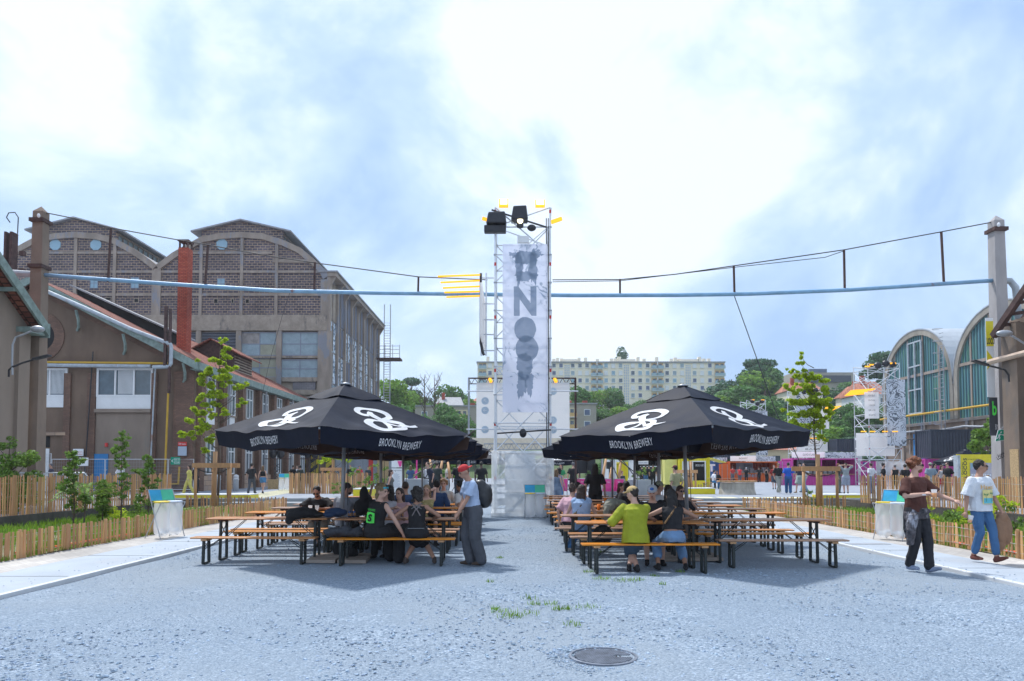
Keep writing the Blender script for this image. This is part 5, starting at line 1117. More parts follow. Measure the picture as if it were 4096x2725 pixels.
d = 64.0; t = container('magenta container under the large anthracite one, right side', bx(3700, d), bx(3990, d), d, d + 2.44, ZS - .1, bz(1835, d) - ZS + .1, 'magenta')
t = container('large anthracite container stacked on top of the magenta one, right side', bx(3725, d - .3), bx(4010, d), d - .3, d + 2.2, bz(1834, d), bz(1718, d) - bz(1834, d), 'darkcont')
t = container('anthracite container on top of the magenta kitchen, left of the right scaffold tower', bx(3350, 80), bx(3446, 80), 80, 82.4, bz(1806, 80), bz(1755, 80) - bz(1806, 80), 'darkcont')
t = container('white container supporting the upper anthracite one behind the magenta kitchen', bx(3340, 80), bx(3450, 80), 80, 82.4, ZS, bz(1808, 80) - ZS, 'whitepaint')
t = container('anthracite container behind the orange kitchen and right parasol', bx(2840, 92), bx(2944, 92), 92, 94.4, bz(1836, 92), bz(1790, 92) - bz(1836, 92), 'darkcont')
t = container('navy container beside the orange kitchen with a white shirt on show', bx(2842, 88), bx(2872, 88), 86.5, 88.9, ZS - .1, 2.6, 'navy')
put_text('T', 'shirt_on_show', M['white'], t, (bx(2850, 86), 86.4, 1.9), .9, .9, world=True, bold=.05)
d = 57.0; t = container('bright yellow container shop with white door and dark doorway', bx(2713, d), bx(2840, d), d, d + 2.5, ZS - .1, bz(1825, d) - ZS + .1, 'yellow')
MB().box(bx(2771, d), bx(2820, d), d - .02, d + .03, ZS, bz(1848, d)).build('doorway', M['black'], t, True)
mb = MB(); mb.box(bx(2768, d), bx(2772, d), d - .08, d + .03, ZS, bz(1844, d)); mb.box(bx(2818, d), bx(2823, d), d - .08, d + .03, ZS, bz(1844, d)); mb.box(bx(2772, d), bx(2818, d), d - .08, d + .03, bz(1848, d), bz(1844, d)); mb.build('door_frame', M['whitepaint'], t, True)
MB().box(bx(2729, d), bx(2767, d), d - .07, d + .02, ZS, bz(1846, d)).build('door', M['whitepaint'], t, True)
put_text('BROOKLYN BREW', 'inside_lettering', M['white'], t, (bx(2800, d), d - .03, bz(1862, d)), .7, .17, world=True)
MB().box(bx(2665, d), bx(2713, d), d + .4, d + 2, ZS, bz(1832, d)).build('side_cabin', M['paleyel'], t, True)
MB().box(bx(2713, d), bx(2804, d), d - 1.2, d - .6, ZS, ZS + .55).build('step_box', M['yellow'], t, True)
slope(bx(2839, d), bz(1836, d), bx(2893, d), bz(1852, d), d - .8, d + 1, .06).build('awning', M['yellow'], t, True)
t = container('small yellow container behind the leaning poles', bx(2481, 66), bx(2512, 66), 66, 68.4, ZS, bz(1848, 66) - ZS, 'yellow')
t = container('white container with POINT INFO board and serving hatch', bx(2530, 74), bx(2665, 74), 74, 76.4, ZS - .1, 2.7, 'whitepaint', 'black', 1.1)
s1 = MB().box(bx(2553, 74), bx(2592, 74), 73.8, 73.9, bz(1858, 74), bz(1844, 74)).build('sign_board', M['board_sheer'], t, True)
put_text('POINT INFO', 'lettering', M['navy'], s1, (bx(2572, 74), 73.8, bz(1851, 74)), .8, .13, world=True)
MB().box(bx(2560, 74), bx(2625, 74), 73.0, 74, bz(1868, 74), bz(1865, 74)).build('canopy', M['whitepaint'], t, True)
t = container('plain white container left of the POINT INFO one', bx(2430, 76), bx(2478, 76), 76, 78.4, ZS - .1, 2.6, 'whitepaint')
def tower(label, px0, px1, d, ztop, dep=2.07, lift=2.0, banner=None, name='scaffold_tower', r=.0242):
 x0, x1 = bx(px0, d), bx(px1, d); k = max(1, d / 45.0); r = r * k ** .5
 t = thing(name, label, 'scaffold tower', ((x0 + x1) / 2, d + dep / 2, 0 if d < 30 else ZS)); zb_ = t.location.z
 for x in (x0, x1):
  for y in (d, d + dep):
   MB().tube((x, y, zb_), (x, y, ztop), r * 1.25, 8).build('upright', M['metal'], t, True)
 led = MB(); br = MB(); ros = MB(); z = zb_ + .3; i = 0
 while z < ztop:
  led.tube((x0, d, z), (x1, d, z), r, 6).tube((x0, d + dep, z), (x1, d + dep, z), r, 6).tube((x0, d, z), (x0, d + dep, z), r, 6).tube((x1, d, z), (x1, d + dep, z), r, 6)
  for x in (x0, x1):
   for y in (d, d + dep): ros.box(x - r * 2.2, x + r * 2.2, y - r * 2.2, y + r * 2.2, z - .02, z + .02)
  z2 = min(z + lift, ztop)
  if i % 2 == 0: br.tube((x0, d - .03, z), (x1, d - .03, z2), r, 6).tube((x1, d + dep + .03, z), (x0, d + dep + .03, z2), r, 6).tube((x0 - .03, d, z), (x0 - .03, d + dep, z2), r, 6)
  else: br.tube((x1, d - .03, z), (x0, d - .03, z2), r, 6).tube((x0, d + dep + .03, z), (x1, d + dep + .03, z2), r, 6).tube((x1 + .03, d + dep, z), (x1 + .03, d, z2), r, 6)
  z += lift * .5 if i % 2 else lift * .5; i += 1
 led.build('ledger', M['metal'], t, True); br.build('brace', M['metal'], t, True); ros.build('coupler', M['steel'], t, True)
 mk = MB()
 for x in (x0, x1):
  z = zb_ + 1.3
  while z < ztop: mk.tube((x, d, z), (x, d, z + .12), r * 1.5, 8); z += 1.9
 mk.build('red_mark', M['red'], t, True)
 return t, x0, x1
def arrow(mb, c, r, ang, ux=Vector((1, 0, 0))):
 pass
tw, tx0, tx1 = tower('tall main scaffold tower with grey mesh banner between the parasol rows', 1980, 2203, 25.0, 11.0)
d = 24.85
bn = MB().box(bx(2010, d), bx(2191, d), d, d + .015, bz(1650, d), bz(977, d)).build('banner', M['swirlsheer'], tw, True)
sheer('bannerink', (.22, .31, .42), .68, .4)
mb = MB(); put_text('N', 'x', None, None, (bx(2101, d), d - .001, bz(1205, d)), .80, 1.05, mb=mb, off=.004, bold=.05)
q_ = random.Random(8)
for k, (px, py, rx, ry, jg) in enumerate(((2104, 1030, 48, 26, .2), (2076, 1075, 15, 62, .3), (2134, 1070, 17, 66, .3), (2104, 1105, 44, 20, .3), (2101, 1318, 44, 50, .03), (2108, 1395, 46, 52, .03), (2098, 1465, 32, 55, .16), (2086, 1540, 19, 52, .3), (2118, 1535, 16, 46, .3), (2060, 1020, 22, 12, .5), (2150, 1014, 22, 12, .5))):
 n = 46; ph = [q_.uniform(0, 6.28) for _ in range(4)]
 def rad(t): return 1 + jg * (.5 * math.sin(3 * t + ph[0]) + .35 * math.sin(7 * t + ph[1]) + .3 * math.sin(13 * t + ph[2]) + .25 * math.sin(23 * t + ph[3]))
 mb.add([(bx(px + rx * rad(2 * PI * j / n) * math.cos(2 * PI * j / n), d), d - .006 - k * .0012, bz(py - ry * rad(2 * PI * j / n) * math.sin(2 * PI * j / n), d)) for j in range(n)], [tuple(range(n))])
mb.build('banner_print', M['bannerink'], bn, True)
for py in (1100, 1205, 1270, 1330, 1395):
 MB().tube((bx(1925, d), d + .4, bz(py, d)), (tx0, d + .4, bz(py, d)), .024, 6).build('bracket_tube', M['metal'], tw, True)
for px in (1922, 1942): MB().tube((bx(px, d), d + .4, bz(1416, d)), (bx(px, d), d + .4, bz(1080, d)), .028, 6).build('bracket_tube', M['metal'], tw, True)
MB().box(bx(1924, d), bx(1932, d), d - 1.0, d + 2.2, bz(1365, d), bz(1160, d)).build('side_panel', M['board_sheer'], tw, True)
MB().tube((bx(1920, d), d + .3, bz(1362, d)), (bx(1920, d), d + .3, bz(1085, d)), .04, 8).build('panel_frame', M['cable'], tw, True)
MB().path([(bx(1920, d), d + .3, bz(1362, d)), (bx(1928, d), d + .3, bz(1400, d)), (bx(1934, d), d + .3, bz(1416, d))], .05, 6).build('cable_bundle', M['cable'], tw, True)
for k, (xa, ya, yb) in enumerate(((1747, 1103, 1097), (1754, 1118, 1110), (1760, 1131, 1124), (1763, 1140, 1136), (1768, 1151, 1146))):
 y_ = d + .1 + k * .32
 MB().tube((bx(xa, d), y_, bz(ya, d)), (bx(1918, d), y_, bz(yb, d)), .035, 8).build('light_tube', M['lampy'], tw, True)
def flood(t, px0, px1, py0, py1, d, mat='lampw'):
 a = (bx(px0, d), bz(py1, d)); b = (bx(px1, d), bz(py0, d)); f = MB().box(a[0], b[0], d, d + .12, a[1], b[1]).build('floodlight', M['lampy'], t, True)
 MB().box(a[0] + (b[0] - a[0]) * .12, b[0] - (b[0] - a[0]) * .12, d - .02, d, a[1] + (b[1] - a[1]) * .3, b[1] - (b[1] - a[1]) * .08).build('lens', M[mat], f, True)
 return f
flood(tw, 1995, 2033, 796, 827, d); flood(tw, 2143, 2182, 799, 827, d)
MB().beam((bx(2209, d), d + .3, bz(878, d)), (bx(2253, d), d + .3, bz(863, d)), .12, .12).build('floodlight', M['lampy'], tw, True)
MB().beam((bx(1926, d), d + .3, bz(862, d)), (bx(1946, d), d + .3, bz(868, d)), .12, .1).build('floodlight', M['lampy'], tw, True)
M['hood'] = pm('black_rain_hood', (.018, .02, .028), .45, .3, 6, .5, 9)
for px0, px1, py0, py1 in ((1943, 2026, 851, 898), (2044, 2113, 827, 883)):
 x0, x1, z1, z0_ = bx(px0, d), bx(px1, d), bz(py0, d), bz(py1, d)
 MB().add([(x0, d - .2, z0_), (x1, d - .2, z0_), (x1, d + .35, z0_), (x0, d + .35, z0_), (x0 + .08, d - .12, z1), (x1 - .06, d - .12, z1 + .02), (x1 - .06, d + .3, z1), (x0 + .08, d + .3, z1 - .02)],
    [(0, 3, 2, 1), (4, 5, 6, 7), (0, 1, 5, 4), (1, 2, 6, 5), (2, 3, 7, 6), (3, 0, 4, 7)]).build('rain_hood', M['hood'], tw, True, bevel=.04)
MB().lathe([(.06, 0), (.12, .02), (.12, .2), (.09, .3)], 12, (bx(2081, d), d, bz(912, d))).build('spotlight', M['hood'], tw, True)
MB().ell((bx(2081, d), d - .14, bz(889, d)), (.1, .03, .1), 12, 8).build('lens', M['lampw'], tw, True)
MB().box(bx(1935, d), bx(2024, d), d - .1, d + .2, bz(930, d), bz(903, d)).build('light_bar', M['hood'], tw, True, bevel=.03)
MB().ell((bx(2128, d), d, bz(912, d)), (.16, .12, .12), 10, 7).build('spotlight', M['hood'], tw, True)
MB().box(bx(2070, d), bx(2117, d), d, d + .15, bz(970, d), bz(944, d)).build('junction_box', M['whitepaint'], tw, True)
MB().beam((bx(1965, d), d + .1, bz(836, d)), (bx(2190, d), d + .1, bz(906, d)), .05).build('cross_bar', M['cable'], tw, True)
for px in (2188, 2196): MB().tube((bx(px, d), d + .1, 1.2), (bx(px, d), d + .1, 10.6), .018, 5).build('power_cable', M['cable'], tw, True)
MB().tube((bx(1988, 24.7), 24.7, bz(1734, 24.7)), (bx(2205, 24.7), 24.7, bz(1720, 24.7)), .03, 6).build('lamp_bar', M['cable'], tw, True)
MB().ell((bx(2092, 24.6), 24.6, bz(1733, 24.6)), (.13, .1, .16), 9, 6).build('spotlight', M['hood'], tw, True)
bd = thing('direction_board', 'wide pale direction board seen from behind the main scaffold tower', 'sign', (bx(2090, 27.4), 27.4, 2.8)); d = 27.4
pn = MB().box(bx(1905, d), bx(2279, d), d, d + .02, bz(1753, d), bz(1531, d)).build('panel', M['board_sheer'], bd, True)
mb = MB(); mt = MB()
for px, py, ang in ((1940, 1604, 135), (1940, 1642, 180), (1940, 1719, 200), (2213, 1720, 90), (2213, 1681, 90), (2213, 1566, 90)):
 c = Vector((bx(px, d), d - .003, bz(py, d))); rr = .145; n = 22
 mb.add([c + Vector((rr * math.cos(2 * PI * j / n), 0, rr * math.sin(2 * PI * j / n))) for j in range(n)], [tuple(range(n))])
 u = Vector((math.cos(R(ang)), 0, math.sin(R(ang)))); v_ = Vector((-u.z, 0, u.x)); c2 = c + Vector((0, -.006, 0))
 mt.beam(c2 - u * .07, c2 + u * .07, .016, .004, up=(0, 1, 0))
 for s_ in (1, -1): mt.beam(c2 + u * .07, c2 + u * .02 + v_ * .05 * s_, .016, .003, up=(0, 1, 0))
mb.build('roundel', M['greyprint2'] if 'greyprint2' in M else pm('pale_blue_print', (.50, .62, .72), .6, .05, 2, 0), pn, True); mt.build('arrow', M['white'], pn, True)
for s, px, py in (('BAR', 2168, 1682), ('TOILETTES', 2150, 1716)):
 put_text(s, 'mirrored_lettering', M['greyprint'], pn, (bx(px, d), d - .002, bz(py, d)), -.3 if s == 'BAR' else -.75, .09, world=True, off=.004)
ns_logo(pn, (bx(2261, d), d - .004, bz(1644, d)), .085, 'white')
for z_, px0, px1 in ((bz(1512, d), 1871, 2307), (bz(1750 + 25, d), 1935, 2290)):
 tr = MB(); n = 16; xa, xb_ = bx(px0, d), bx(px1, d)
 tr.tube((xa, d + .1, z_), (xb_, d + .1, z_), .03, 6).tube((xa, d + .1, z_ - .22), (xb_, d + .1, z_ - .22), .02, 6)
 for k in range(n): q0 = xa + (xb_ - xa) * k / n; q1 = xa + (xb_ - xa) * (k + 1) / n; tr.tube((q0, d + .1, z_), ((q0 + q1) / 2, d + .1, z_ - .22), .012, 5).tube(((q0 + q1) / 2, d + .1, z_ - .22), (q1, d + .1, z_), .012, 5)
 tr.build('truss', M['rust'] if z_ > 4 else M['steel'], bd, True)
MB().tube((bx(1874, d), d + .1, 0), (bx(1874, d), d + .1, bz(1512, d)), .04, 6).build('upright', M['steel'], bd, True)
MB().tube((bx(2304, d), d + .1, 0), (bx(2304, d), d + .1, bz(1512, d)), .04, 6).build('upright', M['rust'], bd, True)
for py in (1568, 1719): MB().tube((bx(1868, d), d - .25, bz(py, d)), (bx(2312, d), d - .25, bz(py, d)), .028, 6).build('ledger', M['metal'], bd, True)
for px in (1958, 2219): MB().beam((bx(px, d), d, bz(1515, d)), (bx(px, d) + .06, d - .1, bz(1530, d)), .1, .08).build('lit_lamp', M['lampy'], bd, True)
M['casegrey'] = pm('case_grey', (.50, .56, .62), .6, .15, 3, .05)
for (x0, x1, y0, y1) in ((tx0 - .12, tx1 + .1, 24.76, 24.775), (tx0 - .12, tx0 - .105, 24.78, 27.3), (tx1 + .09, tx1 + .105, 24.78, 27.3)):
 MB().box(x0, x1, y0, y1, .04, bz(1804, 25)).build('sheeting', M['wrap_sheet'], tw, True)
MB().box(tx0 - .15, tx1 + .12, 24.9, 27.2, .0, .14).build('base_frame', M['metal'], tw, True)
tag(MB().box(bx(2020, 26), bx(2140, 26), 25.6, 26.6, .9, 2.2).build('flight_case', M['casegrey'], None, True, bevel=.03), 'grey flight case stored inside the sheeted foot of the main tower', 'case')
tag(MB().box(bx(2140, 26), bx(2185, 26), 25.7, 26.5, .14, 1.9).build('flight_case', M['casegrey'], None, True, bevel=.03), 'tall narrow grey case inside the sheeted tower foot, right', 'case')
tag(MB().box(bx(2020, 26), bx(2138, 26), 25.7, 26.5, .14, .85).build('flight_case', M['casegrey'], None, True, bevel=.03), 'low wide grey case under the larger one in the tower foot', 'case')
def far_tower(label, px0, px1, d, ztop, ban, boards, tubes, lights):
 t, x0, x1 = tower(label, px0, px1, d, ztop, 2.6)
 if ban: b_ = MB().box(bx(ban[0], d), bx(ban[2], d), d - .3, d - .28, bz(ban[3], d), bz(ban[1], d)).build('banner', M['swirl'], t, True); ns_logo(b_, (bx((ban[0] + ban[2]) / 2 - 3, d), d - .31, bz(ban[1] + (ban[3] - ban[1]) * .09, d)), .24)
 for k, (a, b, c, e_, mt, txt) in enumerate(boards):
  p_ = MB().box(bx(a, d), bx(c, d), d - .45 + k * 1.2, d - .42 + k * 1.2, bz(e_, d), bz(b, d)).build('board', M[mt], t, True)
  for i, s in enumerate(txt): put_text(s, 'lettering', M['dark'], p_, (bx(a + (c - a) * .5, d), d - .45 + k * 1.2, bz(b + (e_ - b) * (i + .7) / (len(txt) + .4), d)), (bx(c, d) - bx(a, d)) * .45, .16, world=True)
 if tubes:
  for k in range(6): yy = bz(tubes[1] + k * 2, d); MB().tube((bx(tubes[0] + k * 4, d), d - .6 + k * .4, yy), (bx(tubes[2], d), d - .6 + k * .4, yy + .15), .05, 6).build('light_tube', M['lampy'], t, True)
 for a, b, c, e_ in lights: MB().box(bx(a, d), bx(c, d), d - .2, d, bz(e_, d), bz(b, d)).build('lit_lamp', M['lampy'], t, True)
 cx_ = (x0 + x1) / 2
 for dx in (-.5, .2, .8): MB().ell((cx_ + dx, d, ztop + rk.uniform(-.5, .1)), (.34, .25, .3), 8, 6).build('spotlight', M['hood'], t, True)
 return t
tr_ = far_tower('right scaffold tower with marbled black and white banner before the arched hall', 3480, 3607, 62.0, 11.0, (3545, 1521, 3621, 1784),
   [(3454, 1571, 3511, 1676, 'board_sheer', ['POINT RELAIS', 'BOUTIQUE', 'CASHLESS', 'BAR A VIN', 'RESTAURATION']), (3444, 1731, 3600, 1824, 'board_sheer', [])], (3396, 1566, 3494), [(3468, 1465, 3485, 1469), (3568, 1452, 3590, 1458), (3487, 1458, 3500, 1462)])
MB().box(bx(3502, 61.6), bx(3624, 61.6), 61.5, 61.52, ZS, bz(1845, 61.6)).build('sheeting', M['wrap_sheet'], tr_, True)
for px in (3444, 3480, 3530, 3570): MB().box(bx(px, 61.5), bx(px + 18, 61.5), 61.2, 61.4, bz(1729, 61.5), bz(1725, 61.5)).build('lit_lamp', M['lampy'], tr_, True)
far_tower('middle scaffold tower hidden behind the right sapling crown', 3190, 3290, 82.0, 11.0, (3189, 1606, 3244, 1729), [(3283, 1642, 3313, 1717, 'board_sheer', []), (3199, 1758, 3328, 1806, 'board_sheer', ['PROGRAMME', 'SCENES', 'BARS'])], (3298, 1632, 3360), [(3240, 1752, 3265, 1755), (3280, 1752, 3300, 1755)])
far_tower('small far scaffold tower rising behind the right parasol', 2990, 3066, 95.0, 11.0, (3022, 1645, 3070, 1821), [], None, [(3010, 1599, 3020, 1602), (3048, 1599, 3060, 1602)])
d = 60.0; st = thing('stage_canopy', 'cream stretched canopy with brown underside behind the main tower', 'canopy', (bx(2100, d), d, ZS))
MB().prism([(bx(1890, d), bz(1752, d)), (bx(2330, d), bz(1752, d)), (bx(2420, d), bz(1812, d)), (bx(2210, d), bz(1803, d)), (bx(2130, d), bz(1796, d)), (bx(1990, d), bz(1808, d)), (bx(1850, d), bz(1808, d))], 'y', d, d + .3).build('canopy', pm('cream_canvas', (.70, .62, .48), .8), st, True)
slope(bx(1850, d), bz(1812, d), bx(2420, d), bz(1815, d), d + .3, d + 10, .1).build('underside', pm('brown_canvas', (.25, .15, .10), .9), st, True)
for px in (1860, 2410): MB().tube((bx(px, d), d + .2, ZS), (bx(px, d), d + .2, bz(1812, d)), .1, 6).build('mast', M['steel'], st, True)
def boxthing(name, label, cat, px0, px1, py0, py1, d, dep, mat, z0=None, par=None):
 x0, x1, z1 = bx(px0, d), bx(px1, d), bz(py0, d); zz = bz(py1, d) if z0 is None else z0
 return tag(MB().box(x0, x1, d, d + dep, zz, z1).build(name, M[mat], None, True, bevel=.01), label, cat)
M['screenblk'] = pm('black_screen', (.008, .010, .014), .3, .2, 4, 0)
def onstand(name, label, cat, px0, px1, py0, py1, d):
 x0, x1, z1, z0_ = bx(px0, d), bx(px1, d), bz(py0, d), bz(py1, d); t = thing(name, label, cat, ((x0 + x1) / 2, d, ZS))
 MB().box(x0, x1, d, d + .4, z0_, z1).build('cabinet', M['screenblk'], t, True, bevel=.02); c = (x0 + x1) / 2
 MB().tube((c, d + .2, ZS), (c, d + .2, z0_), .04, 6).build('pole', M['cable'], t, True)
 MB().path([(c - .5, d + .2, ZS), (c, d + .2, ZS + .8), (c + .5, d + .2, ZS)], .025, 5).build('foot', M['cable'], t, True)
onstand('stage_screen', 'large black screen on stage right of the main tower', 'screen', 2291, 2349, 1843, 1894, 46)
onstand('loudspeaker', 'black loudspeaker beside the large stage screen', 'loudspeaker', 2351, 2382, 1838, 1883, 45)
onstand('loudspeaker', 'black loudspeaker between the leaning poles, right side', 'loudspeaker', 2428, 2451, 1848, 1876, 46)
onstand('loudspeaker', 'black loudspeaker hanging left of the red cap man', 'loudspeaker', 1746, 1775, 1848, 1877, 46)
onstand('loudspeaker', 'black loudspeaker close behind the red cap', 'loudspeaker', 1825, 1846, 1846, 1876, 44)
boxthing('keyboard', 'black keyboard on stand at the stage edge', 'keyboard', 2235, 2282, 1915, 1922, 40, .4, 'screenblk')
for i, (a, b, c, e_) in enumerate(((2424, 1835, 2404, 1950), (2447, 1870, 2434, 1950), (2484, 1835, 2474, 1930), (1720, 1840, 1732, 1900), (1792, 1850, 1800, 1912), (2010 - 240, 1838, 1758, 1905))):
 tag(MB().tube(W(c, e_, 38), W(a, b, 38.5), .09, 8, .06).build('leaning_pole', M['wood'], None, True, smooth=True), ['leaning timber pole left of the far loudspeaker, the longest', 'short leaning timber pole in front of the stage', 'leaning timber pole right of the far loudspeaker', 'leaning timber pole left of the red cap man', 'leaning timber pole just behind the red cap man', 'leaning timber pole crossing black stays on the left'][i], 'pole')
for lb, L_ in (('right', ((2490, 1840, 2560, 1935), (2470, 1835, 2590, 1930), (2440, 1840, 2480, 1930))), ('left', ((1745, 1830, 1640, 1925), (1750, 1835, 1690, 1930), (1760, 1838, 1660, 1900)))):
 for k, (a, b, c, e_) in enumerate(L_): tag(MB().tube(W(a, b, 38.5), W(c, e_, 37.5), .03, 5).build('stay_rope', M['cable'], None, True), 'black stay rope, %s of three fanning out at the %s leaning poles' % (ORD[k], lb), 'rope')
tag(MB().box(bx(1664, 40), bx(1669, 40), 40, 40.1, ZS, bz(1838, 40)).box(bx(1660, 40), bx(1667, 40), 39.98, 40.08, 1.2, 1.6).build('pink_pole', M['pink'], None, True), 'bright pink flag pole behind the left tables', 'pole')
for i, (a, b, c, e_, lb) in enumerate(((2412, 1916, 2500, 1990, 'low grey concrete planter wall behind the pink deck chairs'), (2520, 1920, 2604, 1990, 'short grey concrete planter block right of the planter wall'), (1620, 1917, 1790, 1990, 'low grey concrete planter wall behind the left group'), (1712, 1918, 1765, 1985, 'white patterned panel before the left planter wall'))):
 boxthing('planter' if i != 3 else 'display_panel', lb, 'planter' if i != 3 else 'panel', a, c, b, e_, 36.5 if i != 3 else 35.6, .8 if i != 3 else .1, 'wallc' if i != 3 else 'swirl', z0=ZS)
pb = thing('programme_board', 'white Programme board with a pink poster above, left group', 'sign', (bx(1590, 34), 34, ZS)); d = 34.0
p_ = MB().box(bx(1566, d), bx(1612, d), d, d + .1, ZS, bz(1874, d)).build('panel', M['white'], pb, True)
put_text('Programme', 'lettering', M['dark'], p_, (bx(1588, d), d, bz(1883, d)), .42, .09, world=True)
mb = MB()
for k in range(16): mb.box(bx(1574, d), bx(1574 + rk.uniform(10, 30), d), d - .006, d - .002, bz(1896 + k * 3.6, d), bz(1894.8 + k * 3.6, d))
mb.build('small_print', M['greyprint'], p_, True)
MB().box(bx(1566, d), bx(1616, d), d - .02, d + .08, bz(1870, d), bz(1843, d)).build('poster', M['white'], pb, True)
MB().prism([(bx(1590, d), bz(1845, d)), (bx(1608, d), bz(1845, d)), (bx(1606, d), bz(1862, d)), (bx(1600, d), bz(1870, d)), (bx(1595, d), bz(1860, d))], 'y', d - .04, d - .022).build('pink_print', M['pink'], pb, True)
d = 40.0; nb_ = thing('notice_wall', 'yellow hoarding of the big locomotive halls with pictures, right side', 'hoarding', (bx(3915, d), d, ZS))
p_ = MB().box(bx(3830, d), bx(4003, d), d, d + .1, ZS, bz(1818, d)).build('panel', pm('hoarding_yellow', (.80, .66, .02), .5), nb_, True)
MB().box(bx(3880, d), bx(4002, d), d - .02, d - .003, bz(1912, d), bz(1852, d)).build('picture', pm('twilight_picture', (.25, .28, .42), .5, .5, 2, 0, col2=(.55, .50, .50)), p_, True)
mb = MB()
for k in range(9): mb.box(bx(3884 + k * 9, d), bx(3890 + k * 9, d), d - .03, d - .021, bz(1904, d), bz(1897, d))
mb.build('picture_arches', M['white'], p_, True)
MB().add([(bx(3881, d), d - .025, bz(1853, d)), (bx(3905, d), d - .025, bz(1853, d)), (bx(3881, d), d - .025, bz(1880, d))], [(0, 2, 1)]).build('sky_patch', M['blueglass'], p_, True)
put_text('LOCOS', 'lettering', M['dark'], p_, (bx(3861, d), d, bz(1872, d)), 1.1, .2, ux=(0, 0, 1), uy=(-1, 0, 0), world=True, bold=.03)
put_text('Grandes', 'lettering', M['dark'], p_, (bx(3850, d), d, bz(1875, d)), .7, .11, ux=(0, 0, 1), uy=(-1, 0, 0), world=True, bold=.01)
put_text('Les travaux de la halle 9', 'lettering', M['dark'], p_, (bx(3893, d), d, bz(1837, d)), .62, .08, world=True, bold=.01)
put_text('La Métropole de Lyon investit', 'lettering', M['dark'], p_, (bx(3978, d), d, bz(1829, d)), .5, .05, world=True)
MB().box(bx(3819, d), bx(3829, d), d - .3, d + .1, ZS, bz(1822, d)).build('end_post', M['whitepipe'], nb_, True)
es = thing('exit_sign', 'green emergency exit sign with white running figure and arrow on the right post', 'sign', W(4011, 1740, 27.2))
c = Vector(es.location); ux = Vector((1, -.15, .14)).normalized(); uz = Vector((.28, 0, 1)).normalized(); nn = ux.cross(uz)
def sq(cx_, cz_, w_, h_, off): o = c + nn * off + ux * cx_ + uz * cz_; return [o - ux * w_ / 2 - uz * h_ / 2, o + ux * w_ / 2 - uz * h_ / 2, o + ux * w_ / 2 + uz * h_ / 2, o - ux * w_ / 2 + uz * h_ / 2]
def slabq(cx_, cz_, w_, h_, o0, o1): a = sq(cx_, cz_, w_, h_, o0); b = sq(cx_, cz_, w_, h_, o1); return MB().add(a + b, [(3, 2, 1, 0), (4, 5, 6, 7), (0, 1, 5, 4), (1, 2, 6, 5), (2, 3, 7, 6), (3, 0, 4, 7)])
slabq(0, 0, .44, .46, -.02, 0).build('plate_edge', M['white'], es, True); f_ = slabq(0, 0, .41, .43, .001, .006).build('plate', M['green'], es, True)
mb = slabq(.15, 0, .09, .36, .007, .011)
def seg(a, b, w_): A = c + nn * .012 + ux * a[0] + uz * a[1]; B = c + nn * .012 + ux * b[0] + uz * b[1]; mb.beam(A, B, w_, .004, up=nn)
for a, b, w_ in (((-.11, .06), (-.13, -.04), .045), ((-.13, -.04), (-.08, -.10), .03), ((-.08, -.10), (-.10, -.17), .026), ((-.13, -.04), (-.17, -.11), .03), ((-.17, -.11), (-.2, -.13), .024), ((-.11, .05), (-.05, .02), .022), ((-.11, .05), (-.17, .0), .022), ((-.04, .0), (.07, .0), .022), ((.07, 0), (.03, .04), .022), ((.07, 0), (.03, -.04), .022)): seg(a, b, w_)
mb.add([c + nn * .012 + ux * (-.09 + .028 * math.cos(t)) + uz * (.12 + .028 * math.sin(t)) for t in [k * PI / 5 for k in range(10)]], [tuple(range(10))])
mb.build('running_man', M['white'], f_, True)
tag(MB().tube(W(4000, 1720, 27.6), W(4025, 1700, 27.3), .02, 5).build('sign_bracket', M['steel'], None, True), 'thin bracket holding the green exit sign to the post', 'bracket')
yb = thing('hanging_banner', 'narrow yellow and white banner hanging beside the right post', 'banner', W(3974, 1588, 27.6)); d = 27.6
p_ = MB().box(bx(3959, d), bx(3990, d), d, d + .02, bz(1588, d), bz(1272, d)).build('cloth', M['white'], yb, True)
MB().box(bx(3960, d), bx(3989, d), d - .012, d - .003, bz(1385, d), bz(1285, d)).build('yellow_field', M['yellow'], p_, True)
put_text('LOCO', 'lettering', M['dark'], p_, (bx(3977, d), d - .012, bz(1365, d)), .3, .26, world=True, bold=.04)
MB().add([(bx(3961, d), d - .006, bz(1400, d)), (bx(3989, d), d - .006, bz(1440, d)), (bx(3961, d), d - .006, bz(1480, d))], [(0, 1, 2)]).build('yellow_triangle', M['yellow'], p_, True)
bb_ = thing('hanging_banner', 'black banner with a bright green letter b beside the right post', 'banner', W(3980, 1743, 27.5)); d = 27.5
p_ = MB().box(bx(3965, d), bx(3998, d), d, d + .03, bz(1743, d), bz(1590, d)).build('cloth', pm('banner_black', (.06, .065, .08), .6), bb_, True)
put_text('b', 'lettering', M['neon'], p_, (bx(3985, d), d, bz(1634, d)), .17, .56, world=True, bold=.03)
put_text('BY', 'lettering', M['white'], p_, (bx(3992, d), d, bz(1708, d)), .1, .2, world=True)
put_text('Grandes', 'post_lettering', M['dark'], bpy.data.objects['concrete_post.001'], W(4004, 1815, 27.66), .36, .08, ux=(1, 0, .5), uy=(-.5, 0, 1), world=True)
put_text('LOCOS', 'post_lettering', M['dark'], bpy.data.objects['concrete_post.001'], W(4007, 1825, 27.66), .42, .14, ux=(1, 0, .5), uy=(-.5, 0, 1), world=True, bold=.03)
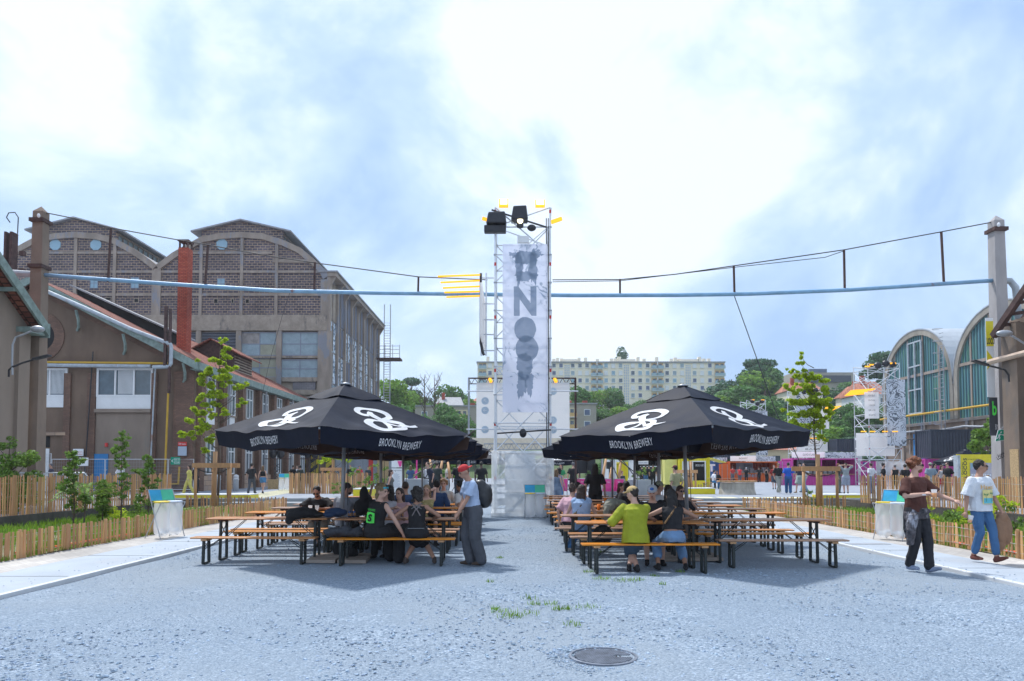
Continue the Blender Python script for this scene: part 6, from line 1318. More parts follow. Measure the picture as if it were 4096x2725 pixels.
def picket_fence(label, pts, h, z0, sp, wd, post_every, ph, gap=0.0, tilt=.05, group=None):
 t = thing('picket_fence', label, 'fence', (pts[0][0], pts[0][1], z0)); rr = random.Random(len(label))
 pk_ = MB(); wires = []; seglen = 0; posts = []
 for i in range(len(pts) - 1):
  a = Vector((*pts[i], 0)); b = Vector((*pts[i + 1], 0)); L_ = (b - a).length; n = int(L_ / sp); dr_ = (b - a).normalized(); nn = Vector((-dr_.y, dr_.x, 0))
  for k in range(n):
   if gap and rr.random() < gap: continue
   c = a + dr_ * (k + rr.uniform(.2, .8)) * sp + nn * rr.uniform(-.012, .012); w_ = wd * rr.uniform(.7, 1.35); hh = h * rr.uniform(.95, 1.03); tl = rr.gauss(0, tilt) * .6
   p0 = c + Vector((0, 0, z0 - .02)); p1 = c + dr_ * tl * hh + Vector((0, 0, z0 + hh))
   pk_.beam(p0, p1, w_, .016, up=nn, w2=w_ * rr.uniform(.75, 1.0))
  q = 0
  while q <= L_ + .01: posts.append((a + dr_ * q, dr_)); q += post_every
  for f_ in (.18, .5, .82):
   wires.append([a + nn * .014 + Vector((0, 0, z0 + h * f_ + .012 * math.sin(j * 2.1))) + dr_ * (L_ * j / 24) for j in range(25)])
 pk_.build('pickets', M['picket'], t, True)
 wm = MB()
 for w_ in wires: wm.path(w_, .004, 4)
 wm.build('wire', M['steel'], t, True)
 for p, dr_ in posts:
  w_ = ph * rr.uniform(.8, 1.2); tl = rr.uniform(-.03, .03); MB().tube(p + Vector((0, .03, z0 - .12)), p + Vector((tl, .03, z0 + h * rr.uniform(1.0, 1.06))), w_, 7, w_ * .8).build('post', M['wood'], t, True)
 return t
picket_fence('tall chestnut paling fence on the left retaining wall by the shrubs', [(-14.05, 14), (-14.0, 20), (-13.95, 29.2)], 1.15, ZS + .12 - .04, .082, .042, 1.55, .06)
picket_fence('tall chestnut paling fence on the right wall behind the walking men', [(14.75, 14), (14.75, 22), (14.35, 29.4)], 1.1, ZS + .12 - .04, .085, .042, 1.5, .055)
picket_fence('tall dense paling fence across the plaza behind the left tables', [(-13.1, 42), (-8.45, 42)], 1.22, ZS, .072, .068, 1.9, .05)
picket_fence('low paling fence along the left path', [(-9.0, 9), (-8.97, 20), (-8.9, 28)], .5, .04, .098, .056, 1.35, .045)
picket_fence('low paling fence along the right path behind the walking men', [(9.3, 9), (9.25, 20), (9.3, 28)], .5, .04, .098, .056, 1.35, .045)
picket_fence('low gappy paling fence closing the left bed at the terrace', [(-13.8, 30.2), (-8.95, 28.6)], .5, .05, .17, .06, 1.6, .04)
picket_fence('low gappy paling fence closing the right bed at the terrace', [(9.3, 28.6), (14.4, 30.4)], .5, .05, .17, .06, 1.6, .04)
picket_fence('short low paling fence before the yellow container shop', [(bx(2700, 44), 44), (bx(2860, 44), 44)], .5, ZS, .17, .06, 1.6, .04)
def mesh_panel(label, x0, y0, x1, y1, h):
 t = thing('mesh_fence_panel', label, 'fence', ((x0 + x1) / 2, (y0 + y1) / 2, ZS)); a = Vector((x0, y0, ZS + .1)); b = Vector((x1, y1, ZS + .1)); up = Vector((0, 0, h))
 MB().path([a, a + up, b + up, b], .022, 6).tube(a + Vector((0, 0, .1)), b + Vector((0, 0, .1)), .018, 6).build('frame', M['metal'], t, True)
 mb = MB(); n = 22
 for k in range(1, n): p = a.lerp(b, k / n); mb.tube(p + Vector((0, 0, .1)), p + up, .004, 3)
 for k in range(1, 9): mb.tube(a + up * (k / 9), b + up * (k / 9), .004, 3)
 mb.build('mesh', M['steel'], t, True)
 for p in (a, b): MB().box(p.x - .12, p.x + .12, p.y - .35, p.y + .35, ZS, ZS + .12).build('foot', M['wallc'], t, True)
for i, (a, b) in enumerate(((118, 205), (205, 420), (420, 672), (672, 776))):
 x0 = bx(a, 43.4); x1 = bx(b, 43.4); mesh_panel(['leftmost mesh fence panel before the white door', 'mesh fence panel before the number 6 plate', 'mesh fence panel before the blue door', 'mesh fence panel carrying the green exit sign'][i], x0 + .03, 43.4, x1 - .03, 43.4, 1.95 if i else 2.3)
def barrier(label, x0, x1, y):
 t = thing('crowd_barrier', label, 'barrier', ((x0 + x1) / 2, y, ZS), group='crowd barriers at the left'); z = ZS; h = 1.3
 MB().path([(x0, y, z + .1), (x0, y, z + h - .12), (x0 + .12, y, z + h), (x1 - .12, y, z + h), (x1, y, z + h - .12), (x1, y, z + .1), (x0, y, z + .1)], .022, 6).build('frame', M['metal'], t, True)
 mb = MB()
 for k in range(1, 16): x = x0 + (x1 - x0) * k / 16; mb.tube((x, y, z + .1), (x, y, z + h), .007, 4)
 mb.build('bars', M['metal'], t, True)
 for x in (x0 + .3, x1 - .3): MB().path([(x, y - .35, z), (x, y - .3, z + .1), (x, y + .3, z + .1), (x, y + .35, z)], .018, 5).build('foot', M['metal'], t, True)
for i, (a, b) in enumerate(((-45, 50), (55, 150), (154, 246), (248, 330))): barrier('crowd barrier, %s from the left behind the tall paling fence' % ORD[i], bx(a, 25), bx(b, 25), 25.0 + .1 * i)
for i, px in enumerate((873, 945)):
 p = bx(px, 47); zb_ = ZS; t = tag(MB().lathe([(.17, 0), (.17, .75), (.19, .76), (.19, .82), (.15, .84), (.15, .9), (.18, .92), (.14, 1.05), (.02, 1.1)], 14, (p, 47, zb_)).build('bollard', M['concrete'], None, True, smooth=True), ['pale concrete bollard by the workshop, left one', 'pale concrete bollard by the workshop, right one'][i], 'bollard', 'bollards by the workshop')
tag(MB().box(bx(1072, 52), bx(1137, 52), 52, 53.5, ZS, ZS + .7).build('chipboard_box', M['osb'], None, True), 'chipboard plinth box under the lighting truss, left', 'box')
for i, (px, d_) in enumerate(((1108, 52.5), (1246, 56))):
 x = bx(px, d_); t = thing('lighting_truss', ['black truss with lamps on the chipboard plinth', 'black truss with lamps beside the striped portal'][i], 'truss', (x, d_, ZS + (.7 if i == 0 else 0))); mb = MB(); zt = bz(1837, d_); z = t.location.z
 for dx in (-.2, .2):
  for dy in (0, .4): mb.tube((x + dx, d_ + dy, z), (x + dx, d_ + dy, zt), .03, 5)
 k = 0
 while z < zt - .4: mb.tube((x - .2, d_, z), (x + .2, d_, z + .4), .018, 4).tube((x + .2, d_, z), (x - .2, d_, z + .4), .018, 4); z += .4
 mb.build('truss', M['cable'], t, True); MB().box(x - .9, x + .9, d_ - .1, d_ + .5, zt, zt + .05).build('shelf', M['rust'], t, True)
 for dx in (-.3, .25): MB().ell((x + dx, d_, zt + .45), (.3, .25, .42), 9, 7).build('spotlight', M['hood'], t, True)
tag(MB().box(xr2 + .1, xr2 + .5, BD + 8.4, BD + 9.5, 4.4, 5.2).build('air_conditioner', M['whitepaint'], None, True, bevel=.02), 'white air conditioning unit on the workshop side wall between windows', 'air conditioner')
d = 40.0; t = thing('concrete_table', 'curved concrete barrier table with timber top on the plaza', 'table', (bx(2966, d), d, ZS)); x0, x1 = bx(2898, d), bx(3034, d); vs = []; n = 16
for k in range(n + 1):
 f_ = k / n; x = x0 + (x1 - x0) * f_; y = d + .7 * (1 - math.sin(PI * f_)) ;
 vs += [(x, y - .28, ZS), (x, y - .2, ZS + .12), (x, y - .03, ZS + .3), (x, y, ZS + .68), (x, y + .2, ZS + .68), (x, y + .5, ZS)]
m6 = MB().add(vs, [(k * 6 + j, (k + 1) * 6 + j, (k + 1) * 6 + j + 1, k * 6 + j + 1) for k in range(n) for j in range(5)] + [(0, 1, 2, 3, 4, 5), tuple(n * 6 + j for j in (5, 4, 3, 2, 1, 0))])
m6.build('barrier', pm('cast_concrete', (.45, .42, .36), .9, .35, 3, .3, 20, streak=6), t, True)
mb = MB(); P_ = [(x0 - .1 + (x1 - x0 + .2) * k / 12, d - .1 + .7 * (1 - math.sin(PI * k / 12))) for k in range(13)]
mb.prism(P_ + [(p[0], p[1] + .55) for p in reversed(P_)], 'z', ZS + .7, ZS + .8).build('timber_top', M['wood'], t, True)
for i, (a, b, c, e_, dd) in enumerate(((1413, 1958, 1486, 1988, 33), (690, 1999, 1000, 2012, 33.4), (2690, 1955, 2860, 1978, 41), (3290, 2002, 3470, 2016, 33.2))):
 lb = ['yellow-sided white-topped seat box behind the left tables', 'long white-topped yellow platform edge behind the left sapling', 'yellow platform box before the yellow shop', 'white-topped yellow platform edge behind the right sapling'][i]
 t = thing('seat_box', lb, 'seat box', (bx((a + c) / 2, dd), dd, ZS)); zt = max(ZS + .22, bz(b, dd)); MB().box(bx(a, dd), bx(c, dd), dd, dd + 1.2, ZS, zt).build('side', M['yellow'], t, True); MB().box(bx(a, dd), bx(c, dd), dd - .02, dd + 1.2, zt, zt + .04).build('top', M['whitepaint'], t, True)
def deckchair(label, px, d, rz):
 t = thing('deck_chair', label, 'deck chair', (bx(px, d), d, ZS), R(rz), 'pink deck chairs by the stage')
 MB().path([(-.27, .28, 0), (-.27, -.3, .95)], .017, 6).path([(.27, .28, 0), (.27, -.3, .95)], .017, 6).tube((-.27, -.3, .95), (.27, -.3, .95), .015, 6).path([(-.25, -.25, 0), (-.25, .35, .5)], .015, 6).path([(.25, -.25, 0), (.25, .35, .5)], .015, 6).build('frame', M['steel'], t)
 P_ = [(-.3, .94), (-.2, .72), (-.1, .5), (.05, .33), (.2, .32), (.34, .45)]; vs = [(x, y, z) for y, z in P_ for x in (-.25, .25)]; MB().add(vs, [(2 * k, 2 * k + 1, 2 * k + 3, 2 * k + 2) for k in range(5)]).build('cloth', M['pink'], t)
 put_text('fp', 'print', M['white'], t, (0, -.285, .8), .12, .1, ux=(1, 0, 0), uy=(0, -.4, .9), off=.02)
 return t
for i, (px, d_) in enumerate(((2248, 36), (2236, 39), (2300, 38), (2322, 36.5), (2402, 38), (2431, 35.5), (2470, 35.8))):
 deckchair('pink deck chair, %s from the left beyond the right tables' % ORD[i], px, d_, rk.uniform(-12, 12))
def bin_stand(label, x, y, z, rz):
 t = thing('bin_stand', label, 'bin stand', (x, y, z), R(rz), 'folding bin stands with clear bags'); w_ = .40; t.scale = (.88, .88, .88)
 mb = MB()
 for s in (-1, 1): mb.tube((s * w_, -.26, 0), (s * w_, .22, 1.3), .013, 6).tube((s * w_, .30, 0), (s * w_, -.26, .95), .013, 6)
 mb.tube((-w_, -.26, .95), (w_, -.26, .95), .013, 6).tube((-w_, .22, 1.3), (w_, .22, 1.3), .012, 6).tube((-w_, .1, .95), (w_, .1, .95), .012, 6); mb.build('frame', M['steel'], t)
 MB().add([(-w_, .12, 1.0), (0, .14, 1.0), (0, .23, 1.31), (-w_, .22, 1.31)], [(0, 1, 2, 3)]).build('header', pm('header_blue', (.03, .40, .75), .5), t)
 MB().add([(0, .14, 1.0), (w_, .12, 1.0), (w_, .22, 1.31), (0, .23, 1.31)], [(0, 1, 2, 3)]).build('header', pm('header_green', (.08, .58, .35), .5), t)
 for s, mt in ((-1, 'lidy'), (1, 'lidw')):
  MB().lathe([(.185, 0), (.2, .015), (.2, .04), (.17, .05)], 18, (s * .21, -.08, .94)).build('ring', M[mt], t)
  n = 18; vs = []; prof = [(.19, .95), (.2, .8), (.19, .55), (.21, .3), (.19, .14), (.11, .06), (.02, .05)]; rr = random.Random(s + 5)
  for r_, z_ in prof:
   for j in range(n): q = r_ * (1 + .07 * math.sin(j * 5 + z_ * 3) * (1 if z_ < .9 else 0)); vs.append((s * .21 + q * math.cos(2 * PI * j / n), -.08 + q * math.sin(2 * PI * j / n), z_))
  MB().add(vs, [(i * n + j, i * n + (j + 1) % n, (i + 1) * n + (j + 1) % n, (i + 1) * n + j) for i in range(len(prof) - 1) for j in range(n)]).build('bag', M['bag_plastic'], t, smooth=True)
  bl = MB()
  for k in range(9): bl.ell((s * .21 + rr.uniform(-.1, .1), -.08 + rr.uniform(-.1, .1), .12 + rr.uniform(0, .12)), (.05, .04, .05), 6, 4)
  bl.build('rubbish', M['white'], t)
 return t
M['lidy'] = pm('lid_yellow', (.80, .60, .03), .5); M['lidw'] = pm('lid_white', (.62, .70, .82), .5)
p = G(662, 2150, .04); bin_stand('bin stand with two clear bags on the left path edge', p.x, p.y, .04, 68)
p = G(3575, 2160, .04); bin_stand('bin stand with clear bags behind the man in the brown T-shirt', p.x, p.y, .04, -62)
bin_stand('bin stand with two clear bags at the foot of the main tower', bx(2141, 24.2), 24.2, 0, 4)
bin_stand('small far bin stand beside the chipboard plinth', bx(1138, 48), 48, ZS, 20)
c = G(2412, 2626, .012); t = thing('manhole_cover', 'round cast iron manhole cover with a slotted grid in the gravel', 'manhole cover', (c.x, c.y, -.008)); r = .30
M['iron'] = pm('cast_iron', (.24, .27, .33), .5, .4, 12, .2, 40, metal=.3)
MB().lathe([(r, 0), (r, .028), (r - .022, .03), (r - .026, .002)], 40).build('rim', M['iron'], t, smooth=False)
MB().lathe([(r - .03, 0), (r - .03, .012), (.001, .012)], 40).build('cover', M['iron'], t)
mb = MB()
for i in range(-15, 16):
 for j in range(-15, 16):
  x = i * .021 + (.01 if j % 2 else 0); y = j * .021
  if x * x + y * y < (r - .05) ** 2 and not (.1 < x < .27 and abs(y) < .04): mb.box(x - .0075, x + .0075, y - .0065, y + .0065, .012, .027)
mb.build('stud_pattern', M['iron'], t)
mb = MB()
for k in range(5): mb.box(.11 + k * .034, .127 + k * .034, -.035, .035, .0125, .0175)
mb.build('slot', M['black'], t)
def tuft_cloud(name, label, pts, n, h, mat, kind='stuff', rs=np.random.RandomState(4), wd=.006):
 vs = []; fs = []
 for (x, y, z, r_) in pts:
  for k in range(n):
   a = rs.rand() * 6.28; q = r_ * rs.rand() ** .6; bx_ = x + q * math.cos(a); by = y + q * math.sin(a); hh = h * rs.uniform(.4, 1.2); ang = rs.rand() * 6.28; ln = rs.uniform(.1, .7) * hh
   dx, dy = math.cos(ang) * ln, math.sin(ang) * ln; wx, wy = -math.sin(ang) * wd, math.cos(ang) * wd; o = len(vs)
   vs += [(bx_ - wx, by - wy, z), (bx_ + wx, by + wy, z), (bx_ + dx * .45 + wx * .7, by + dy * .45 + wy * .7, z + hh * .65), (bx_ + dx * .45 - wx * .7, by + dy * .45 - wy * .7, z + hh * .65), (bx_ + dx, by + dy, z + hh)]
   fs += [(o, o + 1, o + 2, o + 3), (o + 3, o + 2, o + 4)]
 o = MB().add(vs, fs).build(name, M[mat]); return tag(o, label, 'grass' if kind else 'plant', kind=kind)
P_ = []
for px, py, r_ in ((2012, 2450, .1), (2040, 2470, .12), (2065, 2465, .08), (2105, 2458, .12), (2120, 2395, .1), (2200, 2418, .07), (2345, 2432, .12), (2270, 2438, .04), (2355, 2290, .07), (2400, 2318, .08), (2470, 2322, .15), (2510, 2325, .13), (2550, 2322, .09), (2620, 2308, .06), (2720, 2290, .06), (2290, 2500, .08), (2135, 2420, .06), (1986, 2440, .05), (2405, 2210, .05), (2230, 2440, .05), (2650, 2340, .04), (1960, 2330, .05), (2000, 2235, .06)):
 p = G(px, py); P_.append((p.x, p.y, 0, r_ * 1.4))
tuft_cloud('gravel_weeds', 'small tufts of grass growing through the gravel', P_, 36, .055, 'grass', wd=.004)
for side, xa, xb_ in ((-1, -13.85, -9.05), (1, 9.35, 14.55)):
 rs_ = np.random.RandomState(8 + side); pts = [(rs_.uniform(xa, xb_), 10 + 19 * rs_.rand() ** 1.2, .05, .25) for _ in range(520)]
 tuft_cloud('bed_grass', 'rough green grass and weeds growing in the %s bed' % ('left' if side < 0 else 'right'), pts, 34, .17, 'grass', wd=.009, rs=rs_)
 pts = [((xa if side > 0 else xb_) + rs_.uniform(-.06, .06), 9 + 20 * rs_.rand(), .04, .1) for _ in range(160)]
 tuft_cloud('kerb_weeds', 'weeds along the foot of the low fence on the %s' % ('left' if side < 0 else 'right'), pts, 16, .1, 'grass', rs=rs_)
def leafy(name, label, cat, x, y, z, h, clusters, nleaf, size, mat, branches=True, stem=.02, group=None, seed=1):
 """young tree or shrub: tapered stem, limbs out to leaf clusters (dx,dy,z,r)"""
 t = thing(name, label, cat, (x, y, z), 0, group); rs_ = np.random.RandomState(seed)
 mb = MB(); mb.path([(0, 0, -.1), (.01 * h, 0, h * .3), (-.008 * h, .01, h * .6), (0, 0, h * .97)], [stem, stem * .85, stem * .6, stem * .15], 7)
 for (dx, dy, cz, r_) in clusters:
  zs_ = max(.15 * h, cz - (abs(dx) + abs(dy)) * .9); mb.path([(0, 0, zs_), (dx * .5, dy * .5, zs_ * .4 + cz * .6 - .03 * h), (dx, dy, cz)], [stem * .4, stem * .25, stem * .08], 5)
 mb.build('trunk', M['bark'], t, smooth=True)
 bl = []
 for (dx, dy, cz, r_) in clusters:
  for k in range(5): o = rs_.normal(size=3) * r_ * .55; q = r_ * rs_.uniform(.3, .6); bl.append(((dx + o[0], dy + o[1], cz + o[2] * .7), (q, q, q * .6)))
 V, Fc = leafcloud(bl, nleaf, size, rs_, .42); me = np_mesh('leaves', V, Fc, M[mat]); c = bpy.data.objects.new('crown', me); COL.objects.link(c); c.parent = t
 return t
def cl_from_px(lst, d, x, zb_): return [(bx(px, d) - x, dy, bz(py, d) - zb_, r_) for px, py, r_, dy in lst]
rr = random.Random(3)
d = 31.0; x = bx(872, d)
L1 = [(880, 1360, .16, 0), (893, 1395, .2, .1), (905, 1430, .26, -.1), (880, 1450, .28, .2), (855, 1445, .22, -.2), (900, 1480, .3, .1), (865, 1495, .3, .1), (820, 1480, .28, -.1), (800, 1500, .2, .2), (790, 1525, .22, 0), (850, 1530, .3, .2), (905, 1520, .3, -.2), (950, 1548, .2, .1), (975, 1545, .18, 0), (840, 1570, .3, .1), (880, 1580, .25, -.2), (800, 1600, .28, .1), (770, 1640, .2, 0), (745, 1680, .2, .1), (790, 1660, .3, .2), (835, 1630, .3, -.1), (760, 1740, .25, .1), (735, 1745, .2, 0), (800, 1720, .25, .2), (830, 1700, .22, -.2), (850, 1660, .2, 0), (900, 1650, .18, .2), (955, 1610, .18, .1), (975, 1608, .12, 0), (840, 1760, .2, 0), (820, 1800, .15, .1)]
leafy('young_tree', 'slender young tree with bright green leaves staked before the workshop', 'tree', x, d, .05, bz(1350, d) - .05, cl_from_px(L1, d, x, .05), 11000, .08, 'leafhi', stem=.055, seed=2)
def stake_frame(label, px0, px1, pyt, d, z, px_tree, hh=None):
 t = thing('tree_stake_frame', label, 'timber frame', (bx(px_tree, d), d, z)); x0, x1 = bx(px0, d), bx(px1, d); zt = bz(pyt, d)
 for xx, yy in ((x0 + .06, d - .45), (x1 - .06, d - .45), (x0 + (x1 - x0) * .28, d + .45), (x1 - (x1 - x0) * .22, d + .45)): MB().tube((xx, yy, z - .1), (xx, yy, zt), .06, 9).build('post', M['wood'], t, True, smooth=True)
 MB().tube((bx(px_tree, d), d - .22, z - .1), (bx(px_tree, d), d - .22, zt + .5), .09, 10).build('post', M['wood'], t, True, smooth=True)
 for yy in (d - .53, d + .53): MB().box(x0 - .05, x1 + .05, yy - .03, yy + .03, zt - .2, zt).build('rail', M['wood'], t, True)
 c = bx(px_tree, d); MB().path([(x0, d - .5, zt - .2), ((x0 + c) / 2, d - .3, zt - .38), (c, d - .1, zt - .42), ((x1 + c) / 2, d - .3, zt - .38), (x1, d - .5, zt - .2)], .022, 5).path([(x0 + .3, d + .4, zt - .2), (c, d + .1, zt - .36), (x1 - .3, d + .4, zt - .2)], .02, 5).build('tie', M['cable'], t, True)
stake_frame('pale timber stake frame around the left young tree', 796, 936, 1853, 31, .05, 868)
stake_frame('pale timber stake frame around the right young tree', 3191, 3333, 1866, 30, .05, 3263)
stake_frame('small timber stake frame behind the far paling fence', 1294, 1372, 1871, 45, ZS, 1336)
stake_frame('timber stake frame before the yellow container shop', 2703, 2778, 1880, 43, ZS, 2760)
d = 30.0; x = bx(3263, d)
L2 = [(3210, 1425, .14, 0), (3212, 1450, .16, .1), (3225, 1480, .12, 0), (3180, 1485, .16, .1), (3190, 1510, .2, -.1), (3225, 1500, .16, 0), (3175, 1545, .2, .2), (3200, 1560, .28, -.1), (3240, 1530, .3, .2), (3265, 1510, .26, 0), (3310, 1525, .22, .1), (3300, 1560, .3, -.2), (3255, 1570, .35, .1), (3220, 1600, .35, .2), (3275, 1610, .35, -.1), (3315, 1600, .28, .2), (3180, 1610, .22, 0), (3185, 1650, .28, .1), (3230, 1650, .35, -.2), (3285, 1655, .35, .2), (3318, 1645, .22, 0), (3190, 1690, .26, .2), (3225, 1700, .3, .1), (3275, 1700, .28, -.2), (3305, 1680, .22, .1), (3290, 1750, .15, 0), (3235, 1745, .15, .1), (3300, 1765, .12, 0)]
leafy('young_tree', 'slender young tree with yellow-green leaves staked on the right', 'tree', x, d, .05, bz(1540, d) - .05, cl_from_px(L2, d, x, .05), 11000, .075, 'leafhi', stem=.05, seed=5)
d = 45.0; x = bx(1336, d); leafy('young_tree', 'small sapling behind the far paling fence under the left parasol', 'tree', x, d, ZS, 3.6, cl_from_px([(1300, 1840, .4, 0), (1340, 1830, .45, .1), (1380, 1835, .4, 0), (1320, 1815, .4, 0), (1410, 1832, .3, 0)], d, x, ZS), 900, .1, 'leafhi', stem=.04, seed=6)
for i, (px, pyb, pyt, w_, mt, lb) in enumerate(((292, 2108, 1812, 55, 'leafmid', 'leafy young shrub tree left of the group in the left bed'), (482, 2092, 1742, 60, 'leafmid', 'tallest leafy shrub in the middle of the left bed'), (592, 2066, 1828, 42, 'leafmid', 'slim leafy shrub at the right of the left bed'), (408, 2090, 1930, 45, 'leafmid', 'low leafy shrub between the taller two in the left bed'))):
 g_ = G(px, pyb, .05); d = g_.y; h = bz(pyt, d) - .05; cl = []
 for k in range(24): f_ = .22 + .78 * (k / 23) ** .9; wq = (w_ * d / F) * (1.05 - f_) ** .55 * 1.5; a = rr.uniform(0, 6.28); q = rr.uniform(.2, 1) * wq; cl.append((q * math.cos(a), q * math.sin(a), h * f_, .13))
 leafy('shrub', lb, 'shrub', g_.x, d, .05, h, cl, 2300, .05, mt, stem=.022, group='young shrubs in the left bed', seed=20 + i)
def frond_plant(label, px, pyb, hh, n, seed):
 g_ = G(px, pyb, .05); t = thing('frond_shrub', label, 'shrub', (g_.x, g_.y, .05)); r2 = random.Random(seed); st_ = MB(); lf = MB()
 st_.path([(0, 0, 0), (.03, 0, hh * .45), (0, 0, hh * .7)], [.025, .02, .012], 6)
 for k in range(n):
  a = r2.uniform(0, 6.28); L_ = r2.uniform(.6, 1.05); z0_ = hh * r2.uniform(.35, .7); P = []
  for j in range(9): f_ = j / 8; P.append(Vector((math.cos(a) * L_ * f_, math.sin(a) * L_ * f_, z0_ + hh * .32 * math.sin(f_ * 2.3) - f_ * f_ * .12)))
  st_.path(P, .006, 4)
  for j in range(1, 9):
   for s in (-1, 1):
    for q in (0, .5):
     c = P[j - 1].lerp(P[j], q); dr_ = (P[j] - P[j - 1]).normalized(); sd = Vector((-math.sin(a), math.cos(a), -.25)) * s; l_ = .15 * math.sin(.35 + 2.4 * j / 9); lf.add([c, c + dr_ * .02 + sd * l_ * .5 + dr_ * .022, c + sd * l_ + dr_ * .03, c + sd * l_ * .5 - dr_ * .012], [(0, 1, 2, 3)])
 st_.build('stem', M['bark'], t); lf.build('fronds', M['leafmid'], t)
frond_plant('feathery sumac shrub with arching fronds in the left bed', 335, 2105, 1.3, 15, 3)
for i, (px, pyb, pyt, w_) in enumerate(((3640, 2100, 1990, 40), (3700, 2095, 1995, 45), (3820, 2115, 2040, 40), (3870, 2120, 2030, 50), (560, 2062, 2000, 25), (640, 2060, 2000, 25), (3232, 2030, 1950, 14), (3990, 2140, 1960, 30), (4060, 2150, 2000, 40), (480, 2085, 2030, 30))):
 g_ = G(px, pyb, .05); d = g_.y; h = bz(pyt, d) - .05; cl = [(rr.gauss(0, w_ * d / F * .5), rr.gauss(0, .2), h * rr.uniform(.2, .95), .12) for k in range(12)]
 leafy('weed', '%s leafy weed clump %s' % (ORD[i], 'in the right bed' if px > 2048 else 'in the left bed'), 'weed', g_.x, d, .05, h, cl, 420, .05, 'leafhi' if i % 2 else 'leafmid', stem=.008, seed=50 + i)
d = 23.0; x = bx(36, d); cl = [(rr.uniform(-.8, .62), rr.uniform(-.5, .5), rr.uniform(.2, 1.9) , .4) for k in range(30)]
leafy('bush', 'dense round dark green bush behind the barriers at the left edge', 'bush', x, d, ZS, 2.4, cl + [(0, 0, 2.2, .25), (-.4, 0, 2.15, .3)], 14000, .055, 'leafmid', stem=.05, seed=70)
d = 42.0; x = bx(3955, d); cl = [(bx(px, d) - x, rr.uniform(-.5, .5), bz(py, d) - ZS, .5) for px, py in ((3900, 1775), (3925, 1740), (3950, 1720), (3975, 1750), (3990, 1700), (3975, 1790), (3940, 1790), (3905, 1800), (3960, 1770))]
leafy('bush', 'green leafy bush rising behind the yellow hoarding', 'bush', x, d, ZS, 3.4, cl, 2600, .13, 'leafmid', stem=.05, seed=71)
for i, (px, pyb, pyt, d_) in enumerate(((1418, 1940, 1868, 39), (1462, 1930, 1880, 39), (1370, 1960, 1925, 38), (1512, 1930, 1860, 38), (2560, 1920, 1860, 42))):
 x = bx(px, d_); h = bz(pyt, d_) - ZS; cl = [(rr.gauss(0, .3), rr.gauss(0, .2), h * rr.uniform(.2, .95), .16) for k in range(11)]
 leafy('small_shrub', '%s small shrub from the left on the plaza beyond the tables' % ORD[i], 'shrub', x, d_, ZS, h, cl, 420, .07, 'leafmid', stem=.012, group='small shrubs on the plaza', seed=90 + i)
for lb, pts in (('orange hose lying behind the left low fence', [(335, 2215), (420, 2206), (470, 2200), (520, 2158), (720, 2110)]), ('orange hose lying behind the right low fence', [(3700, 2168), (3760, 2178), (3900, 2196), (4020, 2206), (4090, 2214)])):
 mb = MB(); P = [G(a, b, .09) for a, b in pts]; P = [Vector((min(max(abs(p.x), 9.25 if p.x < 0 else 9.5), 9.7) * (1 if p.x > 0 else -1), p.y, .09)) for p in P]
 tag(MB().path(P, .035, 6).build('orange_hose', pm('orange_plastic', (.85, .10, .02), .5), None, True), lb, 'hose')
g_ = G(3470, 2176, .047); gr = tag(MB().box(g_.x - .45, g_.x + .45, g_.y - .12, g_.y + .12, .046, .052).build('drain_grate', M['steel'], None, True), 'narrow steel drain grate set in the right concrete path', 'grate')
def beer(name, label, cat, L_, w_, h, mat, table):
 t = thing(name, label, cat)
 MB().box(-L_ / 2, L_ / 2, -w_ / 2, w_ / 2, h - .028, h).build('table_top' if table else 'seat', M[mat], t, bevel=.012)
 xi = L_ / 2 - .24; hw = w_ / 2 - (.12 if table else .03)
 for s in (-1, 1):
  x = s * xi; MB().box(x - .05, x + .05, -hw - .02, hw + .02, h - .065, h - .03).build('crossbar', M['wood'] if not table else M['rust'], t)
  sp = .02; mb = MB()
  mb.beam((x, -hw, h - .065), (x, -hw - sp, .02), .04, .045, up=(0, 1, 0)).beam((x, hw, h - .065), (x, hw + sp, .02), .04, .045, up=(0, 1, 0)).beam((x, -hw - sp, .02), (x, hw + sp, .02), .04, .03)
  q = mb.build('leg', M['legs'], t)
  b = MB();
  if table: b.tube((x, -hw, h - .1), (x, hw, h * .55), .008, 5).tube((x, hw, h - .1), (x, -hw, h * .55), .008, 5).beam((x, -hw, h * .5), (x, hw, h * .5), .02)
  else: b.tube((x, -hw, h - .08), (x, hw, h * .62), .006, 5).tube((x, hw, h - .08), (x, -hw, h * .62), .006, 5)
  for yy in (-hw * .4, hw * .4): b.tube((x, yy * 1.6, h * .5 if table else h * .55), (x - s * (.42 if table else .26), yy, h - .03), .007, 5)
  b.build('brace', M['legs'], t)
 return t
tb0 = beer('beer_table', '', 'table', 2.2, .5, .775, 'table', True); bn0 = beer('beer_bench', '', 'bench', 2.2, .25, .475, 'bench', False)
first = {'t': True, 'b': True}
def put(kind, label, x, y, rz, grp):
 src = tb0 if kind == 't' else bn0
 if first[kind]: first[kind] = False; o = src; o.location = (x, y, 0); o.rotation_euler = (0, 0, rz); tag(o, label, 'table' if kind == 't' else 'bench', grp); return o
 return copy_tree(src, label, (x, y, 0), rz, group=grp)
tb0['_d'] = 1
kids_t = None
def nm(i): return ORD[i] + ' row from the front'
rb = random.Random(9)
LAY = [('left', 'outer', -4.45, [13.15, 15.0, 16.75, 18.5, 20.2, 21.9, 23.6]), ('left', 'inner', -2.1, [13.0, 14.95, 16.7, 18.4, 20.1, 21.9, 23.6]),
  ('right', 'inner', 2.1, [12.1, 13.95, 15.65, 17.3, 19.0, 20.8, 22.6, 24.3]), ('right', 'outer', 4.55, [12.75, 14.75, 16.3, 17.8, 19.4, 21.0, 22.7, 24.4])]
CH_CACHE.clear()
